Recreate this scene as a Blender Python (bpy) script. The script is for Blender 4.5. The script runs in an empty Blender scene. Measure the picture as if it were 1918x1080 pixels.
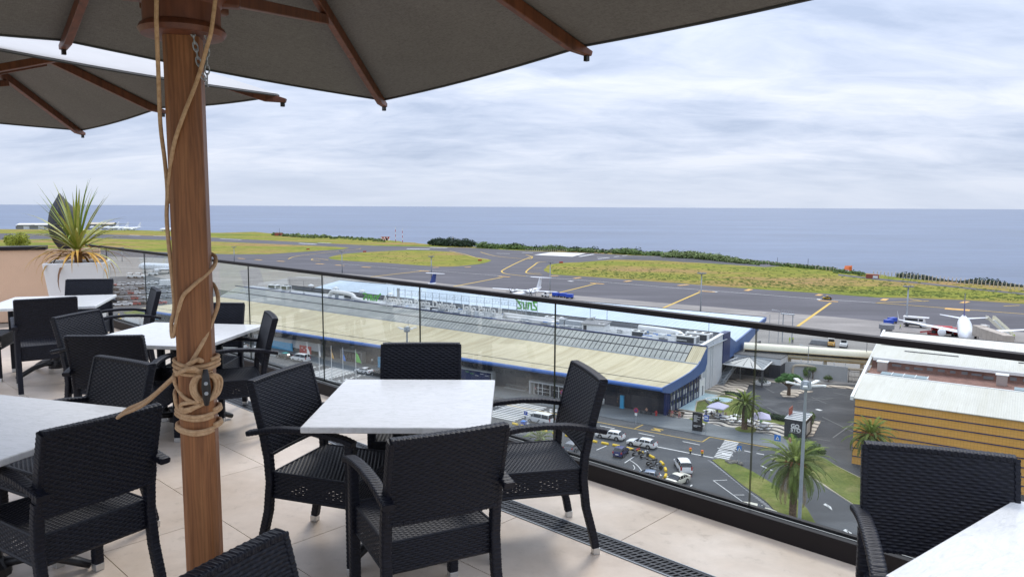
import bpy, bmesh, math, random
from mathutils import Vector, Matrix
random.seed(7)
R = math.radians
sc = bpy.context.scene
C = sc.collection

# ------------------------------------------------------------------ camera
CAM_Z = 38.0          # eye height above the airfield; the terrace floor lies 1.75 m below it
FLOOR = CAM_Z - 1.75
TILT = math.atan(156 / 1400.0)
ROLL = 0.0047
cam_d = bpy.data.cameras.new('camera'); cam = bpy.data.objects.new('camera', cam_d); C.objects.link(cam)
cam_d.sensor_width = 36.0; cam_d.lens = 36.0 * 1400 / 1918
cam_d.clip_start = 0.05; cam_d.clip_end = 120000
cam.matrix_world = (Matrix.Translation((0, 0, CAM_Z)) @ Matrix.Rotation(math.pi / 2 - TILT, 4, 'X') @ Matrix.Rotation(ROLL, 4, 'Z'))
sc.camera = cam
sc.view_settings.view_transform = 'Standard'; sc.view_settings.look = 'None'
sc.view_settings.gamma = 1.0; sc.view_settings.use_curve_mapping = False
sc.view_settings.exposure = 0.30
sc.render.engine = 'CYCLES'
try:
    sc.cycles.use_denoising = True
    sc.cycles.max_bounces = 8; sc.cycles.transparent_max_bounces = 16
    sc.cycles.sample_clamp_indirect = 4.0
except Exception:
    pass

# ------------------------------------------------------------------ sky and sun (overcast)
SUN_EL, SUN_AZ = R(52), R(16)          # azimuth measured from +Y towards +X
wd = bpy.data.worlds.new('World'); sc.world = wd; wd.use_nodes = True
nt = wd.node_tree; nt.nodes.clear()
def N(t, **k):
    n = nt.nodes.new(t)
    for a, b in k.items(): setattr(n, a, b)
    return n
def LK(a, b): nt.links.new(a, b)
def mathn(op, a, b=None, clamp=False):
    n = N('ShaderNodeMath', operation=op); n.use_clamp = clamp
    for i, x in enumerate((a, b)):
        if x is None: continue
        if hasattr(x, 'is_linked'): LK(x, n.inputs[i])
        else: n.inputs[i].default_value = x
    return n.outputs[0]
tc = N('ShaderNodeTexCoord'); sep = N('ShaderNodeSeparateXYZ'); LK(tc.outputs['Generated'], sep.inputs[0])
up = mathn('MAXIMUM', sep.outputs[2], 0.0)
den = mathn('ADD', up, 0.19)
px_ = mathn('DIVIDE', sep.outputs[0], den); py_ = mathn('DIVIDE', sep.outputs[1], den)
comb = N('ShaderNodeCombineXYZ'); LK(px_, comb.inputs[0]); LK(py_, comb.inputs[1])
mp = N('ShaderNodeMapping'); LK(comb.outputs[0], mp.inputs[0]); mp.inputs['Rotation'].default_value = (0, 0, R(-14)); mp.inputs['Scale'].default_value = (0.75, 1.35, 1); mp.inputs['Location'].default_value = (3.3, 1.7, 0)
n1 = N('ShaderNodeTexNoise'); LK(mp.outputs[0], n1.inputs['Vector']); n1.inputs['Scale'].default_value = 1.05; n1.inputs['Detail'].default_value = 7; n1.inputs['Roughness'].default_value = 0.56; n1.inputs['Distortion'].default_value = 0.6
n2 = N('ShaderNodeTexNoise'); LK(mp.outputs[0], n2.inputs['Vector']); n2.inputs['Scale'].default_value = 3.4; n2.inputs['Detail'].default_value = 6; n2.inputs['Roughness'].default_value = 0.6; n2.inputs['Distortion'].default_value = 0.9
cl = mathn('ADD', mathn('MULTIPLY', n1.outputs['Fac'], 0.72), mathn('MULTIPLY', n2.outputs['Fac'], 0.28))
ramp = N('ShaderNodeValToRGB'); LK(cl, ramp.inputs[0])
cr = ramp.color_ramp
cr.elements[0].position = 0.37; cr.elements[0].color = (0.385, 0.455, 0.605, 1)
cr.elements[1].position = 0.63; cr.elements[1].color = (0.70, 0.735, 0.835, 1)
e = cr.elements.new(0.46); e.color = (0.49, 0.555, 0.70, 1)
e = cr.elements.new(0.54); e.color = (0.585, 0.64, 0.77, 1)
# pale band close to the horizon where the layers of cloud merge
hor = N('ShaderNodeMapRange'); LK(up, hor.inputs[0]); hor.inputs[1].default_value = 0.0; hor.inputs[2].default_value = 0.085; hor.inputs[3].default_value = 0.75; hor.inputs[4].default_value = 0.0; hor.interpolation_type = 'SMOOTHSTEP'
mixh = N('ShaderNodeMixRGB'); LK(hor.outputs[0], mixh.inputs[0]); LK(ramp.outputs[0], mixh.inputs[1]); mixh.inputs[2].default_value = (0.575, 0.64, 0.765, 1)
# an overcast sky is brighter towards the zenith
gain = mathn('ADD', mathn('MULTIPLY', mathn('POWER', up, 1.3), 1.45), 1.0)
sky = N('ShaderNodeTexSky'); sky.sky_type = 'NISHITA'; sky.sun_disc = False; sky.sun_elevation = SUN_EL; sky.sun_rotation = SUN_AZ
bgA = N('ShaderNodeBackground'); LK(sky.outputs[0], bgA.inputs[0]); bgA.inputs[1].default_value = 0.08
bgB = N('ShaderNodeBackground'); LK(mixh.outputs[0], bgB.inputs[0]); LK(gain, bgB.inputs[1])
mx = N('ShaderNodeMixShader'); mx.inputs[0].default_value = 0.93; LK(bgA.outputs[0], mx.inputs[1]); LK(bgB.outputs[0], mx.inputs[2])
out = N('ShaderNodeOutputWorld'); LK(mx.outputs[0], out.inputs[0])
sun_d = bpy.data.lights.new('sun', 'SUN'); sun_d.energy = 1.35; sun_d.angle = R(16); sun_d.color = (1.0, 0.955, 0.89)
sun = bpy.data.objects.new('sun', sun_d); C.objects.link(sun)
sun.rotation_euler = Vector((-math.sin(SUN_AZ) * math.cos(SUN_EL), -math.cos(SUN_AZ) * math.cos(SUN_EL), -math.sin(SUN_EL))).to_track_quat('-Z', 'Y').to_euler()

# ------------------------------------------------------------------ where things stand: surveying helpers
def ray(px, py):
    u = (px - 959) / 1400.0; v = -(py - 540) / 1400.0
    c, s = math.cos(ROLL), math.sin(ROLL)
    u, v = c * u - s * v, s * u + c * v
    return Vector((u, math.cos(TILT) + v * math.sin(TILT), -math.sin(TILT) + v * math.cos(TILT)))
def P(px, py, z=0.0):                      # the place on the level z seen at that point of the photograph
    d = ray(px, py); t = (z - CAM_Z) / d.z
    return Vector((d.x * t, d.y * t, z))
UA = R(-34.5)                              # the terminal's own axes: u along its front, v away from us
UX, VX = Vector((math.cos(UA), math.sin(UA), 0)), Vector((-math.sin(UA), math.cos(UA), 0))
UO = P(1248, 778, 0)
def W(u, v, z=0.0): return UO + UX * u + VX * v + Vector((0, 0, z))
def UV(p): d = p - UO; return d.dot(UX), d.dot(VX)

# ------------------------------------------------------------------ materials
MATS = {}
def M(name, col, rough=0.6, metal=0.0, var=0.10, scale=2.0, bump=0.0, bscale=40.0, spec=0.5, stretch=(1, 1, 1), world=False, col2=None, detail=5.0):
    if name in MATS: return MATS[name]
    m = bpy.data.materials.new(name); m.use_nodes = True; t = m.node_tree; b = t.nodes['Principled BSDF']
    b.inputs['Roughness'].default_value = rough; b.inputs['Metallic'].default_value = metal
    b.inputs['Specular IOR Level'].default_value = spec
    if world:
        g = t.nodes.new('ShaderNodeNewGeometry'); vec = g.outputs['Position']
    else:
        g = t.nodes.new('ShaderNodeTexCoord'); vec = g.outputs['Object']
    mpn = t.nodes.new('ShaderNodeMapping'); t.links.new(vec, mpn.inputs[0]); mpn.inputs['Scale'].default_value = stretch
    if var > 0 or col2:
        n = t.nodes.new('ShaderNodeTexNoise'); n.inputs['Scale'].default_value = scale; n.inputs['Detail'].default_value = detail; n.inputs['Roughness'].default_value = 0.62
        t.links.new(mpn.outputs[0], n.inputs['Vector'])
        r = t.nodes.new('ShaderNodeValToRGB'); t.links.new(n.outputs['Fac'], r.inputs[0])
        c2 = col2 or tuple(min(1, c * (1 + var)) for c in col); c1 = tuple(c * (1 - var) for c in col) if not col2 else col
        r.color_ramp.elements[0].position = 0.32; r.color_ramp.elements[1].position = 0.68
        r.color_ramp.elements[0].color = (*c1, 1); r.color_ramp.elements[1].color = (*c2, 1)
        t.links.new(r.outputs[0], b.inputs['Base Color'])
    else:
        b.inputs['Base Color'].default_value = (*col, 1)
    if bump > 0:
        n = t.nodes.new('ShaderNodeTexNoise'); n.inputs['Scale'].default_value = bscale; n.inputs['Detail'].default_value = 3
        t.links.new(mpn.outputs[0], n.inputs['Vector'])
        bp = t.nodes.new('ShaderNodeBump'); bp.inputs['Strength'].default_value = bump; bp.inputs['Distance'].default_value = 0.01
        t.links.new(n.outputs['Fac'], bp.inputs['Height']); t.links.new(bp.outputs[0], b.inputs['Normal'])
    MATS[name] = m
    return m
class NT:                                   # small shader-graph helper for the special materials
    def __init__(s, name):
        s.m = bpy.data.materials.new(name); s.m.use_nodes = True; s.t = s.m.node_tree; s.b = s.t.nodes['Principled BSDF']; MATS[name] = s.m
        g = s.t.nodes.new('ShaderNodeNewGeometry'); s.pos = g.outputs['Position']
        o = s.t.nodes.new('ShaderNodeTexCoord'); s.obj = o.outputs['Object']
    def map(s, vec, sc_=(1, 1, 1), rot=0.0, loc=(0, 0, 0)):
        n = s.t.nodes.new('ShaderNodeMapping'); s.t.links.new(vec, n.inputs[0]); n.inputs['Scale'].default_value = sc_; n.inputs['Rotation'].default_value = (0, 0, rot); n.inputs['Location'].default_value = loc; return n.outputs[0]
    def noise(s, vec, scale, detail=5, rough=0.6, dist=0.0):
        n = s.t.nodes.new('ShaderNodeTexNoise'); s.t.links.new(vec, n.inputs['Vector']); n.inputs['Scale'].default_value = scale; n.inputs['Detail'].default_value = detail; n.inputs['Roughness'].default_value = rough; n.inputs['Distortion'].default_value = dist; return n.outputs['Fac']
    def wave(s, vec, scale, dist=0.0, detail=2.0, dscale=1.0, direction='X', profile='SIN'):
        n = s.t.nodes.new('ShaderNodeTexWave'); s.t.links.new(vec, n.inputs['Vector']); n.bands_direction = direction; n.wave_profile = profile
        n.inputs['Scale'].default_value = scale; n.inputs['Distortion'].default_value = dist; n.inputs['Detail'].default_value = detail; n.inputs['Detail Scale'].default_value = dscale; return n.outputs['Fac']
    def ramp(s, fac, stops):
        n = s.t.nodes.new('ShaderNodeValToRGB'); s.t.links.new(fac, n.inputs[0]); c = n.color_ramp
        while len(c.elements) > 2: c.elements.remove(c.elements[-1])
        c.elements[0].position, c.elements[1].position = stops[0][0], stops[-1][0]
        c.elements[0].color, c.elements[1].color = (*stops[0][1], 1), (*stops[-1][1], 1)
        for p, col in stops[1:-1]:
            e = c.elements.new(p); e.color = (*col, 1)
        return n.outputs[0]
    def mix(s, fac, a, b, mode='MIX'):
        n = s.t.nodes.new('ShaderNodeMixRGB'); n.blend_type = mode
        for i, x in enumerate((fac, a, b)):
            if hasattr(x, 'is_linked'): s.t.links.new(x, n.inputs[i])
            else: n.inputs[i].default_value = x if i == 0 else (*x, 1)
        return n.outputs[0]
    def col(s, x): s.t.links.new(x, s.b.inputs['Base Color'])
    def bump(s, h, strength=0.3, dist=0.01):
        n = s.t.nodes.new('ShaderNodeBump'); n.inputs['Strength'].default_value = strength; n.inputs['Distance'].default_value = dist; s.t.links.new(h, n.inputs['Height']); s.t.links.new(n.outputs[0], s.b.inputs['Normal'])
    def set(s, **k):
        for a, v in k.items(): s.b.inputs[a.replace('_', ' ')].default_value = v
        return s.m

# sea
q = NT('sea_water'); q.set(Roughness=0.32)
v1 = q.map(q.pos, (0.0009, 0.0030, 1), R(4)); f1 = q.noise(v1, 1.0, 6, 0.62)
v2 = q.map(q.pos, (0.012, 0.035, 1)); f2 = q.noise(v2, 1.0, 5, 0.7)
c_ = q.ramp(f1, [(0.33, (0.050, 0.088, 0.162)), (0.52, (0.072, 0.118, 0.208)), (0.68, (0.108, 0.165, 0.268))])
c2_ = q.ramp(f2, [(0.35, (0.80, 0.82, 0.84)), (0.7, (1.18, 1.16, 1.14))])
q.col(q.mix(1.0, c_, c2_, 'MULTIPLY')); q.bump(f2, 0.55, 3.0); q.b.inputs['Specular IOR Level'].default_value = 0.42
# grass of the airfield: olive green with dry orange-brown swathes and dark tufts
q = NT('airfield_grass'); q.set(Roughness=0.95); q.b.inputs['Specular IOR Level'].default_value = 0.1
a1 = q.noise(q.map(q.pos, (0.008, 0.020, 1), R(-35)), 1.0, 6, 0.6); a2 = q.noise(q.map(q.pos, (0.10, 0.22, 1), R(-35)), 1.0, 5, 0.65); a3 = q.noise(q.map(q.pos, (0.6, 0.9, 1)), 1.0, 4, 0.7)
g1 = q.ramp(a1, [(0.34, (0.160, 0.192, 0.034)), (0.46, (0.232, 0.236, 0.040)), (0.56, (0.285, 0.230, 0.060)), (0.65, (0.33, 0.212, 0.092))])
g2 = q.ramp(a2, [(0.36, (0.38, 0.52, 0.40)), (0.46, (0.92, 0.95, 0.92)), (0.7, (1.14, 1.10, 1.05))])
g3 = q.ramp(a3, [(0.3, (0.72, 0.74, 0.70)), (0.6, (1.1, 1.1, 1.1))])
q.col(q.mix(1.0, q.mix(1.0, g1, g2, 'MULTIPLY'), g3, 'MULTIPLY'))
# lawn near the road
q = NT('lawn_grass'); q.set(Roughness=0.95); q.b.inputs['Specular IOR Level'].default_value = 0.1
a1 = q.noise(q.map(q.pos, (0.25, 0.25, 1)), 1.0, 5, 0.65); a2 = q.noise(q.pos, 2.6, 4, 0.7)
q.col(q.mix(1.0, q.ramp(a1, [(0.32, (0.105, 0.140, 0.038)), (0.5, (0.160, 0.185, 0.052)), (0.68, (0.235, 0.225, 0.085))]), q.ramp(a2, [(0.3, (0.7, 0.7, 0.7)), (0.65, (1.15, 1.15, 1.1))]), 'MULTIPLY')); q.bump(a2, 0.5, 0.05)
# asphalts
def asphalt(name, base, streak, sc_=1.0, patch=None):
    q = NT(name); q.set(Roughness=0.85)
    a1 = q.noise(q.map(q.pos, (0.022 * sc_, 0.075 * sc_, 1), -UA), 1.0, 6, 0.62); a2 = q.noise(q.pos, 0.9 * sc_, 4, 0.7); a3 = q.noise(q.map(q.pos, (0.05 * sc_, 0.05 * sc_, 1)), 1.0, 3, 0.5)
    c = q.ramp(a1, [(0.34, tuple(x * 0.80 for x in base)), (0.52, base), (0.68, streak)])
    c = q.mix(1.0, c, q.ramp(a2, [(0.3, (0.9, 0.9, 0.9)), (0.7, (1.1, 1.1, 1.1))]), 'MULTIPLY')
    if patch: c = q.mix(q.ramp(a3, [(0.56, (0, 0, 0)), (0.70, (0.75, 0.75, 0.75))]), c, patch)
    q.col(c); return q.m
asphalt('taxiway_asphalt', (0.078, 0.075, 0.086), (0.108, 0.104, 0.116), 1.0)
asphalt('apron_concrete', (0.255, 0.235, 0.215), (0.32, 0.297, 0.272), 1.6, (0.185, 0.168, 0.155))
asphalt('road_asphalt', (0.066, 0.070, 0.076), (0.092, 0.097, 0.103), 3.0)
asphalt('yard_asphalt', (0.045, 0.047, 0.053), (0.078, 0.08, 0.086), 3.0, (0.10, 0.10, 0.105))
asphalt('sidewalk_paving', (0.150, 0.165, 0.172), (0.185, 0.20, 0.207), 5.0)
# black and white wave mosaic of the cafe terrace
def waves(name, white, black, period, duty, rot, amp=0.55, length=4.6):
    q = NT(name); q.set(Roughness=0.8); t = q.t
    sp = t.nodes.new('ShaderNodeSeparateXYZ'); t.links.new(q.map(q.pos, (1, 1, 1), rot), sp.inputs[0])
    def mt(op, a, b):
        n = t.nodes.new('ShaderNodeMath'); n.operation = op
        for i, x in enumerate((a, b)):
            if x is None: continue
            if hasattr(x, 'is_linked'): t.links.new(x, n.inputs[i])
            else: n.inputs[i].default_value = x
        return n.outputs[0]
    y = mt('ADD', sp.outputs[1], mt('MULTIPLY', mt('SINE', mt('MULTIPLY', sp.outputs[0], math.tau / length), None), amp))
    w = mt('SINE', mt('MULTIPLY', y, math.tau / period), None); f = q.noise(q.pos, 3.0, 3, 0.6)
    q.col(q.mix(1.0, q.ramp(mt('ADD', mt('MULTIPLY', w, 0.5), 0.5), [(duty - 0.04, black), (duty + 0.04, white)]), q.ramp(f, [(0.3, (0.82, 0.82, 0.82)), (0.7, (1.1, 1.1, 1.1))]), 'MULTIPLY')); return q.m
waves('wave_mosaic', (0.60, 0.545, 0.46), (0.045, 0.04, 0.042), 1.9, 0.36, -UA)
waves('wave_mosaic_beige', (0.55, 0.47, 0.37), (0.16, 0.13, 0.11), 2.2, 0.30, -UA, 0.5, 3.6)
# terrace tiles
q = NT('beige_tile'); q.set(Roughness=0.42)
a1 = q.noise(q.pos, 1.7, 7, 0.66, 0.5); a2 = q.noise(q.pos, 11.0, 6, 0.72); a3 = q.noise(q.pos, 60, 3, 0.6)
oi = q.t.nodes.new('ShaderNodeObjectInfo')
c = q.mix(q.ramp(a1, [(0.36, (0, 0, 0)), (0.66, (1, 1, 1))]), (0.56, 0.455, 0.355), (0.68, 0.58, 0.48))
c = q.mix(1.0, c, q.ramp(a2, [(0.26, (0.74, 0.71, 0.67)), (0.42, (0.97, 0.965, 0.96)), (0.75, (1.06, 1.05, 1.04))]), 'MULTIPLY')
c = q.mix(1.0, c, q.ramp(oi.outputs['Random'], [(0, (0.95, 0.945, 0.94)), (1, (1.03, 1.03, 1.03))]), 'MULTIPLY'); q.col(c); q.bump(a3, 0.06, 0.002)
# marble of the tables
q = NT('white_marble'); q.set(Roughness=0.22)
a1 = q.noise(q.map(q.obj, (1.2, 4.5, 1), R(35)), 3.0, 8, 0.72, 1.6); a2 = q.noise(q.map(q.obj, (2, 6, 1), R(35)), 9.0, 6, 0.7, 0.8)
c = q.mix(1.0, q.ramp(a1, [(0.40, (0.76, 0.76, 0.745)), (0.495, (0.69, 0.695, 0.68)), (0.53, (0.755, 0.755, 0.745))]), q.ramp(a2, [(0.34, (0.88, 0.885, 0.87)), (0.5, (1, 1, 1))]), 'MULTIPLY'); q.col(c)
# synthetic rattan
q = NT('black_rattan'); q.set(Roughness=0.46); a1 = q.noise(q.obj, 60, 3, 0.6)
q.col(q.ramp(a1, [(0.3, (0.0040, 0.0046, 0.0085)), (0.7, (0.0095, 0.011, 0.020))])); q.b.inputs['Specular IOR Level'].default_value = 0.27
# teak
q = NT('teak_wood'); q.set(Roughness=0.5)
a1 = q.noise(q.map(q.obj, (14, 14, 0.9)), 2.2, 7, 0.65, 1.2); a2 = q.wave(q.map(q.obj, (1, 1, 0.06)), 30, 9.0, 4.0, 2.2, 'X')
c = q.ramp(a1, [(0.30, (0.145, 0.052, 0.016)), (0.5, (0.255, 0.100, 0.033)), (0.72, (0.34, 0.148, 0.052))])
q.col(q.mix(1.0, c, q.ramp(a2, [(0.1, (0.86, 0.84, 0.81)), (0.6, (1.06, 1.06, 1.06))]), 'MULTIPLY')); q.bump(a1, 0.15, 0.002)
q = NT('dark_teak_wood'); q.set(Roughness=0.5); a1 = q.noise(q.map(q.obj, (12, 12, 1.2)), 2.4, 6, 0.6, 0.8)
q.col(q.ramp(a1, [(0.3, (0.075, 0.024, 0.013)), (0.7, (0.19, 0.062, 0.030))]))
# rope
q = NT('tan_rope'); q.set(Roughness=0.9); a1 = q.noise(q.obj, 90, 3, 0.6); q.col(q.ramp(a1, [(0.3, (0.42, 0.255, 0.135)), (0.7, (0.60, 0.405, 0.24))])); q.bump(a1, 0.5, 0.002)
# cream parasol cloth; the shade on its underside is put into a darker colour
q = NT('shaded_cream_cloth'); q.set(Roughness=0.92); q.b.inputs['Specular IOR Level'].default_value = 0.1
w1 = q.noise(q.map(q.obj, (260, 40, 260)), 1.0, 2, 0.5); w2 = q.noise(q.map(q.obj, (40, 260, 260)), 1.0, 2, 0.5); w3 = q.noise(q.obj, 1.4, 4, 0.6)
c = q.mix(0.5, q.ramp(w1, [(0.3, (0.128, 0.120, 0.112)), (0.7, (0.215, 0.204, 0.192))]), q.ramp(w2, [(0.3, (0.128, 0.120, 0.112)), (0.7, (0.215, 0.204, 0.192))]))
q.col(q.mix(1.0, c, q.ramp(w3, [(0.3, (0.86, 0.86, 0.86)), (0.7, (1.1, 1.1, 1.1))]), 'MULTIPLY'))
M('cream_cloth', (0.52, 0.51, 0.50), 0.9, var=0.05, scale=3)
M('peach_render', (0.66, 0.445, 0.305), 0.9, var=0.06, scale=1.2, bump=0.35, bscale=70)
# metal roofs with fine ribs (running up the slope, across u)
def ribbed(name, c1, c2, period, stain, rough=0.55, axis='X', strength=0.35):
    q = NT(name); q.set(Roughness=rough)
    w = q.wave(q.map(q.obj, (1, 1, 1)), math.tau / period / 20 * 1.0, 0.0, 0, 1, axis); st = q.noise(q.map(q.obj, (0.9, 0.05, 0.05)), 1.0, 6, 0.65); st2 = q.noise(q.map(q.obj, (0.08, 0.12, 0.1)), 1.0, 4, 0.6)
    c = q.ramp(w, [(0.15, c2), (0.6, c1)])
    c = q.mix(1.0, c, q.ramp(st, [(0.32, stain), (0.56, (1, 1, 1)), (0.72, (1.06, 1.06, 1.05))]), 'MULTIPLY')
    c = q.mix(1.0, c, q.ramp(st2, [(0.32, (0.93, 0.92, 0.90)), (0.65, (1.03, 1.03, 1.03))]), 'MULTIPLY')
    st3 = q.noise(q.map(q.obj, (1.6, 0.18, 0.18), 0, (7, 3, 0)), 1.0, 7, 0.75); c = q.mix(1.0, c, q.ramp(st3, [(0.30, (0.80, 0.785, 0.75)), (0.44, (1, 1, 1)), (0.8, (1.03, 1.03, 1.03))]), 'MULTIPLY')
    q.col(c); q.bump(w, strength, 0.06); return q.m
ribbed('yellow_roof_sheet', (0.555, 0.49, 0.315), (0.46, 0.40, 0.255), 0.40, (0.76, 0.72, 0.62))
ribbed('pale_blue_roof_sheet', (0.50, 0.59, 0.675), (0.455, 0.545, 0.63), 1.2, (0.95, 0.96, 0.97), 0.6)
ribbed('white_roof_sheet', (0.63, 0.61, 0.54), (0.585, 0.565, 0.50), 0.30, (0.93, 0.92, 0.88))
q = NT('orange_tile_cladding'); q.set(Roughness=0.5)
br = q.t.nodes.new('ShaderNodeTexBrick'); q.t.links.new(q.map(q.obj, (1, 1, 1)), br.inputs['Vector'])
sx = q.t.nodes.new('ShaderNodeSeparateXYZ'); q.t.links.new(q.obj, sx.inputs[0]); cx = q.t.nodes.new('ShaderNodeCombineXYZ'); q.t.links.new(sx.outputs[0], cx.inputs[0]); q.t.links.new(sx.outputs[2], cx.inputs[1]); q.t.links.new(cx.outputs[0], br.inputs['Vector'])
br.offset = 0.0; br.inputs['Scale'].default_value = 1.0; br.inputs['Brick Width'].default_value = 0.40; br.inputs['Row Height'].default_value = 0.40; br.inputs['Mortar Size'].default_value = 0.018
br.inputs['Color1'].default_value = (0.80, 0.42, 0.095, 1); br.inputs['Color2'].default_value = (0.755, 0.385, 0.084, 1); br.inputs['Mortar'].default_value = (0.57, 0.29, 0.066, 1)
q.t.links.new(br.outputs['Color'], q.b.inputs['Base Color'])
# skylight panels, glass, water
q = NT('skylight_glazing'); q.set(Roughness=0.35); a1 = q.noise(q.map(q.obj, (0.3, 0.9, 0.9)), 1.0, 6, 0.65); oi = q.t.nodes.new('ShaderNodeObjectInfo')
c = q.ramp(a1, [(0.3, (0.27, 0.28, 0.255)), (0.7, (0.40, 0.405, 0.37))]); q.col(q.mix(1.0, c, q.ramp(oi.outputs['Random'], [(0, (0.88, 0.89, 0.9)), (1, (1.08, 1.08, 1.06))]), 'MULTIPLY'))
def glass(name, tint, refl, rough=0.02):
    m = bpy.data.materials.new(name); m.use_nodes = True; t = m.node_tree; t.nodes.clear(); MATS[name] = m
    tr = t.nodes.new('ShaderNodeBsdfTransparent'); tr.inputs[0].default_value = (*tint, 1)
    gl = t.nodes.new('ShaderNodeBsdfGlossy'); gl.inputs['Roughness'].default_value = rough; gl.inputs[0].default_value = (0.9, 0.95, 0.95, 1)
    fr = t.nodes.new('ShaderNodeFresnel'); fr.inputs[0].default_value = 1.45
    k = t.nodes.new('ShaderNodeMath'); k.operation = 'MULTIPLY'; t.links.new(fr.outputs[0], k.inputs[0]); k.inputs[1].default_value = refl
    ms = t.nodes.new('ShaderNodeMixShader'); t.links.new(k.outputs[0], ms.inputs[0]); t.links.new(tr.outputs[0], ms.inputs[1]); t.links.new(gl.outputs[0], ms.inputs[2])
    df = t.nodes.new('ShaderNodeBsdfDiffuse'); df.inputs[0].default_value = (0.75, 0.76, 0.76, 1); g = t.nodes.new('ShaderNodeNewGeometry'); nz = t.nodes.new('ShaderNodeTexNoise'); nz.inputs['Scale'].default_value = 3.2; nz.inputs['Detail'].default_value = 8; nz.inputs['Roughness'].default_value = 0.7; t.links.new(g.outputs['Position'], nz.inputs['Vector'])
    mr = t.nodes.new('ShaderNodeMapRange'); t.links.new(nz.outputs['Fac'], mr.inputs[0]); mr.inputs[1].default_value = 0.42; mr.inputs[2].default_value = 0.75; mr.inputs[3].default_value = 0.003; mr.inputs[4].default_value = 0.042
    m2 = t.nodes.new('ShaderNodeMixShader'); t.links.new(mr.outputs[0], m2.inputs[0]); t.links.new(ms.outputs[0], m2.inputs[1]); t.links.new(df.outputs[0], m2.inputs[2])
    o = t.nodes.new('ShaderNodeOutputMaterial'); t.links.new(m2.outputs[0], o.inputs[0]); return m
glass('balustrade_glass', (0.945, 0.962, 0.955), 0.17)
M('glass_edge', (0.010, 0.016, 0.014), 0.4, var=0, spec=0.3)
M('dark_glass', (0.012, 0.016, 0.022), 0.12, var=0, spec=0.6)
M('facade_glass', (0.010, 0.014, 0.026), 0.25, var=0.3, scale=0.5)
M('pool_water', (0.48, 0.64, 0.67), 0.12, var=0.08, scale=0.6)
# plain paints and metals
M('black_metal', (0.012, 0.011, 0.012), 0.45, var=0.1); M('dark_bronze_metal', (0.012, 0.009, 0.010), 0.55, var=0.1, spec=0.3)
M('aluminium', (0.62, 0.62, 0.61), 0.35, 0.8, var=0.05); M('galvanised_steel', (0.36, 0.39, 0.42), 0.5, 0.3, var=0.08)
M('dark_grate', (0.030, 0.032, 0.040), 0.5, var=0.15, scale=30); M('grout', (0.23, 0.195, 0.16), 0.9, var=0.1); M('drain_dark', (0.006, 0.006, 0.006), 0.9, var=0)
M('white_paint', (0.78, 0.78, 0.76), 0.45, var=0.04, scale=1.5); M('white_marking', (0.66, 0.66, 0.64), 0.8, var=0.14, scale=2, world=True)
M('yellow_marking', (0.60, 0.40, 0.075), 0.8, var=0.16, scale=1.5, world=True); M('orange_marking', (0.62, 0.36, 0.10), 0.8, var=0.14, scale=0.8, world=True)
M('grey_render', (0.40, 0.42, 0.435), 0.85, var=0.06, scale=0.8); M('pale_wall', (0.60, 0.63, 0.65), 0.8, var=0.05, scale=0.6)
M('blue_fascia', (0.06, 0.155, 0.44), 0.4, var=0.06, scale=0.4); M('navy_cladding', (0.014, 0.027, 0.115), 0.45, var=0.08, scale=0.5); M('steel_blue_cladding', (0.075, 0.14, 0.32), 0.5, var=0.07, scale=0.5)
M('dark_facade', (0.016, 0.018, 0.030), 0.5, var=0.18, scale=0.4); M('mid_grey', (0.20, 0.205, 0.215), 0.7, var=0.1); M('dark_grey', (0.05, 0.052, 0.057), 0.6, var=0.1)
M('teal_blue_panel', (0.035, 0.33, 0.58), 0.5, var=0.06); M('red_paint', (0.46, 0.03, 0.03), 0.5, var=0.1); M('yellow_paint', (0.78, 0.52, 0.02), 0.5, var=0.08); M('orange_paint', (0.70, 0.16, 0.035), 0.5, var=0.08)
M('blue_paint', (0.025, 0.08, 0.46), 0.4, var=0.08); M('sign_blue', (0.03, 0.19, 0.60), 0.4, var=0.04); M('green_paint', (0.15, 0.50, 0.09), 0.5, var=0.06); M('cyan_paint', (0.10, 0.50, 0.46), 0.35, var=0.04)
M('purple_paint', (0.13, 0.03, 0.17), 0.4, var=0.04); M('lilac_cloth', (0.55, 0.52, 0.66), 0.9, var=0.04); M('kiosk_cladding', (0.055, 0.057, 0.062), 0.6, var=0.1)
M('canopy_glass', (0.25, 0.265, 0.27), 0.3, var=0.1); M('skylight_teal', (0.24, 0.31, 0.33), 0.3, var=0.1); M('tyre_rubber', (0.015, 0.015, 0.016), 0.85, var=0.1); M('faint_marking', (0.22, 0.22, 0.215), 0.85, var=0.25, scale=1.5, world=True); M('lip_metal', (0.30, 0.30, 0.29), 0.5, 0.5, var=0.05); M('rim_metal', (0.35, 0.35, 0.36), 0.4, 0.6, var=0.05); M('tail_light', (0.35, 0.012, 0.012), 0.3, var=0); M('head_light', (0.65, 0.67, 0.70), 0.2, var=0)
M('car_white', (0.76, 0.76, 0.75), 0.28, var=0.02); M('car_cream', (0.74, 0.71, 0.58), 0.28, var=0.02); M('car_navy', (0.028, 0.034, 0.125), 0.25, var=0.03); M('car_grey', (0.20, 0.21, 0.23), 0.3, var=0.03); M('car_black', (0.012, 0.012, 0.014), 0.25, var=0.03); M('car_silver', (0.45, 0.46, 0.48), 0.3, 0.3, var=0.03); M('car_slate', (0.14, 0.19, 0.28), 0.3, var=0.03); M('car_red', (0.36, 0.05, 0.04), 0.3, var=0.03)
M('palm_trunk', (0.135, 0.088, 0.055), 0.95, var=0.35, scale=6, bump=0.8, bscale=14); M('bark', (0.115, 0.078, 0.052), 0.95, var=0.3, scale=5)
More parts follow.
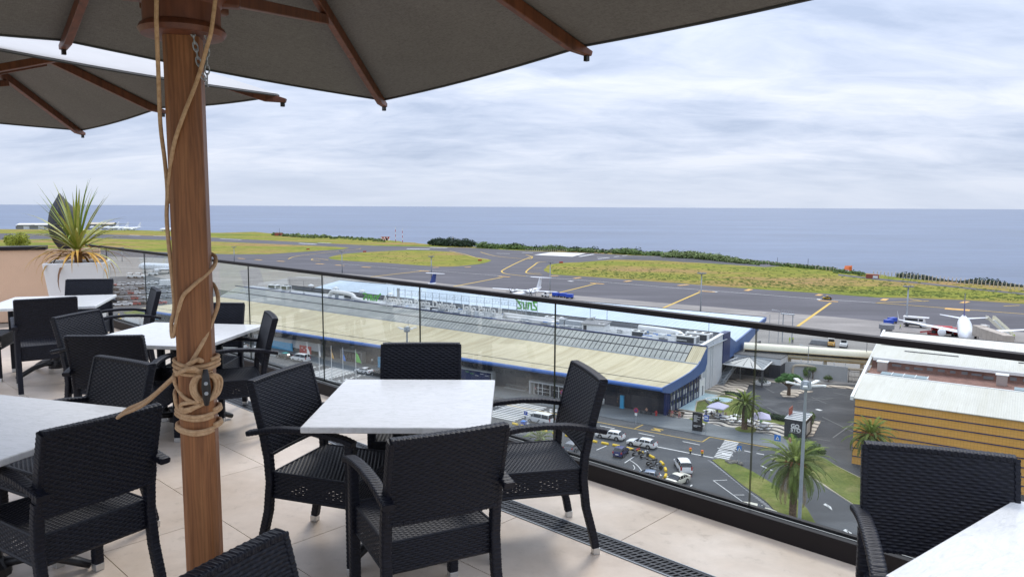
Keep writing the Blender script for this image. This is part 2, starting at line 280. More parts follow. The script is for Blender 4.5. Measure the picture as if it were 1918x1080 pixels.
M('frond_green', (0.125, 0.165, 0.040), 0.75, spec=0.2, var=0.35, scale=0.9); M('frond_light', (0.185, 0.235, 0.045), 0.75, spec=0.2, var=0.3, scale=0.9); M('frond_dry', (0.30, 0.22, 0.115), 0.8, var=0.3, scale=1.5); M('date_orange', (0.34, 0.155, 0.045), 0.8, var=0.3, scale=4)
M('leaf_dark', (0.022, 0.045, 0.017), 0.8, var=0.5, scale=0.35, world=True); M('leaf_mid', (0.105, 0.165, 0.040), 0.8, var=0.45, scale=0.5, world=True); M('leaf_bright', (0.062, 0.165, 0.030), 0.75, var=0.4, scale=1.2, world=True); M('leaf_yellow', (0.26, 0.29, 0.02), 0.7, var=0.35, scale=9)
M('leaf_reed', (0.15, 0.20, 0.065), 0.85, var=0.4, scale=0.25, world=True)
M('skin', (0.50, 0.28, 0.19), 0.6, var=0.05); M('hair_dark', (0.02, 0.014, 0.01), 0.7, var=0.1)
M('cloth_dark', (0.022, 0.024, 0.035), 0.9, var=0.1); M('cloth_white', (0.70, 0.70, 0.70), 0.9, var=0.05); M('cloth_navy', (0.025, 0.045, 0.14), 0.9, var=0.1); M('cloth_pink', (0.50, 0.16, 0.17), 0.9, var=0.1); M('cloth_hivis', (0.46, 0.66, 0.03), 0.8, var=0.05); M('cloth_tan', (0.36, 0.25, 0.15), 0.9, var=0.1)
M('planter_white', (0.76, 0.755, 0.75), 0.55, var=0.03, scale=3, bump=0.1, bscale=90); M('soil', (0.05, 0.032, 0.02), 1.0, var=0.3, scale=20)
M('pod_dark', (0.030, 0.031, 0.036), 0.6, var=0.35, scale=5, bump=0.5, bscale=9); M('brick_red', (0.24, 0.125, 0.095), 0.9, var=0.25, scale=0.9); M('cliff_rock', (0.05, 0.042, 0.036), 0.95, var=0.3, scale=0.05)
M('plane_white', (0.76, 0.78, 0.80), 0.3, var=0.02); M('tail_blue', (0.015, 0.045, 0.22), 0.35, var=0.05); M('tail_purple', (0.085, 0.075, 0.22), 0.4, var=0.05); M('engine_dark', (0.01, 0.01, 0.012), 0.6, var=0); M('cream_tube', (0.72, 0.685, 0.53), 0.5, var=0.06, scale=0.5); M('beige_panel', (0.42, 0.37, 0.31), 0.7, var=0.12, scale=0.8)
M('ochre_line', (0.46, 0.30, 0.07), 0.6, var=0.08); M('sand_render', (0.52, 0.46, 0.36), 0.9, var=0.08, scale=0.5); M('rust_red', (0.30, 0.085, 0.055), 0.8, var=0.15); M('stone_grey', (0.16, 0.15, 0.13), 0.95, var=0.4, scale=3)

# ------------------------------------------------------------------ mesh helpers
class MB:
    """collects shapes, then links them as ONE mesh object"""
    def __init__(s): s.v = []; s.f = []; s.mi = []; s.mats = []; s.cur = 0; s.T = Matrix.Identity(4)
    def mat(s, name):
        if name not in s.mats: s.mats.append(name)
        s.cur = s.mats.index(name); return s
    def at(s, M4=None): s.T = M4 if M4 is not None else Matrix.Identity(4); return s
    def add(s, vs, fs):
        o = len(s.v); s.v += [tuple(s.T @ Vector(p)) for p in vs]
        for f in fs: s.f.append(tuple(i + o for i in f)); s.mi.append(s.cur)
        return s
    def box(s, c, size, rz=0.0, taper=1.0):
        x, y, z = (d / 2 for d in size); co, si = math.cos(rz), math.sin(rz); vs = []
        for dz in (-1, 1):
            k = taper if dz > 0 else 1.0
            for dx, dy in ((-1, -1), (1, -1), (1, 1), (-1, 1)):
                a, b = dx * x * k, dy * y * k; vs.append((c[0] + a * co - b * si, c[1] + a * si + b * co, c[2] + dz * z))
        return s.add(vs, [(3, 2, 1, 0), (4, 5, 6, 7), (0, 1, 5, 4), (1, 2, 6, 5), (2, 3, 7, 6), (3, 0, 4, 7)])
    def prism(s, poly, z0, z1):
        n = len(poly)
        area = sum(poly[i][0] * poly[(i + 1) % n][1] - poly[(i + 1) % n][0] * poly[i][1] for i in range(n))
        if area < 0: poly = list(reversed(poly))
        vs = [(p[0], p[1], z0) for p in poly] + [(p[0], p[1], z1) for p in poly]
        return s.add(vs, [tuple(range(n - 1, -1, -1)), tuple(range(n, 2 * n))] + [(i, (i + 1) % n, n + (i + 1) % n, n + i) for i in range(n)])
    def extrude(s, prof, x0, x1, axis='x'):           # profile (y, z) swept along x
        n = len(prof)
        vs = [(x0, p[0], p[1]) for p in prof] + [(x1, p[0], p[1]) for p in prof]
        if axis == 'y': vs = [(b, a, c) for a, b, c in vs]
        return s.add(vs, [tuple(range(n)), tuple(range(2 * n - 1, n - 1, -1))] + [(i, n + i, n + (i + 1) % n, (i + 1) % n) for i in range(n)])
    def tube(s, pts, r, n=8, cap=True, sq=None):
        pts = [Vector(p) for p in pts]; m = len(pts); rs = r if isinstance(r, (list, tuple)) else [r] * m
        vs = []; fs = []; prev = None
        for i, p in enumerate(pts):
            d = (pts[min(i + 1, m - 1)] - pts[max(i - 1, 0)]).normalized()
            if prev is None: up_ = Vector((0, 0, 1)) if abs(d.z) < 0.9 else Vector((1, 0, 0)); a = d.cross(up_).normalized()
            else: a = (prev - d * prev.dot(d)).normalized()
            prev = a; b = d.cross(a)
            for k in range(n):
                t = math.tau * k / n; vs.append(p + (a * math.cos(t) + b * math.sin(t) * (sq or 1)) * rs[i])
        for i in range(m - 1):
            for k in range(n): fs.append((i * n + k, i * n + (k + 1) % n, (i + 1) * n + (k + 1) % n, (i + 1) * n + k))
        if cap: fs += [tuple(range(n - 1, -1, -1)), tuple(range((m - 1) * n, m * n))]
        return s.add(vs, fs)
    def lathe(s, prof, n=16, axis='z', c=(0, 0, 0)):   # (radius, height)
        vs = []; m = len(prof)
        for r_, h in prof:
            for k in range(n):
                t = math.tau * k / n; x, y = r_ * math.cos(t), r_ * math.sin(t)
                vs.append((c[0] + x, c[1] + y, c[2] + h) if axis == 'z' else (c[0] + h, c[1] + x, c[2] + y))
        fs = [(i * n + k, i * n + (k + 1) % n, (i + 1) * n + (k + 1) % n, (i + 1) * n + k) for i in range(m - 1) for k in range(n)]
        if prof[0][0] > 1e-4: fs.append(tuple(range(n - 1, -1, -1)))
        if prof[-1][0] > 1e-4: fs.append(tuple(range((m - 1) * n, m * n)))
        return s.add(vs, fs)
    def quad(s, a, b, c, d): return s.add([a, b, c, d], [(0, 1, 2, 3)])
    def sheet(s, pts): return s.add(pts, [tuple(range(len(pts)))])
    def build(s, name, parent=None, mat=None, smooth=False, bevel=0.0, seg=2, auto=None):
        me = bpy.data.meshes.new(name); me.from_pydata(s.v, [], s.f)
        for m in (s.mats if s.mats else [mat]): me.materials.append(MATS[m])
        if s.mats: me.polygons.foreach_set('material_index', s.mi)
        me.validate(); me.update()
        if smooth: me.polygons.foreach_set('use_smooth', [True] * len(me.polygons))
        o = bpy.data.objects.new(name, me); C.objects.link(o)
        if parent: o.parent = parent
        if bevel > 0:
            b = o.modifiers.new('bevel', 'BEVEL'); b.width = bevel; b.segments = seg; b.limit_method = 'ANGLE'; b.angle_limit = R(35)
        if smooth and auto:
            es = set(); bm = bmesh.new(); bm.from_mesh(me)
            for ed in bm.edges:
                if len(ed.link_faces) == 2 and ed.calc_face_angle(0) > R(auto): ed.smooth = False
            bm.to_mesh(me); bm.free()
        return o
def mb(mat=None):
    m = MB()
    if mat: m.mat(mat)
    return m
def tag(o, label=None, cat=None, group=None, kind=None):
    if label: o['label'] = label
    if cat: o['category'] = cat
    if group: o['group'] = group
    if kind: o['kind'] = kind
    return o
def thing(name, label, cat, loc=(0, 0, 0), rz=0.0, group=None):
    o = bpy.data.objects.new(name, None); C.objects.link(o); o.location = loc; o.rotation_euler = (0, 0, rz); o.empty_display_size = 0.2
    return tag(o, label, cat, group)
def structure(o): o['kind'] = 'structure'; return o
def stuff(o): o['kind'] = 'stuff'; return o
def dup_one(o, parent=None):
    c = o.copy(); C.objects.link(c)
    if parent: c.parent = parent
    return c
KIDS = {}
def kids(o):
    return [c for c in o.children]
def dup(o, loc=None, rz=None, label=None, group=None, parent=None, scale=None):
    c = dup_one(o, parent)
    for ch in kids(o): dup(ch, parent=c)
    if loc is not None: c.location = loc
    if rz is not None: c.rotation_euler = (0, 0, rz)
    if scale is not None: c.scale = (scale,) * 3
    if label: c['label'] = label
    if group: c['group'] = group
    return c
def paint(o, slot, matname):                       # its own colour on a copy that shares the mesh
    o.material_slots[slot].link = 'OBJECT'; o.material_slots[slot].material = MATS[matname]
def text_obj(name, body, size, depth, mat, parent, M4, align='LEFT', shear=0.0, spacing=1.0):
    cu = bpy.data.curves.new(name, 'FONT'); cu.body = body; cu.size = size; cu.extrude = depth; cu.align_x = align; cu.shear = shear; cu.space_character = spacing; cu.resolution_u = 3
    t = bpy.data.objects.new(name, cu); C.objects.link(t); dg = bpy.context.evaluated_depsgraph_get(); dg.update()
    me = bpy.data.meshes.new_from_object(t.evaluated_get(dg)); bpy.data.objects.remove(t)
    me.materials.clear(); me.materials.append(MATS[mat]); me.transform(M4)
    o = bpy.data.objects.new(name, me); C.objects.link(o); o.parent = parent; return o

# ------------------------------------------------------------------ the terrace floor
TA = R(-43.5); TX, TY = Vector((math.cos(TA), math.sin(TA), 0)), Vector((-math.sin(TA), math.cos(TA), 0))
def T(s_, t_, z=0.0): return TX * s_ + TY * t_ + Vector((0, 0, FLOOR + z))
RAIL_T = 3.775
floor_root = bpy.data.objects.new('terrace_floor', None); C.objects.link(floor_root); floor_root['kind'] = 'structure'
floor_root.location = (0, 0, FLOOR); floor_root.rotation_euler = (0, 0, TA)
m = mb('grout').box((-4.5, -0.6, -0.211), (19, 9.1, 0.40)).build('slab', floor_root)
rows = [(-1.81 + 0.6 * k, -1.21 + 0.6 * k) for k in range(8)] + [(3.125, 3.725)]
k0 = 0
for ri, (t0, t1) in enumerate(rows):
    if ri < 8: t0, t1 = t0 + 0.0, t1
    off = -2.17 if ri % 2 == 0 else -2.77
    k = -9
    while off + 1.2 * k < 4.9:
        s0 = off + 1.2 * k; s1 = s0 + 1.2; k += 1
        if s1 < -12 or s0 > 4.5: continue
        if t1 < 0.5 and s0 > 1.5: continue
        e1 = min(t1, 2.965) if ri < 8 else t1
        g = 0.0022
        o = mb('beige_tile').box(((s0 + s1) / 2, (t0 + e1) / 2, -0.006), (1.2 - 2 * g, e1 - t0 - 2 * g, 0.012)).build('floor_tile', floor_root)
# drain channel: dark slotted grating in sections
dr = thing('drain_channel', 'long dark slotted drain grating let into the beige floor', 'drain', T(-3.5, 3.045, 0), TA)
mb('drain_dark').box((0, 0, -0.012), (15, 0.15, 0.006)).build('channel', dr)
mb('galvanised_steel').box((0, -0.0745, -0.002), (15, 0.005, 0.012)).box((0, 0.0745, -0.002), (15, 0.005, 0.012)).build('edge_strip', dr)
gm = mb('dark_grate'); L = 0.5
gm.box((0, -0.064, 0), (L - 0.004, 0.016, 0.010)).box((0, 0.064, 0), (L - 0.004, 0.016, 0.010))
gm.box((0, -0.019, 0), (L - 0.004, 0.010, 0.008)).box((0, 0.019, 0), (L - 0.004, 0.010, 0.008))
npz = 18
for j, y in enumerate((-0.040, 0.0, 0.040)):
    for i in range(npz + 1):
        x = -L / 2 + 0.004 + (L - 0.008) * i / npz + (0.5 * L / npz if j == 1 else 0)
        if x > L / 2 - 0.004: continue
        gm.add([(x - 0.006 - .008, y - 0.017, 0.004), (x + 0.006 - .008, y - 0.017, 0.004), (x + 0.006 + .008, y + 0.017, 0.004), (x - 0.006 + .008, y + 0.017, 0.004)], [(0, 1, 2, 3)])
g0 = None
for i in range(30):
    if g0 is None: g0 = gm.build('grating', dr); o = g0
    else: o = dup_one(g0, dr)
    o.location = (-7.25 + i * 0.5, 0, -0.004)

# ------------------------------------------------------------------ glass balustrade
bal = thing('glass_balustrade', 'frameless glass balustrade with dark handrail along the terrace edge', 'balustrade', T(-4, RAIL_T, 0), TA)
S0, S1 = -14.0, 5.6
def sl(s_): return s_ + 4.0                                   # local x of a terrace station
mb('dark_bronze_metal').box(((sl(S0) + sl(S1)) / 2, -0.055, 0.048), (S1 - S0, 0.035, 0.115)).box(((sl(S0) + sl(S1)) / 2, 0.035, 0.048), (S1 - S0, 0.03, 0.115)).box(((sl(S0) + sl(S1)) / 2, -0.012, -0.02), (S1 - S0, 0.13, 0.03)).build('base_channel', bal, bevel=0.004)
mb('lip_metal').box(((sl(S0) + sl(S1)) / 2, -0.030, 0.103), (S1 - S0, 0.007, 0.010)).build('channel_lip', bal)
mb('dark_bronze_metal').box(((sl(S0) + sl(S1)) / 2, 0, 1.117), (S1 - S0, 0.05, 0.032)).build('handrail', bal, bevel=0.004)
g1 = P(1041, 640, FLOOR + 0.9); seam0 = (Vector((g1.x, g1.y, 0))).dot(TX)
pw = 1.452; first = None
# work out the seams where the photographed joints meet the line of the glass
def rail_s(px, py):
    d = ray(px, py); n = TY; t_ = RAIL_T / (d.x * n.x + d.y * n.y); return (d.x * TX.x + d.y * TX.y) * t_
s_a, s_b = rail_s(604, 560), rail_s(1416, 640)
pw = (s_b - s_a) / 3.0
for k in range(-8, 7):
    s0 = s_a + k * pw; c = sl(s0 + pw / 2)
    if s0 < S0 - 0.2 or s0 + pw > S1 + 0.9: continue
    if first is None:
        g = mb('balustrade_glass'); hw, ht = pw / 2 - 0.003, 0.005
        z0, z1 = 0.05, 1.102
        g.quad((-hw, -ht, z0), (hw, -ht, z0), (hw, -ht, z1), (-hw, -ht, z1)); g.quad((hw, ht, z0), (-hw, ht, z0), (-hw, ht, z1), (hw, ht, z1))
        g.mat('glass_edge').quad((hw, -ht, z0), (hw, ht, z0), (hw, ht, z1), (hw, -ht, z1)); g.quad((-hw, ht, z0), (-hw, -ht, z0), (-hw, -ht, z1), (-hw, ht, z1)); g.quad((-hw, -ht, z1), (hw, -ht, z1), (hw, ht, z1), (-hw, ht, z1))
        first = g.build('glass_pane', bal); o = first
    else: o = dup_one(first, bal)
    o.location = (c, 0, 0)

# ------------------------------------------------------------------ woven dining chair
def weave_patch(m, pos, nrm, ulen, vlen, amp=0.0030, cw=0.021, rh=0.0105, wrap=False, holes=None, seed=0):
    """woven strands over a surface pos(u, v): rows of strands run along u, alternate ones rise and dip"""
    nu = max(2, round(ulen / cw)); nv = max(2, round(vlen / rh))
    if wrap and nu % 2: nu += 1
    su = 4; U = nu * su; rnd = random.Random(seed); vs = []; fs = []
    nuv = U if wrap else U + 1
    for j in range(nv):
        for q_ in range(3):
            v = (j + (0.02, 0.5, 0.98)[q_]) / nv; prof = (0.5, 1.0, 0.5)[q_]
            for i in range(nuv):
                u = i / U; ph = math.pi * (i / su) + (math.pi if j % 2 else 0)
                h = (0.5 + 0.5 * math.cos(ph)) ** 0.75; h = amp * (1.7 * h * prof - 0.75 + 0.25 * (1 - h) * prof)
                p = pos(u, v); n = nrm(u, v); vs.append(p + n * h)
    for j in range(nv * 3 - 1):
        for i in range(U):
            if holes and j % 3 == 2 and holes(i / U, (j / 3) / nv) and (i // 2) % 2 == 0 and rnd.random() < 0.6: continue
            i2 = (i + 1) % nuv if wrap else i + 1
            fs.append((j * nuv + i, j * nuv + i2, (j + 1) * nuv + i2, (j + 1) * nuv + i))
    m.add(vs, fs)
def weave_tube(m, pts, wid, thk, up_=Vector((1, 0, 0)), rh=0.0105, cw=0.021, amp=0.0014):
    """woven strands wrapped round a rounded bar following pts"""
    pts = [Vector(p) for p in pts]; L_ = [0]
    for a, b in zip(pts, pts[1:]): L_.append(L_[-1] + (b - a).length)
    def at(v):
        d = v * L_[-1]
        for i in range(len(pts) - 1):
            if d <= L_[i + 1] or i == len(pts) - 2:
                k = (d - L_[i]) / (L_[i + 1] - L_[i]); return pts[i].lerp(pts[i + 1], k), (pts[i + 1] - pts[i]).normalized()
    cache = {}
    def frame(v):
        if v not in cache:
            p, d = at(v); a = (up_ - d * up_.dot(d)).normalized(); cache[v] = (p, a, d.cross(a))
        return cache[v]
    def ring(u):
        t = math.tau * u; c, s = math.cos(t), math.sin(t); e = 0.45
        return (abs(c) ** e * (1 if c >= 0 else -1), abs(s) ** e * (1 if s >= 0 else -1))
    def pos(u, v): p, a, b = frame(v); x, y = ring(u); return p + a * (x * wid / 2) + b * (y * thk / 2)
    def nrm(u, v): p, a, b = frame(v); x, y = ring(u); return (a * x + b * y).normalized()
    weave_patch(m, pos, nrm, 2 * (wid + thk) * 0.9, L_[-1], amp, cw, rh, wrap=True)
    for v in (0.0, 1.0):
        p, a, b = frame(v); m.add([p + a * (x * wid / 2) + b * (y * thk / 2) for x, y in (ring(k / 12) for k in range(12))], [tuple(range(12))])
def build_chair():
    root = thing('woven_chair', 'x', 'chair')
    hw = 0.228
    def back_curve(z):                                # y of the rear legs and backrest at height z
        pts = [(0.0, -0.305), (0.10, -0.285), (0.25, -0.245), (0.40, -0.228), (0.52, -0.236), (0.65, -0.262), (0.80, -0.300), (0.905, -0.330)]
        for (a, ya), (b, yb) in zip(pts, pts[1:]):
            if z <= b: return ya + (yb - ya) * (z - a) / (b - a)
        return pts[-1][1]
    X = Vector((1, 0, 0))
    # backrest: two woven faces, a woven top roll and side edges
    m = mb('black_rattan'); z0, z1, hwb = 0.535, 0.886, hw + 0.010
    def bf(side):
        def pos(u, v):
            x = (-hwb + 2 * hwb * u) * (1 if side < 0 else -1); z = z0 + (z1 - z0) * v
            return Vector((x, back_curve(z) + side * 0.019 - 0.012 * (1 - (x / hwb) ** 2), z))
        return pos
    weave_patch(m, bf(-1), lambda u, v: Vector((0, -0.97, -0.25)), 2 * hwb, z1 - z0, seed=1)
    weave_patch(m, bf(1), lambda u, v: Vector((0, 0.97, 0.25)), 2 * hwb, z1 - z0, seed=2)
    def bar(pts, w_, t_): weave_tube(m, pts, w_, t_, X)
    n = 9; top = [Vector((-hwb + 2 * hwb * i / (n - 1), back_curve(z1) - 0.012 * (1 - (2 * i / (n - 1) - 1) ** 2), z1)) for i in range(n)]
    weave_tube(m, top, 0.046, 0.022, Vector((0, 1, 0)), cw=0.016)
    bot = [Vector((p.x, back_curve(z0) - 0.012 * (1 - (p.x / hwb) ** 2), z0)) for p in top]
    weave_tube(m, bot, 0.044, 0.018, Vector((0, 1, 0)), cw=0.016)
    for sx_ in (-1, 1): weave_tube(m, [(sx_ * hwb, back_curve(z0 + (z1 - z0) * i / 5), z0 + (z1 - z0) * i / 5) for i in range(6)], 0.022, 0.044, X, cw=0.016)
    m.build('backrest', root)
    # seat
    m = mb('black_rattan'); sy0, sy1 = -0.215, 0.245
    def sp(u, v):
        x = -hw + 2 * hw * u; y = sy0 + (sy1 - sy0) * v; return Vector((x, y, 0.448 - 0.012 * (1 - (x / hw) ** 2) * (1 - ((y - 0.015) / 0.24) ** 2)))
    weave_patch(m, sp, lambda u, v: Vector((0, 0, 1)), 2 * hw, sy1 - sy0, seed=3)
    m.box((0, 0.015, 0.40), (2 * hw - 0.03, sy1 - sy0 - 0.03, 0.02))
    m.build('seat', root)
    # woven apron, with the open spots of the weave at its sides
    def spots(u, v): return 0.15 < v < 0.8 and (0.15 < u < 0.42 or 0.52 < u < 0.85)
    m = mb('black_rattan'); za, zb = 0.325, 0.446
    for sx_ in (-1, 1):
        weave_patch(m, (lambda sx_: (lambda u, v: Vector((sx_ * (hw + 0.004), (sy0 + (sy1 - sy0) * u) * sx_ + (0 if sx_ > 0 else 0.03), za + (zb - za) * v))))(sx_), (lambda sx_: (lambda u, v: Vector((sx_, 0, 0))))(sx_), sy1 - sy0, zb - za, holes=spots, seed=5 + sx_)
    weave_patch(m, lambda u, v: Vector((hw - 2 * hw * u, sy1 + 0.004, za + (zb - za) * v)), lambda u, v: Vector((0, 1, 0)), 2 * hw, zb - za, seed=8)
    weave_patch(m, lambda u, v: Vector((-hw + 2 * hw * u, sy0 - 0.012, za + (zb - za) * v)), lambda u, v: Vector((0, -1, 0)), 2 * hw, zb - za, seed=9)
    for a, b in (((-hw, sy0), (hw, sy0)), ((hw, sy0), (hw, sy1)), ((hw, sy1), (-hw, sy1)), ((-hw, sy1), (-hw, sy0))):
        m.tube([(a[0], a[1], za), (b[0], b[1], za)], 0.009, 6); m.tube([(a[0], a[1], zb), (b[0], b[1], zb)], 0.007, 6)
    m.build('apron', root)
    for sx_ in (-1, 1):
        m = mb('black_rattan'); ya = 0.222
        weave_tube(m, [(sx_ * (hw + 0.005), ya, z) for z in (0.036, 0.2, 0.45, 0.636)], 0.046, 0.046, X)
        lg = m.build('front_leg', root); mb('aluminium').box((sx_ * (hw + 0.005), ya, 0.018), (0.042, 0.042, 0.036)).build('foot_cap', lg, bevel=0.003)
        m = mb('black_rattan')
        weave_tube(m, [(sx_ * (hw + 0.005), back_curve(z), z) for z in (0.036, 0.10, 0.18, 0.25, 0.33, 0.40, 0.46, 0.52, 0.60)], 0.044, 0.040, X)
        lg = m.build('rear_leg', root); mb('aluminium').box((sx_ * (hw + 0.005), back_curve(0.02), 0.018), (0.040, 0.036, 0.036)).build('foot_cap', lg, bevel=0.003)
        m = mb('black_rattan')
        weave_tube(m, [(sx_ * (hw + 0.022), y, z) for y, z in ((0.252, 0.645), (0.20, 0.662), (0.10, 0.676), (-0.02, 0.682), (-0.14, 0.676), (-0.24, 0.660), (-0.335, 0.638))], 0.050, 0.027, X)
        m.build('armrest', root)
    return root
chairs_at = [  # x, y, facing direction, label
    (0.085, 3.78, (-.975, -.22), 'black woven armchair at the right side of the middle marble table, back to the glass'),
    (-0.885, 3.68, (.945, -.33), 'black woven armchair at the left side of the middle marble table, angled back tall'),
    (-0.55, 4.26, (.04, -1), 'black woven armchair at the far side of the middle marble table, only its back showing'),
    (-0.38, 3.06, (-.457, .89), 'black woven armchair pushed in at the near side of the middle marble table'),
    (1.417, 2.275, (-.32, -.947), 'black woven armchair behind the cropped marble table in the bottom right corner'),
    (-1.92, 3.11, (-.85, .53), 'black woven armchair seen from behind at the left, just left of the wooden post'),
    (-0.42, 1.54, (.9, -.43), 'black woven chair back cut off at the bottom edge, right of the wooden post'),
    (-2.68, 5.13, (-.07, 1), 'black woven armchair with its back to us at the table behind the wooden post'),
    (-3.08, 5.72, (.985, -.17), 'black woven armchair turned right at the left side of the table behind the post'),
    (-2.57, 6.11, (0, -1), 'black woven armchair by the glass, right behind the wooden post at the far table side'),
    (-2.17, 5.62, (-.9, -.42), 'black woven armchair seen edge-on right of the post, turned to the left'),
    (-2.29, 3.76, (-.48, -.87), 'black woven armchair behind the near left marble table, its slanted back below the next chair'),
    (-4.40, 6.97, (-.57, .82), 'black woven armchair with its back to us at the farthest marble table'),
    (-4.73, 8.10, (.16, -.98), 'black woven armchair in front of the white planter at the farthest table'),
    (-3.85, 7.28, (-.85, -.52), 'black woven armchair seen edge-on beside the glass at the farthest table'),
    (-5.32, 7.36, (.9, .3), 'black woven armchair cut off by the left edge of the picture at the farthest table')]
ch0 = build_chair()
for i, (x, y, f, lab) in enumerate(chairs_at):
    rz = math.atan2(-f[0], f[1])
    o = ch0 if i == 0 else dup(ch0)
    o.location = (x, y, FLOOR); o.rotation_euler = (0, 0, rz); o['label'] = lab; o['group'] = 'black woven chairs on the terrace'

# ------------------------------------------------------------------ marble tables
def build_table():
    root = thing('marble_table', 'x', 'table')
    mb('white_marble').box((0, 0, 0.735), (0.90, 0.90, 0.03)).build('tabletop', root, bevel=0.006, seg=3)
    m = mb('black_metal').box((0, 0, 0.705), (0.5, 0.06, 0.03)).box((0, 0, 0.704), (0.06, 0.5, 0.028)); m.tube([(0, 0, 0.08), (0, 0, 0.70)], 0.042, 12); m.lathe([(0.075, 0.06), (0.075, 0.10), (0.045, 0.14)], 12); m.build('pedestal', root)
    for k in range(4):
        a = math.pi / 4 + k * math.pi / 2; d = Vector((math.cos(a), math.sin(a), 0)); pts = []
        for t_, z in ((0.04, 0.11), (0.12, 0.118), (0.22, 0.098), (0.31, 0.055), (0.37, 0.022)): pts.append(d * t_ + Vector((0, 0, z)))
        f = mb('black_metal').tube(pts, [0.034, 0.034, 0.032, 0.03, 0.026], 8, sq=0.7).build('foot', root, smooth=True)
    return root
tb = build_table()
tables_at = [(-0.525, 3.755, R(0), (0.86, 0.94), 'white marble table in the middle of the terrace with four black chairs'),
             (-2.61, 5.73, R(-7), (0.98, 0.98), 'white marble table partly hidden behind the wooden post'),
             (-4.70, 7.60, R(17), (0.98, 0.98), 'white marble table farthest away, in front of the white planter'),
             (-2.37, 3.25, R(-17), (0.95, 0.95), 'white marble table cut off by the left edge, nearest on that side'),
             (1.655, 1.86, R(37), (0.90, 0.90), 'white marble table corner filling the bottom right corner')]
for i, (x, y, rz, (sx_, sy_), lab) in enumerate(tables_at):
    o = tb if i == 0 else dup(tb)
    o.location = (x, y, FLOOR); o.rotation_euler = (0, 0, rz); o.scale = (sx_ / 0.9, sy_ / 0.9, 1); o['label'] = lab; o['group'] = 'square marble tables on the terrace'
tag(mb('cloth_white').box((0, 0, 0.02), (0.028, 0.028, 0.04)).box((0, 0, 0.044), (0.02, 0.02, 0.008)).build('salt_cellar'), 'tiny white shaker on the marble table behind the wooden post', 'shaker').location = P(323, 618, FLOOR + 0.75)

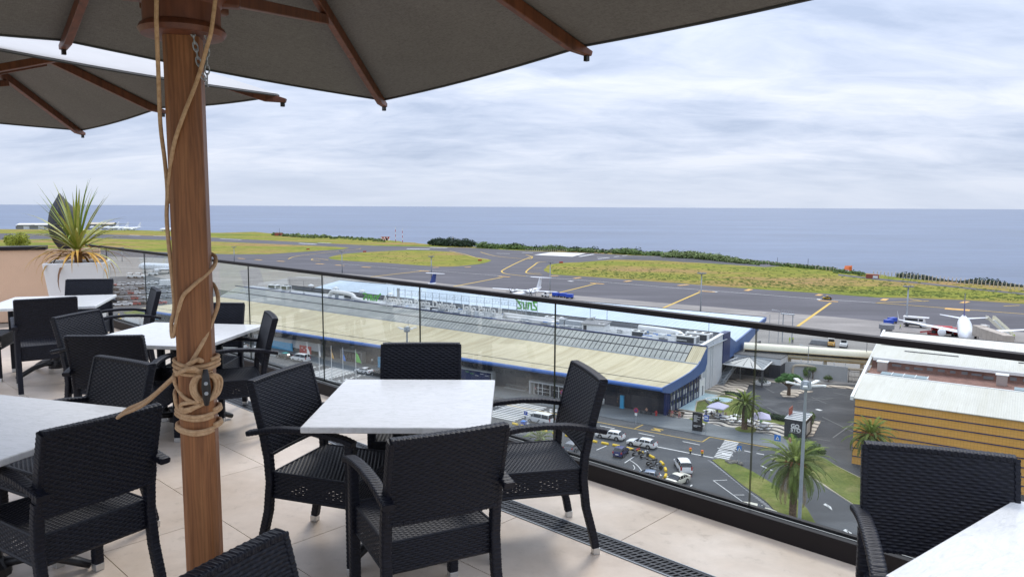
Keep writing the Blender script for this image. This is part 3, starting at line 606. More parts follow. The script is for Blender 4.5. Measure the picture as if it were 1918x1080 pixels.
# ------------------------------------------------------------------ parasols
def build_parasol(name, lab, centre, phi, S, zc, zm, za, near_up={}):
    root = thing(name, lab, 'parasol', (centre[0], centre[1], FLOOR), phi)
    h_, c_ = 0.0435, 0.014
    m = mb('teak_wood').prism([(h_ - c_, -h_), (h_, -h_ + c_), (h_, h_ - c_), (h_ - c_, h_), (-h_ + c_, h_), (-h_, h_ - c_), (-h_, -h_ + c_), (-h_ + c_, -h_)], 0.05, za - 0.02); post = m.build('post', root, bevel=0.003)
    post.rotation_euler = (0, 0, -phi + R(13))
    mb('dark_grey').box((0, 0, 0.03), (0.62, 0.62, 0.06)).build('base_plate', root, bevel=0.01)
    tips = []
    for k in range(8):
        a = math.tau * k / 8 + math.pi / 4
        dx, dy = math.cos(a), math.sin(a)
        if k % 2 == 0: tips.append(Vector((S * (1 if dx > 0 else -1), S * (1 if dy > 0 else -1), zc)))
        else: tips.append(Vector((S * round(dx), S * round(dy), zm)))
    for k in near_up: tips[k].z += near_up[k]
    apex = Vector((0, 0, za))
    # cloth: gores between the ribs, sagging a little
    for mat_, off, nm in (('shaded_cream_cloth', 0.0, 'canopy_underside'), ('cream_cloth', 0.006, 'canopy_cover')):  # lower sheet is added to carry the painted shade of the underside
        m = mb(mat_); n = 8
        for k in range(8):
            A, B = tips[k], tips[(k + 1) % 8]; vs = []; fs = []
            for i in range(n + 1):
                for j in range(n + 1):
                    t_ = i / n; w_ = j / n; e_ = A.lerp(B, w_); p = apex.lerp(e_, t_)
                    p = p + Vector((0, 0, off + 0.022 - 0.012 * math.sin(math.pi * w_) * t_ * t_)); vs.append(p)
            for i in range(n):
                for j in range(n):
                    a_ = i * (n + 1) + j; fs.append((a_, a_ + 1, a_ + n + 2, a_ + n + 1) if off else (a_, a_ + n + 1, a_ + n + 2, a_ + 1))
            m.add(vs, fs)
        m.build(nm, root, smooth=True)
    m = mb('dark_grey')
    for k in range(8):
        A, B = tips[k], tips[(k + 1) % 8]; m.tube([A.lerp(B, w_ / 8) + Vector((0, 0, 0.020 - 0.012 * math.sin(math.pi * w_ / 8))) for w_ in range(9)], 0.0055, 5)
    m.build('hem', root)
    run_z = 2.30
    for k in range(8):
        d = tips[k] - apex; dn = d.normalized(); side = Vector((-dn.y, dn.x, 0)).normalized(); upv = dn.cross(side); upv = upv if upv.z > 0 else -upv
        a0 = apex + dn * 0.06; a1 = apex + dn * (d.length + 0.035)
        m = mb('dark_teak_wood'); vs = []
        for p, h in ((a0, 0.045), (a1 - dn * 0.10, 0.045), (a1, 0.020)):
            for sx_, q_ in ((-1, 0.016), (1, 0.016), (1, 0.016 - h), (-1, 0.016 - h)): vs.append(p + side * (0.0145 * sx_) + upv * q_)
        m.add(vs, [(3, 2, 1, 0), (8, 9, 10, 11)] + [(i * 4 + j, i * 4 + (j + 1) % 4, i * 4 + 4 + (j + 1) % 4, i * 4 + 4 + j) for i in range(2) for j in range(4)])
        rib = m.build('rib', root, bevel=0.003)
        st0 = Vector((d.x, d.y, 0)).normalized() * 0.095 + Vector((0, 0, run_z)); st1 = apex + d * 0.56 - upv * 0.036
        dd = (st1 - st0).normalized(); sd = Vector((-dd.y, dd.x, 0)).normalized(); uu = dd.cross(sd); vs = []
        for p in (st0, st1):
            for a_, b_ in ((-1, -1), (1, -1), (1, 1), (-1, 1)): vs.append(p + sd * (0.013 * a_) + uu * (0.018 * b_))
        mb('dark_teak_wood').add(vs, [(3, 2, 1, 0), (4, 5, 6, 7), (0, 1, 5, 4), (1, 2, 6, 5), (2, 3, 7, 6), (3, 0, 4, 7)]).build('strut', root, bevel=0.003)
        mb('black_metal').box(tuple(a1 - dn * 0.012 - upv * 0.012), (0.016, 0.016, 0.03)).build('end_cap', rib)
    m = mb('dark_teak_wood'); zr = 2.165
    m.lathe([(0.062, zr), (0.098, zr + 0.004), (0.105, zr + 0.016), (0.100, zr + 0.026), (0.092, zr + 0.032), (0.092, zr + 0.078), (0.112, zr + 0.10), (0.118, zr + 0.15), (0.085, zr + 0.20), (0.06, zr + 0.21)], 24)
    hub = m.build('hub', root, smooth=True, auto=30)
    for k in range(8):
        a = math.tau * (k + 0.5) / 8; mb('dark_teak_wood').box((0.115 * math.cos(a), 0.115 * math.sin(a), zr + 0.125), (0.05, 0.034, 0.085), a).build('cheek', hub, bevel=0.006)
    return root, tips
U1 = (-0.836, 1.95)
par1, tips1 = build_parasol('parasol', 'large square cream parasol overhead on a wooden post with rope', U1, R(-49.4), 1.449, 2.272, 2.325, 2.83, {0: 0.06, 3: 0.045, 4: 0.06})
par2, tips2 = build_parasol('parasol', 'second square cream parasol at the left, its edge under the first', (-3.08, 3.68), R(-42), 1.36, 2.262, 2.315, 2.85)
par1['group'] = par2['group'] = 'square parasols over the terrace'
# rope, cleat and chain on the near post (points given in the post's own upright frame: angle round the post, height)
ropes = thing('rope', 'tan rope wound round the wooden post and tied on a black cleat', 'rope', (U1[0], U1[1], FLOOR), 0)
def rp(deg, z, r=0.062): a = R(deg); return Vector((r * math.cos(a), r * math.sin(a), z))
VIEW = math.degrees(math.atan2(-U1[1], -U1[0]))            # the side of the post that faces us
def zz(py): return (CAM_Z - FLOOR) + (380.5 - py) / 1400.0 * 1.95 * 1.012
def xo(px, py):                                             # sideways position on the post's face, metres to the right of its axis
    ax = 351 + (py - 150) * 0.039; return (px - ax) / 1400.0 * 1.95
def face(px, py, lift=0.0):                                 # point on the visible half of the post
    x = xo(px, py); r = 0.0485 + lift; x_ = max(-r, min(r, x)); a = math.asin(x_ / r) if abs(x) <= r else 0
    d0 = Vector((math.cos(R(VIEW)), math.sin(R(VIEW)), 0)); rt = Vector((-d0.y, d0.x, 0))
    if abs(x) > r: return rt * x + d0 * 0.01 + Vector((0, 0, zz(py)))
    return rt * (r * math.sin(a)) + d0 * (r * math.cos(a)) + Vector((0, 0, zz(py)))
def back(px, py, side): 
    return rt_() * (0.054 * side) - d0_() * 0.03 + Vector((0, 0, zz(py)))
def d0_(): return Vector((math.cos(R(VIEW)), math.sin(R(VIEW)), 0))
def rt_(): return Vector((-d0_().y, d0_().x, 0))
def smooth_path(pts, n=5):
    out = []
    for i in range(len(pts) - 1):
        p0, p1, p2, p3 = pts[max(i - 1, 0)], pts[i], pts[i + 1], pts[min(i + 2, len(pts) - 1)]
        for k in range(n):
            t_ = k / n; out.append(0.5 * ((2 * p1) + (-p0 + p2) * t_ + (2 * p0 - 5 * p1 + 4 * p2 - p3) * t_ ** 2 + (-p0 + 3 * p1 - 3 * p2 + p3) * t_ ** 3))
    out.append(pts[-1]); return out
rr = 0.0053
def rope(pts, name, r=rr): return mb('tan_rope').tube(smooth_path(pts), r, 8).build(name, ropes, smooth=True)
rope([face(312, -60, .078), face(308, 55, .072), face(308, 90, .064), face(309, 150, .030), face(311, 240, .012), face(318, 305, .006), face(322, 360, .004), face(321, 415, .002), face(330, 520), face(333, 570), face(328, 600, .002), face(331, 625), face(345, 555, .004), face(362, 532, .002), face(385, 512), face(402, 495), back(0, 478, 1.0), back(0, 470, .2) - d0_() * .035], 'hanging_line')
rope([face(408, -60, .085), face(402, 20, .080), face(395, 80, .068), face(389, 105, .052), face(372, 165, .022), face(350, 225, .012), face(334, 275, .006), face(326, 330, .003), face(324, 380, .002)], 'hanging_line')
rope([back(0, 515, -1) * 1.0 - d0_() * .03, back(0, 528, .6) - d0_() * .03, back(0, 540, 1.0), face(409, 565, .001), face(402, 590, .001), face(384, 630, .001), face(362, 668, .006), face(352, 680, .01)], 'hanging_line')
def coil(z_list, turns, name):
    pts = []
    n = 14
    for k in range(int(turns * n) + 1):
        f = k / (turns * n); z = z_list[0] + (z_list[1] - z_list[0]) * f + 0.004 * math.sin(k * 0.9)
        pts.append(rp(VIEW + 40 + 360 * k / n, z, 0.0535 + 0.002 * math.sin(k * 1.7)))
    return rope(pts, name)
coil((zz(668), zz(692)), 3.0, 'coil'); coil((zz(764), zz(776)), 2.0, 'coil'); coil((zz(793), zz(803)), 2.0, 'coil')
rope([back(0, 690, -.6) - d0_() * .03, back(0, 698, -1.0), face(333, 705, .004), face(336, 718, .004), face(350, 735, .006), face(368, 744, .008), face(385, 748, .012)], 'tie')
rope([back(0, 724, -.6) - d0_() * .03, back(0, 731, -1.0), face(334, 738, .004), face(338, 758, .004), face(352, 762, .006), face(372, 752, .01), face(388, 745, .014)], 'tie')
rope([face(388, 742, .018), face(350, 745, .012), face(344, 752, .01), face(352, 757, .01), face(378, 748, .016)], 'tie')
for k_, dx in enumerate((0, 4, 8)): rope([face(384 - dx, 742, .016), face(372 - dx * .9, 728, .014), face(369 - dx * .9, 712, .013), face(374 - dx * .8, 698, .014), face(383 - dx * .4, 693, .016)], 'tie', rr * 0.95)
for dx in (0, 5, 10): rope([face(390, 742, .016), face(398 + dx, 735, .014), face(404 + dx * 1.1, 717, .012), face(400 + dx, 702, .013), face(392 + dx * .5, 694, .016)], 'tie', rr * 0.95)
# the loose bight pulled out to the left over the chair back
b0 = Vector((-1.385, 2.36, zz(770) + 0.05 - 0.0)); e0 = face(352, 678, .012)
tail = P(222, 778, FLOOR + 0.925) - Vector((U1[0], U1[1], FLOOR)); 
mid = e0.lerp(tail, 0.5) + Vector((0, 0, -0.02))
off = Vector((0.007, 0.004, 0.008))
rope([face(380, 668, .004), e0 + off, mid + off * 1.6, tail.lerp(mid, 0.25) + off * 1.8, tail + Vector((-0.004, 0, -0.008)), tail.lerp(mid, 0.25) - off * 0.6, mid - off * 0.5, e0 - off, face(378, 690, .004)], 'loose_bight', 0.0066)
d0 = Vector((math.cos(R(VIEW)), math.sin(R(VIEW)), 0)); rt = Vector((-d0.y, d0.x, 0))
cl = thing('cleat', 'black two-bolt cleat screwed to the wooden post under the rope', 'cleat', Vector((U1[0], U1[1], FLOOR)) + face(387, 714), R(VIEW) + math.pi / 2)
m = mb('black_metal'); hh = (zz(682) - zz(748)) / 2
m.tube([(0, -0.030, -hh), (0, -0.036, -hh * .6), (0, -0.034, 0), (0, -0.036, hh * .6), (0, -0.030, hh)], [0.006, 0.0095, 0.012, 0.0095, 0.006], 10); m.box((0, -0.016, 0), (0.016, 0.034, 0.05)); m.build('body', cl, smooth=True, auto=40)
for s_ in (-1, 1): mb('galvanised_steel').lathe([(0.005, -0.001), (0.005, 0.002), (0.003, 0.003)], 10).build('bolt', cl).matrix_local = Matrix.Translation((0, -0.0465, 0.013 * s_)) @ Matrix.Rotation(R(90), 4, 'X')
cn = thing('chain', 'short galvanised chain hanging from the parasol hub', 'chain', (U1[0], U1[1], FLOOR), 0)
def ringpts(c, a, b, h, w_): return [c + a * (w_ * math.cos(math.tau * k / 10)) + b * (h * math.sin(math.tau * k / 10)) for k in range(11)]
def chain(p0, p1, n):
    for i in range(n):
        c = p0.lerp(p1, (i + 0.5) / n); a = (rt if i % 2 == 0 else d0); mb('galvanised_steel').tube(ringpts(c, a, (p1 - p0).normalized(), 0.0125, 0.0055), 0.0019, 6).build('link', cn, smooth=True)
chain(face(363, 75, .012), face(378, 150, .016), 6); chain(face(378, 150, .016), face(390, 170, .012), 2); chain(face(388, 45, .035), face(389, 165, .014), 8)

# ------------------------------------------------------------------ left end of the terrace: wall, planter, plant, pod sculpture, bush
wa, wb = P(-260, 471, FLOOR + 1.08), P(186, 463, FLOOR + 1.08)
wdir = (wb - wa); wl = wdir.length; wang = math.atan2(wdir.y, wdir.x)
wall = thing('parapet_wall', 'peach rendered parapet wall at the left end of the terrace', 'wall', (wa.x, wa.y, FLOOR), wang)
mb('peach_render').box((wl / 2, 0.14, 0.53), (wl, 0.28, 1.06)).build('render', wall, bevel=0.01)
cx = (P(86, 462, FLOOR + 1.10) - wa).length
mb('dark_bronze_metal').box((cx / 2, 0.14, 1.085), (cx, 0.34, 0.05)).build('coping', wall, bevel=0.004)
PL = P(146, 489, FLOOR + 1.0)
pt = thing('planter', 'tall tapered white planter holding a spiky plant', 'planter', (PL.x, PL.y, FLOOR), R(22))
def sqring(h, z): return [(-h, -h, z), (h, -h, z), (h, h, z), (-h, h, z)]
m = mb('planter_white'); rings = [(0.235, 0.0), (0.345, 1.0), (0.318, 1.0), (0.315, 0.93)]; vs = []
for h, z in rings: vs += sqring(h, z)
fs = [(3, 2, 1, 0)] + [(i * 4 + j, i * 4 + (j + 1) % 4, i * 4 + 4 + (j + 1) % 4, i * 4 + 4 + j) for i in range(3) for j in range(4)]
m.add(vs, fs).build('pot', pt, bevel=0.012, seg=3)
mb('soil').box((0, 0, 0.925), (0.62, 0.62, 0.02)).build('soil', pt)
pl = thing('spiky_plant', 'spiky cordyline plant with green upright and orange drooping leaves', 'plant', (PL.x, PL.y, FLOOR + 0.93))
mb('date_orange').tube([(0, 0, 0), (0.01, 0, 0.12), (0, 0.01, 0.26)], [0.045, 0.05, 0.035], 8).build('stem', pl, smooth=True)
rnd = random.Random(11)
def leaf(az, el, L_, droop, w_, mat_, z0):
    L_ *= 0.88; n = 9; d = Vector((math.cos(az), math.sin(az), 0)); s_ = Vector((-d.y, d.x, 0)); p = Vector((0, 0, z0)) + d * 0.02; e_ = el; vs = []; fs = []
    for i in range(n + 1):
        t_ = i / n; wd_ = w_ * (0.55 + 0.9 * math.sin(math.pi * min(t_ * 0.9 + 0.1, 1)) ** 0.8) * (1 - t_ ** 3) / 1.4 + 0.0008
        nn = Vector((-math.sin(e_) * d.x, -math.sin(e_) * d.y, math.cos(e_)))
        vs += [p - s_ * wd_ + nn * wd_ * 0.35, p, p + s_ * wd_ + nn * wd_ * 0.35]
        p = p + (d * math.cos(e_) + Vector((0, 0, math.sin(e_)))) * (L_ / n); e_ -= droop / n * (0.4 + 1.6 * t_)
    for i in range(n):
        a_ = i * 3; fs += [(a_, a_ + 1, a_ + 4, a_ + 3), (a_ + 1, a_ + 2, a_ + 5, a_ + 4)]
    mb(mat_).add(vs, fs).build('leaf', pl, smooth=True)
M('leaf_fresh', (0.20, 0.27, 0.03), 0.45, var=0.3, scale=3); M('leaf_pale', (0.38, 0.38, 0.09), 0.5, var=0.25, scale=3); M('leaf_orange', (0.50, 0.27, 0.04), 0.6, var=0.35, scale=3); M('leaf_brown', (0.23, 0.115, 0.055), 0.8, var=0.3, scale=4)
for k in range(30): leaf(rnd.uniform(0, math.tau), rnd.uniform(1.05, 1.52), rnd.uniform(0.75, 1.05), rnd.uniform(0.05, 0.5), 0.016, rnd.choice(['leaf_fresh', 'leaf_fresh', 'leaf_pale']), 0.25)
for k in range(38): leaf(math.tau * k / 38 + rnd.uniform(-.15, .15), rnd.uniform(0.45, 0.98), rnd.uniform(0.72, 1.0), rnd.uniform(0.6, 1.35), 0.0155, rnd.choice(['leaf_fresh', 'leaf_pale', 'leaf_pale']), 0.22)
for k in range(14): leaf(math.tau * k / 14 + rnd.uniform(-.2, .2), rnd.uniform(0.0, 0.4), rnd.uniform(0.6, 0.9), rnd.uniform(0.9, 1.6), 0.018, rnd.choice(['leaf_pale', 'leaf_orange']), 0.18)
for k in range(24): leaf(math.tau * k / 24 + rnd.uniform(-.2, .2), rnd.uniform(-0.1, 0.45), rnd.uniform(0.55, 0.85), rnd.uniform(1.5, 2.3), 0.017, rnd.choice(['leaf_orange', 'leaf_orange', 'leaf_brown']), 0.14)
pd = P(112, 463, FLOOR + 1.09) + Vector((0, 0.16, 0))
pod = thing('pod_sculpture', 'dark grey pointed pod sculpture standing on the end of the wall', 'sculpture', (pd.x, pd.y, FLOOR + 1.062), R(-10))
m = mb('pod_dark'); prof = [(0.10, 0.0), (0.115, 0.03), (0.16, 0.10), (0.20, 0.20), (0.222, 0.32), (0.215, 0.43), (0.185, 0.54), (0.135, 0.64), (0.08, 0.72), (0.04, 0.78), (0.012, 0.83), (0.0, 0.835)]
m.lathe(prof, 28); pb = m.build('body', pod, smooth=True)
for v in pb.data.vertices: k = max(0, v.co.z - 0.45); v.co.x -= k * 0.16
m = mb('pod_dark'); m.tube([(0.10, -0.17, 0.50), (0.02, -0.155, 0.60), (-0.06, -0.07, 0.70)], [0.004, 0.012, 0.004], 6); m.build('fold', pod, smooth=True)
bz = P(46, 452, FLOOR + 1.05)
bush = thing('bushy_plant', 'rounded yellow-green bush in a trough behind the parapet wall', 'plant', (bz.x * 1.06 - 0.1, bz.y * 1.06, FLOOR))
mb('grey_render').box((0, 0, 0.4), (1.6, 0.5, 0.8)).build('trough', bush)
def clump_mesh(m, c, rad, n, size, rnd, squash=0.8, up_bias=0.3, core=0.35):
    """many small leaf faces spread through an uneven crown"""
    vs = []; fs = []
    for i in range(n):
        d = Vector((rnd.gauss(0, 1), rnd.gauss(0, 1), rnd.gauss(0, 1))).normalized(); r_ = rad * (core + (1 - core) * rnd.random() ** 0.5)
        p = Vector(c) + Vector((d.x * r_, d.y * r_, d.z * r_ * squash)); nrm_ = (d + Vector((rnd.uniform(-.8, .8), rnd.uniform(-.8, .8), rnd.uniform(-.5, .8) + up_bias))).normalized()
        a = nrm_.orthogonal().normalized(); a = Matrix.Rotation(rnd.uniform(0, 6.28), 3, nrm_) @ a; b = nrm_.cross(a); s_ = size * rnd.uniform(0.6, 1.4); o_ = len(vs)
        vs += [p - a * s_, p - b * s_ * 0.5, p + a * s_, p + b * s_ * 0.5]; fs.append((o_, o_ + 1, o_ + 2, o_ + 3))
    m.add(vs, fs)
m = mb('leaf_yellow')
for k in range(9): clump_mesh(m, (rnd.uniform(-.15, .15), rnd.uniform(-.12, .12), 1.02 + rnd.uniform(-.05, .08)), rnd.uniform(0.10, 0.15), 300, 0.018, rnd)
m.build('foliage', bush)

# ================================================================== the airport below
def flat(name, pts, z, mat_, kind='structure', sub=None):
    """a level sheet on the ground; pts are (x, y) places"""
    m = mb(mat_); m.sheet([(p[0], p[1], z) for p in pts]); o = m.build(name); o['kind'] = kind
    bm = bmesh.new(); bm.from_mesh(o.data)
    for f in bm.faces:
        if f.normal.z < 0: f.normal_flip()
    bmesh.ops.triangulate(bm, faces=bm.faces[:]); bm.to_mesh(o.data); bm.free(); return o
def pp(*px): return [P(x, y, 0) for x, y in px]
def flat_solid(name, pts, z0, z1, mat_): o = mb(mat_).prism([(p[0], p[1]) for p in pts], z0, z1).build(name); o['kind'] = 'structure'; return o
SEA = -67.0
m = mb('sea_water'); m.sheet([(-60000, -2000, SEA), (60000, -2000, SEA), (60000, 42000, SEA), (-60000, 42000, SEA)]); structure(m.build('sea'))
coast = [(-700, 430), (-200, 428), (0, 429), (130, 430), (250, 431), (330, 433), (400, 436), (480, 434), (540, 440), (640, 444), (720, 449), (800, 457), (880, 461), (1000, 466), (1100, 470), (1200, 475), (1300, 479), (1400, 489), (1480, 498), (1560, 505), (1640, 513), (1700, 521), (1800, 529), (1918, 538), (2200, 556), (2700, 590)]
rnd = random.Random(3)
cp = []
for (x0, y0), (x1, y1) in zip(coast, coast[1:]):
    n = 6
    for k in range(n):
        p = P(x0 + (x1 - x0) * k / n, y0 + (y1 - y0) * k / n, 0); cp.append(Vector((p.x + rnd.uniform(-3, 3), p.y + rnd.uniform(-3, 3), 0)))
land = cp + [Vector((900, 200, 0)), Vector((900, -500, 0)), Vector((-2500, -500, 0)), Vector((-2800, 700, 0))]
m = mb('airfield_grass'); m.sheet([(p.x, p.y, 0) for p in land]); g = m.build('airfield_ground'); g['kind'] = 'structure'
bm = bmesh.new(); bm.from_mesh(g.data)
for f in bm.faces:
    if f.normal.z < 0: f.normal_flip()
bmesh.ops.triangulate(bm, faces=bm.faces[:]); bm.to_mesh(g.data); bm.free()
m = mb('cliff_rock'); vs = []; fs = []
for i, p in enumerate(cp):
    d = Vector((p.x, p.y, 0)).normalized(); vs += [(p.x, p.y, 0), (p.x + d.x * 14, p.y + d.y * 14, -26), (p.x + d.x * 30, p.y + d.y * 30, SEA - 2)]
for i in range(len(cp) - 1):
    for j in range(2): fs.append((i * 3 + j, i * 3 + j + 1, i * 3 + j + 4, i * 3 + j + 3))
structure(m.add(vs, fs).build('sea_cliff'))
# ---- pavements
flat('taxiway', pp((-600, 436.5), (0, 437), (180, 438.5), (400, 445), (575, 454), (700, 460), (880, 464), (1000, 470.5), (1112, 474), (1180, 478), (1290, 481), (1400, 489), (1500, 497), (1430, 500), (1330, 494), (1240, 488), (1150, 486)) + [P(1060, 493, 0), P(1019, 503, 0), P(1019, 507, 0), P(1035, 514, 0), P(1100, 518, 0), P(1280, 531, 0), P(1340, 536, 0), P(1440, 543, 0), P(1520, 548, 0), P(1644, 557, 0), P(1700, 558, 0), P(1810, 562, 0), P(1918, 569, 0), P(2300, 596, 0)] + pp((2400, 680), (1918, 640), (840, 560), (-300, 520), (-700, 480)), 0.02, 'taxiway_asphalt')
def spl(pts, n=5): return [Vector((q_.x, q_.y, 0)) for q_ in smooth_path([Vector(p) for p in pts], n)]
isl1 = pp((-700, 450), (0, 449), (175, 446), (330, 450), (420, 453), (560, 459), (620, 461.5), (655, 464), (640, 467), (575, 471), (500, 476), (430, 476), (325, 473), (200, 468), (-700, 466))
flat('grass_verge', isl1, 0.05, 'airfield_grass')
isl2 = spl([P(*a) for a in ((615, 482.5), (628, 478.5), (650, 475), (690, 472), (725, 470), (775, 468.3), (842, 471.5), (868, 477), (895, 482.5), (915, 486), (920, 488), (905, 493), (880, 496.5), (837, 499.3), (780, 496.5), (725, 492.5), (670, 489.5), (640, 487.5), (620, 485), (615, 482.5))])
flat('grass_island', isl2[:-1], 0.05, 'airfield_grass')
flat('disused_pad', pp((1175, 481), (1290, 483), (1390, 490), (1440, 495), (1400, 496.5), (1330, 492), (1240, 488), (1160, 486)), 0.024, 'yard_asphalt')
flat('grass_verge', spl([P(*a) for a in ((1021, 506), (1024, 499), (1032, 495), (1060, 492), (1100, 490.3), (1150, 486.5), (1200, 488.5), (1260, 490), (1330, 493.2), (1430, 500))], 3) + pp((1560, 506), (1640, 514), (1700, 522), (1918, 540), (2300, 566), (2300, 594), (1918, 567.5), (1810, 561), (1700, 557), (1644, 556), (1520, 547), (1440, 542), (1340, 535), (1280, 530), (1100, 517), (1040, 513), (1025, 510)), 0.045, 'airfield_grass')
flat('apron', pp((-500, 474), (200, 480), (330, 484), (460, 496), (600, 508), (700, 517), (840, 532), (921, 539), (1077, 553.5), (1240, 567), (1340, 575), (1440, 584), (1560, 593), (1665, 603), (1918, 622), (2500, 668)) + [W(110, -10), W(60, 30), W(-200, 45), W(-420, 10)], 0.04, 'apron_concrete')
# coastal perimeter track
flat('perimeter_track', pp((1570, 513), (1640, 521), (1720, 528), (1800, 537), (1918, 549), (2200, 570), (2200, 574), (1918, 552), (1800, 540), (1720, 531), (1640, 524), (1570, 516)), 0.06, 'taxiway_asphalt')
# ---- painted lines: each run of paint is one sheet of markings
class Lines:
    def __init__(s, name, mat_, z): s.m = mb(mat_); s.name = name; s.z = z
    def seg(s, a, b, w_):
        a, b = Vector((a[0], a[1], 0)), Vector((b[0], b[1], 0)); d = (b - a).normalized(); n = Vector((-d.y, d.x, 0)) * (w_ / 2)
        s.m.add([(a.x - n.x, a.y - n.y, s.z), (b.x - n.x, b.y - n.y, s.z), (b.x + n.x, b.y + n.y, s.z), (a.x + n.x, a.y + n.y, s.z)], [(0, 1, 2, 3)])
    def path(s, pts, w_):
        for a, b in zip(pts, pts[1:]): s.seg(a, b, w_)
    def poly(s, pts): s.m.sheet([(p[0], p[1], s.z) for p in pts])
    def done(s): o = s.m.build(s.name); o['kind'] = 'structure'; return o
l = Lines('taxiway_line', 'yellow_marking', 0.075)
for a, b in (((1494, 611), (1556, 567)), ((1200, 595), (1311, 547)), ((1020, 555), (1117, 531)), ((842, 538), (942, 519)), ((690, 519), (790, 507.5))): l.seg(P(*a), P(*b), 1.0)
for a, b, w_ in (((1640, 567), (1740, 563.5), .7), ((1704, 560), (1732, 564.5), .8), ((1880, 573), (1910, 572), .8)): l.seg(P(*a), P(*b), w_)
l.path(spl([P(*a) for a in ((1918, 588), (1800, 579), (1700, 571.5), (1640, 567))], 3), 0.8)
l.path(spl([P(*a) for a in ((900, 472), (925, 479), (960, 483), (990, 485), (997, 481), (985, 477))], 3), 0.8)
l.path(spl([P(*a) for a in ((998, 480), (975, 489), (945, 504), (940, 509), (950, 513), (985, 517))], 4), 0.9)
l.path(spl([P(*a) for a in ((1036, 490.5), (1010, 491), (1000, 497), (986, 508), (990, 512), (1015, 514.5))], 4), 0.9)
l.path(pp((842, 470), (870, 476), (890, 482), (915, 486)), 0.9)
for a, b in (((987, 503.5), (1014, 502)), ((989, 510), (1012, 511.5))): l.seg(P(*a), P(*b), 0.6)
l.path(spl([P(*a) for a in ((615, 487), (602, 485), (588, 484), (584, 487), (600, 489))], 3), 0.7)
l.path(spl([P(*a) for a in ((676, 465), (668, 467), (640, 469.5), (560, 479), (540, 485))], 3), 0.7)
l.done()
l = Lines('taxiway_line', 'white_marking', 0.08)
l.path(pp((985, 517), (1080, 524), (1243, 537.5), (1534, 560), (1640, 567)), 0.5)
l.path(pp((640, 494), (760, 504), (842, 509), (940, 517)), 0.4)
for a, b in (((1000, 477.5), (1072, 481)),): pass
l.poly(pp((1000, 477.3), (1032, 472.5), (1097, 474.5), (1072, 480.6)))
for a, b, w_ in (((1085, 480.5), (1112, 476), 2.5), ((1118, 482), (1142, 482.4), 2), ((1120, 485), (1140, 482.5), 1.2), ((1150, 481), (1160, 480), 1.5), ((1165, 479), (1175, 478), 1.5), ((560, 455.5), (592, 457.5), 3.5), ((595, 454.5), (620, 455.5), 2.5), ((762, 466), (805, 466.8), 4.5), ((805, 463.3), (838, 464.3), 3.5), ((412, 447.3), (452, 449), 2.5), ((978, 473), (998, 473.6), 2.0), ((930, 474.5), (955, 475.2), 1.5), ((243, 440.5), (262, 441.3), 3), ((287, 441.7), (318, 442.5), 2.5), ((1065, 526), (1073, 527), 2), ((1333, 546), (1343, 547), 2), ((1530, 560.5), (1537, 561), 2)): l.seg(P(*a), P(*b), w_)
l.done()
l = Lines('stand_marking', 'orange_marking', 0.085)
for c in ((452, 484.2), (484, 486.5), (526, 489.3), (599, 494.2), (636, 496.8), (686, 500.3), (795, 507.7), (944, 518), (1118, 531), (1324, 545.8), (1551, 563.8)): p = P(*c); l.seg(p - UX * 3.8, p + UX * 3.8, 2.0)
for a, b in (((1270, 534.8), (1289, 533.3)), ((1397, 544.5), (1407, 541.6)), ((1531, 553.5), (1538, 551.2)), ((1653, 563), (1660, 559.5)), ((1075, 521.5), (1088, 519.8)), ((1170, 527.5), (1182, 525.8)), ((1802, 567.5), (1812, 564.5)), ((1030, 517), (1046, 516.4)), ((810, 501), (822, 500.6)), ((870, 500.4), (882, 500))): l.seg(P(*a), P(*b), 2.2)
for a in ((1793, 579.5),): p = P(*a); l.seg(p - UX * 4, p + UX * 4, 5)
l.done()
# ---- landside roads
flat('road', [W(-330, -7.6), W(29, -7.6), W(29.5, -2), W(31.5, -2), W(60, -8.5), W(90, -80), W(-330, -120)], 0.06, 'road_asphalt')
flat('road', [W(-5, 10), W(33, 14), W(80, 14), W(90, -80), W(-5, -80)], 0.05, 'road_asphalt')
flat('car_yard', [W(4.5, 9), W(5.5, 25), W(-2, 35), W(24, 46), W(33, 52), W(33, -1.5), W(24, -1.5)], 0.065, 'yard_asphalt')
flat('car_park', [W(-170, -14), W(-172, 60), W(-330, 90), W(-400, -40)], 0.07, 'road_asphalt')
def round_poly(pts, n=4): return spl(pts + [pts[0]], n)[:-1]
flat_solid('sidewalk', [W(-330, -7.5), W(-330, 1.5), W(0, 1.5), W(3, 1.5), W(4, 3), W(13, 3.2), W(20, 2.5), W(25.6, -1.2), W(27, -2.5), W(27.2, -4.5), W(25.5, -6.5), W(22.5, -7.3), W(20, -7.5)], 0.0, 0.13, 'sidewalk_paving')
wp = pp((1248, 780), (1258, 771), (1300, 770), (1345, 775.5), (1400, 785), (1468, 796), (1470, 818), (1418, 811), (1390, 803), (1350, 799), (1330, 794), (1290, 785))
flat('mosaic_paving', wp, 0.145, 'wave_mosaic')
flat('lawn', round_poly(pp((1303, 772), (1306, 757), (1332, 747), (1352, 741), (1368, 743), (1400, 757), (1422, 772), (1446, 783), (1468, 790), (1468, 797), (1440, 791), (1400, 785.5), (1345, 776)), 3), 0.155, 'lawn_grass')
flat('lawn', round_poly(pp((1290, 784.5), (1300, 783.5), (1322, 789), (1325, 794), (1318, 796), (1300, 790)), 4), 0.16, 'lawn_grass')
flat('lawn', round_poly(pp((1377, 802), (1388, 799), (1412, 802), (1417, 807), (1410, 811), (1390, 810), (1378, 806)), 4), 0.16, 'lawn_grass')
flat('lawn', round_poly(pp((1466, 819), (1474, 817), (1500, 823), (1502, 828), (1490, 829), (1472, 824)), 4), 0.16, 'lawn_grass')
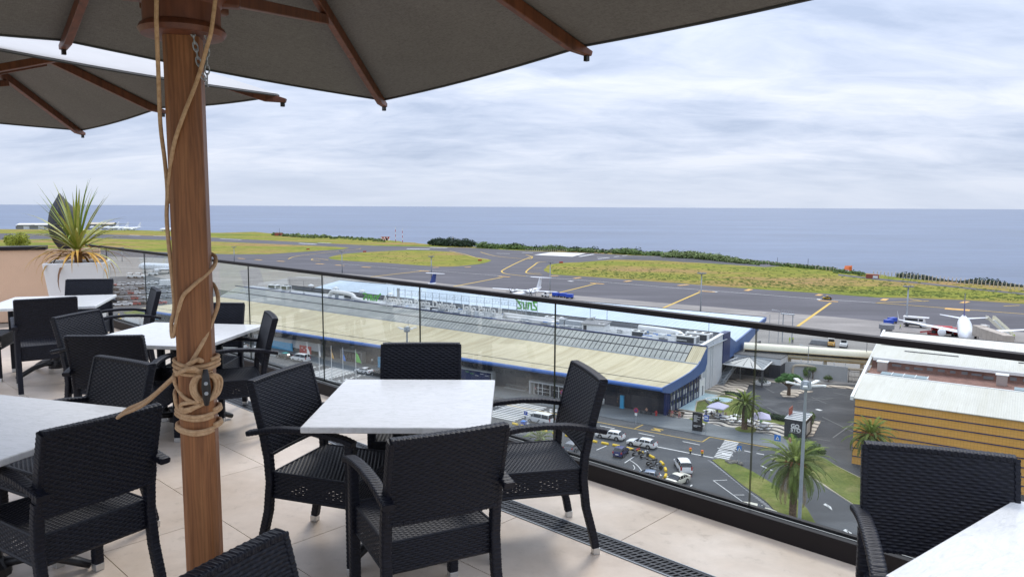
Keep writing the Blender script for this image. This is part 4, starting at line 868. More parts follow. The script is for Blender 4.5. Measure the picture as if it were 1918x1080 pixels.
flat_solid('mosaic_paving', [W(4.5, 22), W(-1.0, 22), W(-1.0, 33), W(3.5, 38), W(24, 43.4), W(24.3, 41.2), W(8, 37.4), W(5.2, 32), W(6.5, 26)], 0.0, 0.14, 'wave_mosaic_beige')
flat('mosaic_paving', [W(-1.0, 26), W(6, 23), W(7, 17.5), W(4.5, 15.5), W(-1, 21)], 0.15, 'wave_mosaic_beige')
flat_solid('mosaic_paving', round_poly(pp((1461, 738), (1466, 733), (1482, 730), (1510, 731.5), (1523, 734), (1500, 737), (1496, 741), (1490, 744), (1470, 744.5)), 4), 0.0, 0.15, 'wave_mosaic_beige')
flat_solid('mosaic_paving', pp((1511, 818), (1521, 790), (1538, 789), (1523, 817)), 0.0, 0.15, 'wave_mosaic_beige')
def isl(pts, kerb='grey_render'):
    p = spl([P(*a) for a in pts] + [P(*pts[0])], 3)[:-1]
    o = mb(kerb).prism([(a.x, a.y) for a in p], 0.0, 0.15).build('kerb'); c = Vector((sum(a.x for a in p) / len(p), sum(a.y for a in p) / len(p), 0))
    o.name = 'kerb_edge'; o['kind'] = 'structure'
    flat('lawn', [c + (a - c) * (1 - 0.22 / max(1, (a - c).length)) for a in p], 0.19, 'lawn_grass')
isl(((1332, 862), (1343, 860), (1358, 862), (1398, 878), (1424, 892), (1470, 920), (1505, 945), (1522, 969), (1540, 1010), (1510, 1020), (1480, 985), (1451, 958), (1433, 940), (1400, 918), (1367, 891)), 'dark_grey')
isl(((1443, 860), (1460, 856), (1500, 855), (1535, 856), (1567, 873), (1607, 893), (1700, 935), (1760, 990), (1700, 1000), (1640, 972), (1589, 940), (1555, 918), (1524, 898), (1480, 875)), 'sand_render')
l = Lines('road_marking', 'white_marking', 0.075)
l.seg(W(2, -17.6), W(16, -17.6), 0.28)
for u in (-30, -22, -14.5, -6.9, 0.4, 8.2, 14): l.seg(W(u, -12.7), W(u + 2.9, -12.8), 0.22)
for a, b in (((1369, 852), (1374, 854)),): pass
for a, b in (((1352, 849), (1373, 854)), ((1370, 839.5), (1383, 842)), ((1394, 844), (1407, 847)), ((1417, 849), (1431, 851.5)), ((1442, 853), (1455, 855)), ((1425, 872), (1448, 882))): l.seg(P(*a), P(*b), 0.25)
for k in range(13): v = -8.2 - k * 0.78; u = 13.6 + k * 0.12; l.seg(W(u, v), W(u + 2.3, v), 0.42)
for k in range(12): v = -8.4 - k * 0.95; l.seg(W(-27.5, v), W(-20.5, v), 0.5)
for k in range(12):
    for uu in (-29.6, -18.6):
        v = -8.4 - k * 0.95; l.seg(W(uu + (0.45 if k % 2 else 0), v), W(uu + 0.5 + (0.45 if k % 2 else 0), v), 0.5); l.seg(W(uu - 0.9 + (0.45 if k % 2 else 0), v - .4), W(uu - 0.4 + (0.45 if k % 2 else 0), v - .4), 0.5)
for k in range(11): v = -7.6 - k * 1.02; l.seg(W(-80, v), W(-71.5, v), 0.55)
for k in range(11):
    for uu in (-84, -69):
        v = -7.8 - k * 1.0; l.seg(W(uu + (0.5 if k % 2 else 0), v), W(uu + 0.6 + (0.5 if k % 2 else 0), v), 0.55)
l.seg(P(602, 714), P(664, 695), 0.35); l.seg(P(612, 711), P(642, 717), 0.3); l.seg(P(520, 686), P(531, 688), .4)
l.seg(P(1170, 867), P(1188, 855), 0.16); l.seg(P(1117, 843), P(1136, 835), 0.16); l.seg(P(1215, 882), P(1237, 892), 0.5) if False else None
l.seg(P(1232, 886), P(1238, 891), 0.35); l.seg(P(1286, 919), P(1296, 908), 0.2)
l.path(spl([P(*a) for a in ((1180, 862), (1192, 870), (1200, 879), (1203, 885))], 3), 0.12); l.path(spl([P(*a) for a in ((1186, 871), (1189, 877), (1184, 881))], 3), 0.1)
for a, b in (((1336, 900), (1398, 945)), ((1337, 900), (1362, 899)), ((1372, 927), (1394, 927)), ((1548, 945), (1554, 952)), ((1586, 992), (1592, 1002))): l.seg(P(*a), P(*b), 0.12)
l.poly([W(21.3, 20), W(21.6, 20.8), W(22.6, 20.4), W(22.3, 19.6)])
for c in ((1550, 948), (1588, 997)): p = P(*c); l.poly([p + Vector((-.35, .5, 0)), p + Vector((.1, .9, 0)), p + Vector((.35, -.2, 0)), p + Vector((.05, -1.3, 0)), p + Vector((-.1, -.2, 0))])
l.done()
l = Lines('yard_marking', 'faint_marking', 0.085)
for a, b in (((1437, 763), (1473, 783)), ((1508, 818), (1555, 826)), ((1478, 752), (1540, 745)), ((1495, 753), (1560, 746)), ((1520, 744), (1548, 756)), ((1503, 779), (1545, 790)), ((1540, 781), (1600, 810)), ((1560, 735), (1604, 745)), ((1390, 725), (1412, 718)), ((1425, 722), (1450, 736)), ((1560, 820), (1602, 790))): l.seg(P(*a), P(*b), 0.14)
l.done()
l = Lines('road_marking', 'yellow_marking', 0.08)
l.path([W(-60, -11), W(-9, -11), W(10.9, -11.1), W(11.0, -7.9)], 0.18); l.seg(W(-1.2, -11), W(-1.0, -7.9), 0.18); l.path([W(11, -7.85), W(21, -7.75)], 0.2)
p = P(1231, 805); l.seg(p - UX * .9 - VX * .5, p + UX * .9 - VX * .5, .3); l.seg(p - UX * .9 + VX * .5, p + UX * .9 + VX * .5, .3); l.seg(p - UX * .5, p + UX * .5, .4)
l.done()
l = Lines('road_marking', 'mid_grey', 0.078)
for k in range(26):
    a = P(1326 + k * 4.7, 862 + k * 3.6 + 0.02 * k * k * .3); l.seg(a, a + UX * 1.3 - VX * 0.7, 0.25)
l.done()

# ------------------------------------------------------------------ terminal building
TB = thing('terminal_building', 'long low airport terminal with pale yellow roof, glazed skylight band and blue eaves', 'building', UO, UA)
LEN = 172.0
def wv(u, v): return v * (1 - 0.0040 * u) if v > 0 else v - 0.002 * u * 0
prof = [(-3.4, 5.95), (0, 6.0), (2.4, 6.05), (6.0, 6.16), (9.6, 6.36), (12.2, 6.72), (14.0, 7.12)]
m = mb('yellow_roof_sheet'); vs = []; fs = []; us = [0.6 - i * 4.3 for i in range(41)]; np_ = len(prof)
for u in us:
    for v, z in prof: vs.append((u, wv(u, v), z))
for i in range(len(us) - 1):
    for j in range(np_ - 1): a = i * np_ + j; fs.append((a, a + 1, a + np_ + 1, a + np_))
m.add(vs, fs).build('front_roof', TB, smooth=True)
# dark gutter joint along the lower roof
m = mb('dark_grey'); m.tube([(u, 0.4, 6.02) for u in us], 0.07, 6); 
rnd = random.Random(5)
for k in range(7): u = -20 - k * 19 + rnd.uniform(-5, 5); m.box((u, 0.35, 6.06), (rnd.uniform(1, 2.6), 0.28, 0.06))
m.build('gutter_joint', TB)
m = mb('blue_fascia'); fp = [(-3.4, 5.98), (-3.62, 5.90), (-3.76, 5.68), (-3.74, 5.42), (-3.55, 5.22), (-3.3, 5.15), (-3.3, 5.9)]
m.extrude(fp, 0.62, us[-1]); m.build('eave_fascia', TB, smooth=True, auto=50)
mb('dark_facade').box(((us[-1]) / 2, -1.65, 5.12), (-us[-1], 3.3, 0.06)).build('soffit', TB)
# gable end: steel blue band following the curve of the roof
m = mb('steel_blue_cladding'); top = prof + [(16.4, 8.4), (18.7, 9.95)]; low = [(18.7, 6.5), (17.5, 5.2), (12, 4.6), (0, 4.25), (-3.5, 5.1)]
pg = [(v, z + 0.05) for v, z in top] + low; n = len(pg)
m.add([(0.66, v, z) for v, z in pg] + [(0.40, v, z) for v, z in pg], [tuple(range(n)), tuple(range(2 * n - 1, n - 1, -1))] + [(i, n + i, n + (i + 1) % n, (i + 1) % n) for i in range(n)]); m.build('gable_band', TB)
# skylight band: panels between mullions
sk0, sk1 = (14.15, 7.16), (18.4, 9.86); pitch = 1.12
ncol = int((LEN - 4) / pitch); m_far = mb('skylight_glazing'); far_frame = mb('dark_grey')
def skp(u, k): return Vector((u, wv(u, sk0[0] + (sk1[0] - sk0[0]) * k), sk0[1] + (sk1[1] - sk0[1]) * k))
mb('yellow_roof_sheet').add([skp(0.6, 0), skp(0.6, 1), skp(-2.3, 1), skp(-2.3, 0)], [(0, 1, 2, 3)]).build('verge_strip', TB)
rnd = random.Random(9)
for c in range(ncol):
    ua, ub = -2.4 - c * pitch - 0.09, -2.4 - (c + 1) * pitch + 0.09
    for r_ in range(2):
        ka, kb = (0.03, 0.47) if r_ == 0 else (0.53, 0.97)
        q4 = [skp(ua, ka), skp(ub, ka), skp(ub, kb), skp(ua, kb)]; up_ = Vector((0, -0.5, 0.86)) * 0.05
        t_ = up_ * rnd.uniform(0.8, 1.25)
        vs = [p + t_ for p in q4] + [p for p in q4]; fs = [(3, 2, 1, 0), (0, 1, 5, 4), (1, 2, 6, 5), (2, 3, 7, 6), (3, 0, 4, 7)]
        if c < 120: mb('skylight_glazing').add(vs, fs).build('skylight_panel', TB)
        else: m_far.add(vs, fs)
stuff(m_far.build('skylight_panels', TB))
m = mb('dark_grey'); m.add([skp(-2.4, 0.0), skp(-2.4, 1.0), skp(-2.4 - ncol * pitch, 1.0), skp(-2.4 - ncol * pitch, 0.0)], [(0, 1, 2, 3)]); m.build('skylight_frame', TB)
m = mb('galvanised_steel'); m.tube([skp(u, -0.03) + Vector((0, 0, 0.05)) for u in us], 0.17, 6); m.build('skylight_sill', TB)
m = mb('navy_cladding'); m.tube([skp(u, 1.04) + Vector((0, 0, 0.05)) for u in us], 0.15, 6); m.build('ridge_cap', TB)
# flat service roof behind the ridge with low parapets, hall wall and butterfly hall roof
m = mb('grey_render'); 
m.sheet([(0.0, 18.9, 9.35), (0, 33.0, 9.35), (-LEN, wv(-LEN, 23), 9.35), (-LEN, wv(-LEN, 18.9), 9.35)]); m.build('service_roof', TB)
m = mb('pale_wall')
m.add([(-0.6, 18.9, 0), (-0.6, 31.5, 0), (-0.6, 31.5, 10.65), (-0.6, 18.9, 9.95), (-1.1, 18.9, 0), (-1.1, 31.5, 0), (-1.1, 31.5, 10.65), (-1.1, 18.9, 9.95)], [(0, 1, 2, 3), (7, 6, 5, 4), (3, 2, 6, 7), (1, 5, 6, 2), (0, 3, 7, 4)])
for v in (20.5, 21.6, 24.2, 25.4): m.box((-0.55, v, 5.0), (0.22, 0.30, 9.6))
m.build('end_wall', TB)
mb('white_paint').add([(-0.45, 18.6, 10.0), (-0.45, 31.6, 10.72), (-1.25, 31.6, 10.72), (-1.25, 18.6, 10.0), (-0.45, 18.6, 9.86), (-0.45, 31.6, 10.58), (-1.25, 31.6, 10.58), (-1.25, 18.6, 9.86)], [(0, 1, 2, 3), (7, 6, 5, 4), (0, 4, 5, 1), (3, 2, 6, 7)]).build('end_coping', TB)
def hv(u, v): return v + (-u) * (0.048 if v < 40 else (0.02 if v < 50 else 0.0))
hp = [(33.0, 10.45), (36.0, 9.75), (42.5, 7.1), (66.0, 9.95)]
m = mb('pale_blue_roof_sheet'); vs = []; fs = []; hus = [-1.4 - i * 8.2 for i in range(20)]
for u in hus:
    for v, z in hp: vs.append((u, hv(u, v), z))
for i in range(len(hus) - 1):
    for j in range(3): a = i * 4 + j; fs.append((a, a + 1, a + 5, a + 4))
m.add(vs, fs).build('hall_roof', TB)
m = mb('mid_grey'); m.add([(hus[0], 33, 9.3), (hus[-1], hv(hus[-1], 33), 9.3), (hus[-1], hv(hus[-1], 33), 10.5), (hus[0], 33, 10.5)], [(0, 1, 2, 3)]); m.build('hall_front_wall', TB)
m = mb('dark_grey'); m.tube([(u, hv(u, 33) - 0.05, 10.52) for u in hus], 0.09, 6); m.tube([(u, 66.1, 9.98) for u in hus], 0.12, 6); m.build('hall_gutter', TB)
m = mb('steel_blue_cladding'); pg = [(36.0, 9.85), (42.5, 7.2), (47, 7.65), (66.3, 10.05), (66.3, 9.1), (48, 4.6), (36.0, 3.9)]
n = len(pg); m.add([(-1.2, v, z) for v, z in pg] + [(-1.6, v, z) for v, z in pg], [tuple(range(n)), tuple(range(2 * n - 1, n - 1, -1))] + [(i, n + i, n + (i + 1) % n, (i + 1) % n) for i in range(n)]); m.build('hall_gable', TB)
mb('navy_cladding').box((-1.1, 33.7, 7.4), (1.4, 4.4, 6.4)).build('stair_tower', TB)
m = mb('dark_facade').box((-LEN / 2 - 2, 66.0, 4.6), (LEN - 30, 0.4, 9.0)); m.box((-2.2, 50, 2.0), (0.4, 30, 4.0)); m.build('hall_wall', TB)
# front wall, gable glazing, doors and panels
m = mb('dark_facade').box((-LEN / 2 - 0.3, 0.3, 2.6), (LEN, 0.4, 5.1)); m.build('front_wall', TB)
m = mb('dark_facade')
for i in range(58):
    u = -1.5 - i * 2.9; m.box((u, 0.06, 2.6), (0.08, 0.06, 5.0))
for z in (0.6, 1.7, 2.8, 3.9): m.box((-LEN / 2, 0.075, z), (LEN - 1, 0.05, 0.05))
m.build('wall_joints', TB)
for i in range(24):
    u = -4.2 - i * 2.9
    if -30.5 < u < -20: continue
    mb('facade_glass').box((u + 1.4, 0.085, 3.35), (2.7, 0.02, 1.0)).build('window', TB)
mb('navy_cladding').box((-0.15, -0.05, 2.55), (0.5, 0.6, 5.0)).build('corner_post', TB)
m = mb('navy_cladding').box((0.05, 8.0, 2.1), (0.3, 15.6, 4.6)); m.build('side_wall', TB)
for i in range(10):
    v = 1.1 + i * 1.48
    for z, h in ((1.15, 1.9), (3.15, 1.7)):
        f = mb('facade_glass').box((0.215, v + 0.5, z + .1), (0.03, 1.05, h)).build('window', TB)
        (mb('grey_render') if (i * 2 + int(z)) % 3 else mb('mid_grey')).box((0.245, v + 0.5 + (0.22 if (i + int(z)) % 2 else -0.18), z - 0.25), (0.04, 0.62, h * 0.55)).build('blind', f)
    mb('navy_cladding').box((0.26, v - 0.22, 2.3), (0.12, 0.12, 4.3)).build('mullion', TB)
mb('white_paint').box((0.1, 17.4, 1.75), (0.35, 2.9, 3.5)).build('side_bay', TB)
mb('mid_grey').box((0.29, 17.6, 1.1), (0.05, 0.6, 2.0)).build('side_door', TB)
def portal(u0, u1, h, mat_, name, d=1.2): return mb(mat_).box(((u0 + u1) / 2, -d / 2 + 0.1, h + 0.12), (u1 - u0 + .4, d, 0.3)).box((u0, -d / 2 + .1, h / 2), (0.3, d, h)).box((u1, -d / 2 + .1, h / 2), (0.3, d, h)).build(name, TB)
en = portal(-28.8, -20.8, 2.55, 'grey_render', 'entrance_portal', 1.6)
for k in range(6): mb('facade_glass').box((-27.6 + k * 1.0 + (0.8 if k > 2 else 0), -0.9, 1.2), (0.86, 0.05, 2.3)).build('pane', en); mb('white_paint').box((-28.1 + k * 1.0 + (0.8 if k > 2 else 0), -0.95, 1.2), (0.1, 0.08, 2.4)).build('frame', en)
mb('white_paint').box((-26, -0.95, 1.5), (2.9, 0.06, 0.07)).box((-22.2, -0.95, 1.5), (2.9, 0.06, 0.07)).box((-26, -0.95, .8), (2.9, 0.06, 0.07)).build('frame', en)
en = portal(-84.0, -77.0, 2.7, 'mid_grey', 'entrance_portal', 1.4)
for k in range(5): mb('facade_glass').box((-82.8 + k * 1.2, -0.8, 1.2), (1.0, 0.05, 2.3)).build('pane', en)
pb = portal(-118, -92, 2.7, 'grey_render', 'wall_surround', 0.9)
mb('grey_render').box((-105, -0.3, 2.1), (26, 0.3, 2.0)).build('panel_back', pb)
mb('teal_blue_panel').box((-107.5, -0.55, 1.15), (9.4, 0.12, 2.0)).build('advert_panel', pb)
mb('red_paint').box((-97.8, -0.55, 1.1), (4.4, 0.12, 2.0)).build('advert_panel', pb)
for k in range(4): mb('white_paint').box((-99 + k * 0.8, -0.63, 1.5 - (k % 2) * 0.5), (0.4, 0.03, 0.25)).build('print', pb)
pb = portal(-54, -38.6, 2.9, 'grey_render', 'wall_surround', 1.2)
mb('navy_cladding').box((-46.5, -0.5, 1.6), (14, 0.12, 2.2)).build('advert_panel', pb)
for k in range(5): mb('green_paint' if k < 2 else 'white_paint').box((-45.5 + k * 1.3, -0.58, 2.3 - 0.25 * (k % 3)), (0.9, 0.03, 0.12)).build('print', pb)
for k in range(10): mb('facade_glass').box((-120 - k * 4.6, -0.02, 2.0), (4.0, 0.06, 2.6)).build('window', TB)
# ---- sign letters on the roof, and the second frame behind them that faces the airfield
sg = thing('roof_sign', 'white raised letters Aeroporto Ponta Delgada - João Paulo II standing on the roof', 'sign', W(-97, 27.6, 9.4), UA - R(1.5))
fr = mb('galvanised_steel')
for k in range(15): x = 0.4 + k * 2.95; fr.box((x, 0.15, 0.9), (0.09, 0.09, 2.6)); fr.box((x, 0.8, 0.5), (0.07, 0.07, 1.8))
for z in (0.25, 1.0, 2.2): fr.box((21, 0.18, z), (42.5, 0.07, 0.07))
fr.build('frame', sg)
lt = text_obj('lettering', 'Aeroporto Ponta Delgada - João Paulo II', 2.55, 0.10, 'white_paint', sg, Matrix.Translation((-0.6, -0.05, 1.15)) @ Matrix.Scale(0.905, 4, (1, 0, 0)) @ Matrix.Rotation(R(90), 4, 'X'))
sm_ = lt.modifiers.new('bold', 'SOLIDIFY'); sm_.thickness = 0.10; sm_.offset = 0
bb = [v.co.x for v in lt.data.vertices]; k = 42.0 / (max(bb) - min(bb)); lt.scale = (k, 1, 1)
sf = thing('sign_frame', 'open steel lattice sign frame behind the white letters, seen from its back', 'sign', W(-95.5, 31.5, 9.4), UA - R(1.5))
m = mb('galvanised_steel'); 
for k in range(18): m.box((k * 2.62, 0, 2.25), (0.09, 0.09, 4.5)); 
for z in (1.9, 3.1, 4.35): m.box((22.3, 0.02, z), (44.8, 0.08, 0.08))
m.box((0, 0, 2.4), (0.7, 0.5, 4.8)); m.build('lattice', sf)
m = mb('galvanised_steel'); rnd = random.Random(2)
for k in range(44):
    x = 1.6 + k * 0.98; h = rnd.choice((0.5, 0.7, 0.7, 0.9)); m.box((x, 0.12, 3.1 + h / 2), (0.05, 0.05, h)); m.box((x + .3, 0.12, 3.1 + h * .8), (0.5, 0.05, 0.05))
for x in (8.5, 29.6, 37.0): m.tube([(x - .5, 0.1, 4.3), (x - .45, 0.1, 4.9), (x, .1, 5.15), (x + .45, .1, 4.9), (x + .5, .1, 4.3)], 0.04, 5)
m.build('letter_backs', sf)
def zig(m, strokes, w_=0.42, d=0.16):
    for s_ in strokes:
        for a, b in zip(s_, s_[1:]):
            a, b = Vector((a[0], 0, a[1])), Vector((b[0], 0, b[1])); t_ = (b - a).normalized(); nn = Vector((-t_.z, 0, t_.x)) * w_ / 2; e_ = t_ * w_ * 0.3
            q4 = [a - e_ - nn, b + e_ - nn, b + e_ + nn, a - e_ + nn]; o_ = Vector((0, d, 0)); m.add([p - o_ * .5 for p in q4] + [p + o_ * .5 for p in q4], [(0, 1, 2, 3), (7, 6, 5, 4)] + [(i, 4 + i, 4 + (i + 1) % 4, (i + 1) % 4) for i in range(4)])
logo = [[(0.2, 2.5), (1.5, 2.5), (1.2, 1.5), (0.4, 1.0), (0.3, 0.4), (1.7, 0.3)], [(2.2, 0.3), (2.4, 2.1), (3.2, 2.2), (3.5, 0.4)], [(3.9, 2.2), (4.3, 0.5), (5.0, 0.4), (5.2, 2.1)], [(5.7, 2.1), (7.2, 2.3), (5.9, 0.7), (6.3, 0.3), (7.4, 0.4)], [(7.2, 2.3), (7.9, 2.9)]]
la = thing('logo_sign', 'green zigzag logo letters at the left end of the white roof sign', 'sign', W(-106.2, 28.0, 9.9), UA - R(1.5))
m = mb('green_paint'); zig(m, [[(x * 0.92, z * 0.95) for x, z in s_] for s_ in logo]); m.build('lettering', la)
m = mb('galvanised_steel')
for k in range(5): m.box((0.5 + k * 1.6, 0.2, 1.0), (0.08, 0.08, 3.0))
m.build('frame', la)
lb = thing('logo_sign', 'green logo letters seen from behind at the right end of the steel lattice', 'sign', W(-54.0, 30.6, 11.7), UA - R(1.5))
m = mb('green_paint'); zig(m, [[(6.6 - x * 0.84, z * 0.88) for x, z in s_] for s_ in logo]); m.build('lettering', lb)
m = mb('galvanised_steel')
for k in range(5): m.box((0.2 + k * 1.6, -0.15, 0.2), (0.08, 0.08, 5.2))
for z in (0.1, 1.4, 2.7): m.box((3.4, -0.18, z), (6.8, 0.07, 0.07))
m.build('frame', lb)

# ---- plant on the service roof
def hvac(name, lab, u, v, size, rot=0, fans=2, z=9.4):
    t = thing(name, lab, 'air conditioner', W(u, v, z), UA + rot, 'rooftop air conditioning units'); sx_, sy_, sz_ = size
    mb('white_paint').box((0, 0, sz_ / 2 + 0.15), size).build('casing', t, bevel=0.03)
    mb('dark_grey').box((0, -sy_ / 2 - 0.012, sz_ / 2 + 0.15), (sx_ * 0.82, 0.03, sz_ * 0.7)).build('grille', t); mb('mid_grey').box((sx_ / 2 + 0.012, 0, sz_ / 2 + .15), (0.03, sy_ * .8, sz_ * .7)).build('grille', t)
    for k in range(fans): mb('black_metal').lathe([(min(sx_ / fans, sy_) * 0.36, 0.0), (min(sx_ / fans, sy_) * 0.36, 0.06), (0.0, 0.03)], 12, c=(-sx_ / 2 + sx_ * (k + 0.5) / fans, 0, sz_ + 0.16)).build('fan', t)
    return t
hvac('rooftop_unit', 'white boxy chiller nearest the right end of the service roof', -5.0, 22.0, (4.6, 2.2, 1.7), 0, 3)
hvac('rooftop_unit', 'second white chiller behind the nearest one at the roof end', -4.0, 26.2, (5.2, 2.4, 1.8), 0, 3)
hvac('rooftop_unit', 'small white cooling unit left of the two big chillers', -16.5, 23.2, (3.2, 1.4, 1.3), 0, 2)
hvac('rooftop_unit', 'grey cooling unit beside the rooftop hut', -26.0, 24.0, (1.4, 1.2, 1.9), 0, 1)
hvac('rooftop_unit', 'low white unit under the letters Ponta Delgada', -78.0, 27.6, (3.6, 1.6, 1.2), 0, 2)
hvac('rooftop_unit', 'wide pale unit right of the green logo on the lattice', -42, 29.5, (4.5, 1.6, 1.4), 0, 2)
hvac('rooftop_unit', 'pale ventilation box left of the green zigzag logo', -117, 33, (3.6, 1.8, 1.1), 0, 1)
hvac('rooftop_unit', 'dark topped ventilation box at the far left end of the service roof', -158, 37, (4.0, 2.2, 1.2), 0, 1)
hvac('rooftop_unit', 'pale box unit beside the dark topped box at the far left roof end', -151, 36.5, (3.0, 2.0, 1.4), 0, 1)
def duct(lab, pts, r, sq=False, mat_='white_paint'):
    t = thing('air_duct', lab, 'duct', W(pts[0][0], pts[0][1], pts[0][2]), UA); b = Vector(pts[0])
    mb(mat_).tube(smooth_path([Vector(p) - b for p in pts], 4), r, 10).build('pipe', t, smooth=True)
    m = mb('galvanised_steel')
    for p in pts[::2]: m.box(tuple(Vector(p) - b - Vector((0, 0, r + (p[2] - r - 9.35) / 2))), (0.12, r * 2.2, max(0.05, p[2] - r - 9.35)))
    m.build('support', t)
duct('long silver duct running along the roof right of the white letters', [(-57, 29.5, 10.2), (-50, 29.0, 10.2), (-43, 28.2, 10.2), (-36.5, 27.6, 10.1)], 0.55, mat_='aluminium')
duct('second silver duct in front of the long one on the roof', [(-55, 27.3, 9.95), (-47, 26.8, 9.95), (-39.5, 26.2, 9.95)], 0.5, mat_='aluminium')
duct('bent white duct behind the chillers near the right roof end', [(-20, 30.8, 10.3), (-14, 30.2, 10.3), (-9.5, 29.0, 10.2), (-8.4, 27.6, 9.7)], 0.55)
duct('white duct looping up and over at the left part of the service roof', [(-122, 29.4, 9.5), (-121.5, 29.6, 11.3), (-119, 29.6, 11.7), (-112, 29.0, 11.4), (-110, 28.6, 10.4), (-104, 28.2, 9.9), (-96, 27.4, 9.8)], 0.62)
duct('thin white pipe run along the ridge under the white letters', [(-96, 26.3, 9.9), (-84, 25.2, 9.9), (-74, 24.3, 9.9), (-62, 23.4, 9.9)], 0.16)
duct('thin white pipe rail along the ridge near the rooftop hut', [(-40, 21.9, 9.85), (-33, 21.3, 9.85), (-26, 20.8, 9.85), (-14, 20.2, 9.85)], 0.14)
hut = thing('rooftop_hut', 'small white hut with flat grey roof on the terminal roof', 'hut', W(-27.8, 24.6, 9.4), UA + R(4))
mb('white_paint').box((0, 0, 0.9), (5.4, 3.4, 1.8)).build('wall', hut); mb('mid_grey').add([(-3.1, -2.0, 1.75), (3.1, -2.0, 1.75), (3.1, 2.0, 2.2), (-3.1, 2.0, 2.2), (-3.1, -2.0, 1.9), (3.1, -2.0, 1.9), (3.1, 2.0, 2.35), (-3.1, 2.0, 2.35)], [(0, 3, 2, 1), (4, 5, 6, 7), (0, 1, 5, 4), (1, 2, 6, 5), (2, 3, 7, 6), (3, 0, 4, 7)]).build('roof', hut); mb('dark_grey').box((-2.0, -1.71, 0.95), (0.8, 0.05, 1.1)).build('door', hut)
pln = thing('duct_plenum', 'grey sheet metal plenum with a slanted intake on the terminal roof', 'duct', W(-37.6, 26.6, 9.4), UA)
mb('galvanised_steel').box((0, 0, 0.9), (1.2, 2.0, 1.8)).box((3.2, 0, 0.8), (4.6, 1.8, 1.6)).build('box', pln); mb('aluminium').add([(5.0, -.8, .2), (6.6, -.8, .2), (6.6, .8, .2), (5.0, .8, .2), (6.8, -.8, 2.6), (8.2, -.8, 2.9), (8.2, .8, 2.9), (6.8, .8, 2.6)], [(3, 2, 1, 0), (4, 5, 6, 7), (0, 1, 5, 4), (1, 2, 6, 5), (2, 3, 7, 6), (3, 0, 4, 7)]).build('intake', pln)
# clutter of pipes, one thing
pc = thing('roof_pipework', 'tangle of thin white and blue pipes on the service roof', 'pipes', W(-30, 24, 9.4), UA); rnd = random.Random(4); m = mb('white_paint'); m2 = mb('sign_blue')
for k in range(110):
    u = rnd.uniform(-66, 27); v = rnd.uniform(-2.5, 5.5) - u * 0.05; L_ = rnd.uniform(1.0, 5); z = rnd.uniform(0.2, 0.9)
    (m if k % 7 else m2).box((u, v, z), (L_, 0.16, 0.14) if k % 3 else (0.14, L_ * .6, 0.14)); m.box((u, v, z / 2), (0.1, 0.1, z))
for k in range(26):
    u = rnd.uniform(-64, 25); v = rnd.uniform(-2, 5) - u * 0.05; h = rnd.uniform(.4, 1.3); mb(rnd.choice(['pale_wall', 'galvanised_steel', 'mid_grey'])).box((u, v, h / 2), (rnd.uniform(.6, 2.2), rnd.uniform(.5, 1.2), h)).build('plant_box', pc)
m.build('pipes', pc); m2.build('valves', pc)
for k, (px, py) in enumerate(((541, 534), (564, 538), (622, 545), (669, 550))):
    t = thing('roof_vent', ('first', 'second', 'third', 'fourth')[k] + ' domed white vent from the left on the hall roof edge', 'vent', W(-142 + k * 12.5, 39.3 - k * 0.6, 10.2), UA, 'domed roof vents'); mb('white_paint').lathe([(0.95, 0.9), (0.95, 1.05), (0.6, 1.4), (0.0, 1.55)], 12).build('dome', t, smooth=True); m = mb('mid_grey')
    for a in range(4): m.box((0.6 * (1 if a % 2 else -1), 0.6 * (1 if a // 2 else -1), 0.45), (0.12, 0.12, 0.9))
    m.box((0, 0, .2), (1.0, 1.0, .4)); m.build('legs', t)
for k, (u, v) in enumerate(((-33, 31.3), (-28.6, 31.5), (-3.2, 29.8), (-104, 36), (-101.5, 36), (-97, 36), (-138, 33), (-146, 34))):
    t = thing('lightning_rod', 'thin lightning rod ' + ('left of two behind the rooftop hut', 'right of two behind the rooftop hut', 'beside the big chillers at the roof end', 'left of three by the green zigzag logo', 'middle of three by the green zigzag logo', 'right of three by the green zigzag logo', 'near the second domed vent', 'near the leftmost domed vent')[k], 'rod', W(u, v, 9.4), UA, 'rooftop lightning rods'); mb('dark_grey').tube([(0, 0, 0), (0, 0, 4.2)], 0.05, 5).build('rod', t); mb('dark_grey').box((0, 0, .1), (0.4, 0.4, 0.2)).build('foot', t)

# ------------------------------------------------------------------ orange building, boarding tube, yard walls
OB = thing('orange_building', 'orange tiled building with navy stripes and white ribbed roofs', 'building', W(32.75, -8.0), UA)
BL = 46.0
def ex(y): return -0.075 * (y if y > 0 else 0)
zs = [0.0, 1.25, 2.5, 3.75, 5.0, 6.25, 7.5, 8.75, 9.95]
for a, b in zip(zs, zs[1:]): mb('orange_tile_cladding').box((BL / 2, 0.15, (a + b) / 2), (BL, 0.3, b - a - 0.12)).build('cladding_band', OB)
for z in zs[1:]: mb('navy_cladding').box((BL / 2, 0.12, z), (BL + 0.1, 0.42, 0.13)).build('stripe', OB)
m = mb('orange_tile_cladding'); m.add([(0.02, 0.3, 0), (ex(70), 70, 0), (ex(70), 70, 9.9), (0.02, 0.3, 9.9)], [(3, 2, 1, 0)]); m.build('side_wall', OB)
def slab(poly, th=0.12):
    n = len(poly); return [p for p in poly] + [(x, y, z - th) for x, y, z in poly], [tuple(range(n)), tuple(range(2 * n - 1, n - 1, -1))] + [(i, n + i, n + (i + 1) % n, (i + 1) % n) for i in range(n)]
m = mb('white_roof_sheet'); m.add(*slab([(-0.15, -0.25, 10.06), (BL, -0.25, 10.06), (BL, 14.0, 10.95), (ex(14) - 0.15, 14.0, 10.95)])); m.build('front_roof', OB)
mb('white_paint').box((BL / 2, 14.05, 10.98), (BL + 1.5, 0.35, 0.12)).build('ridge_strip', OB)
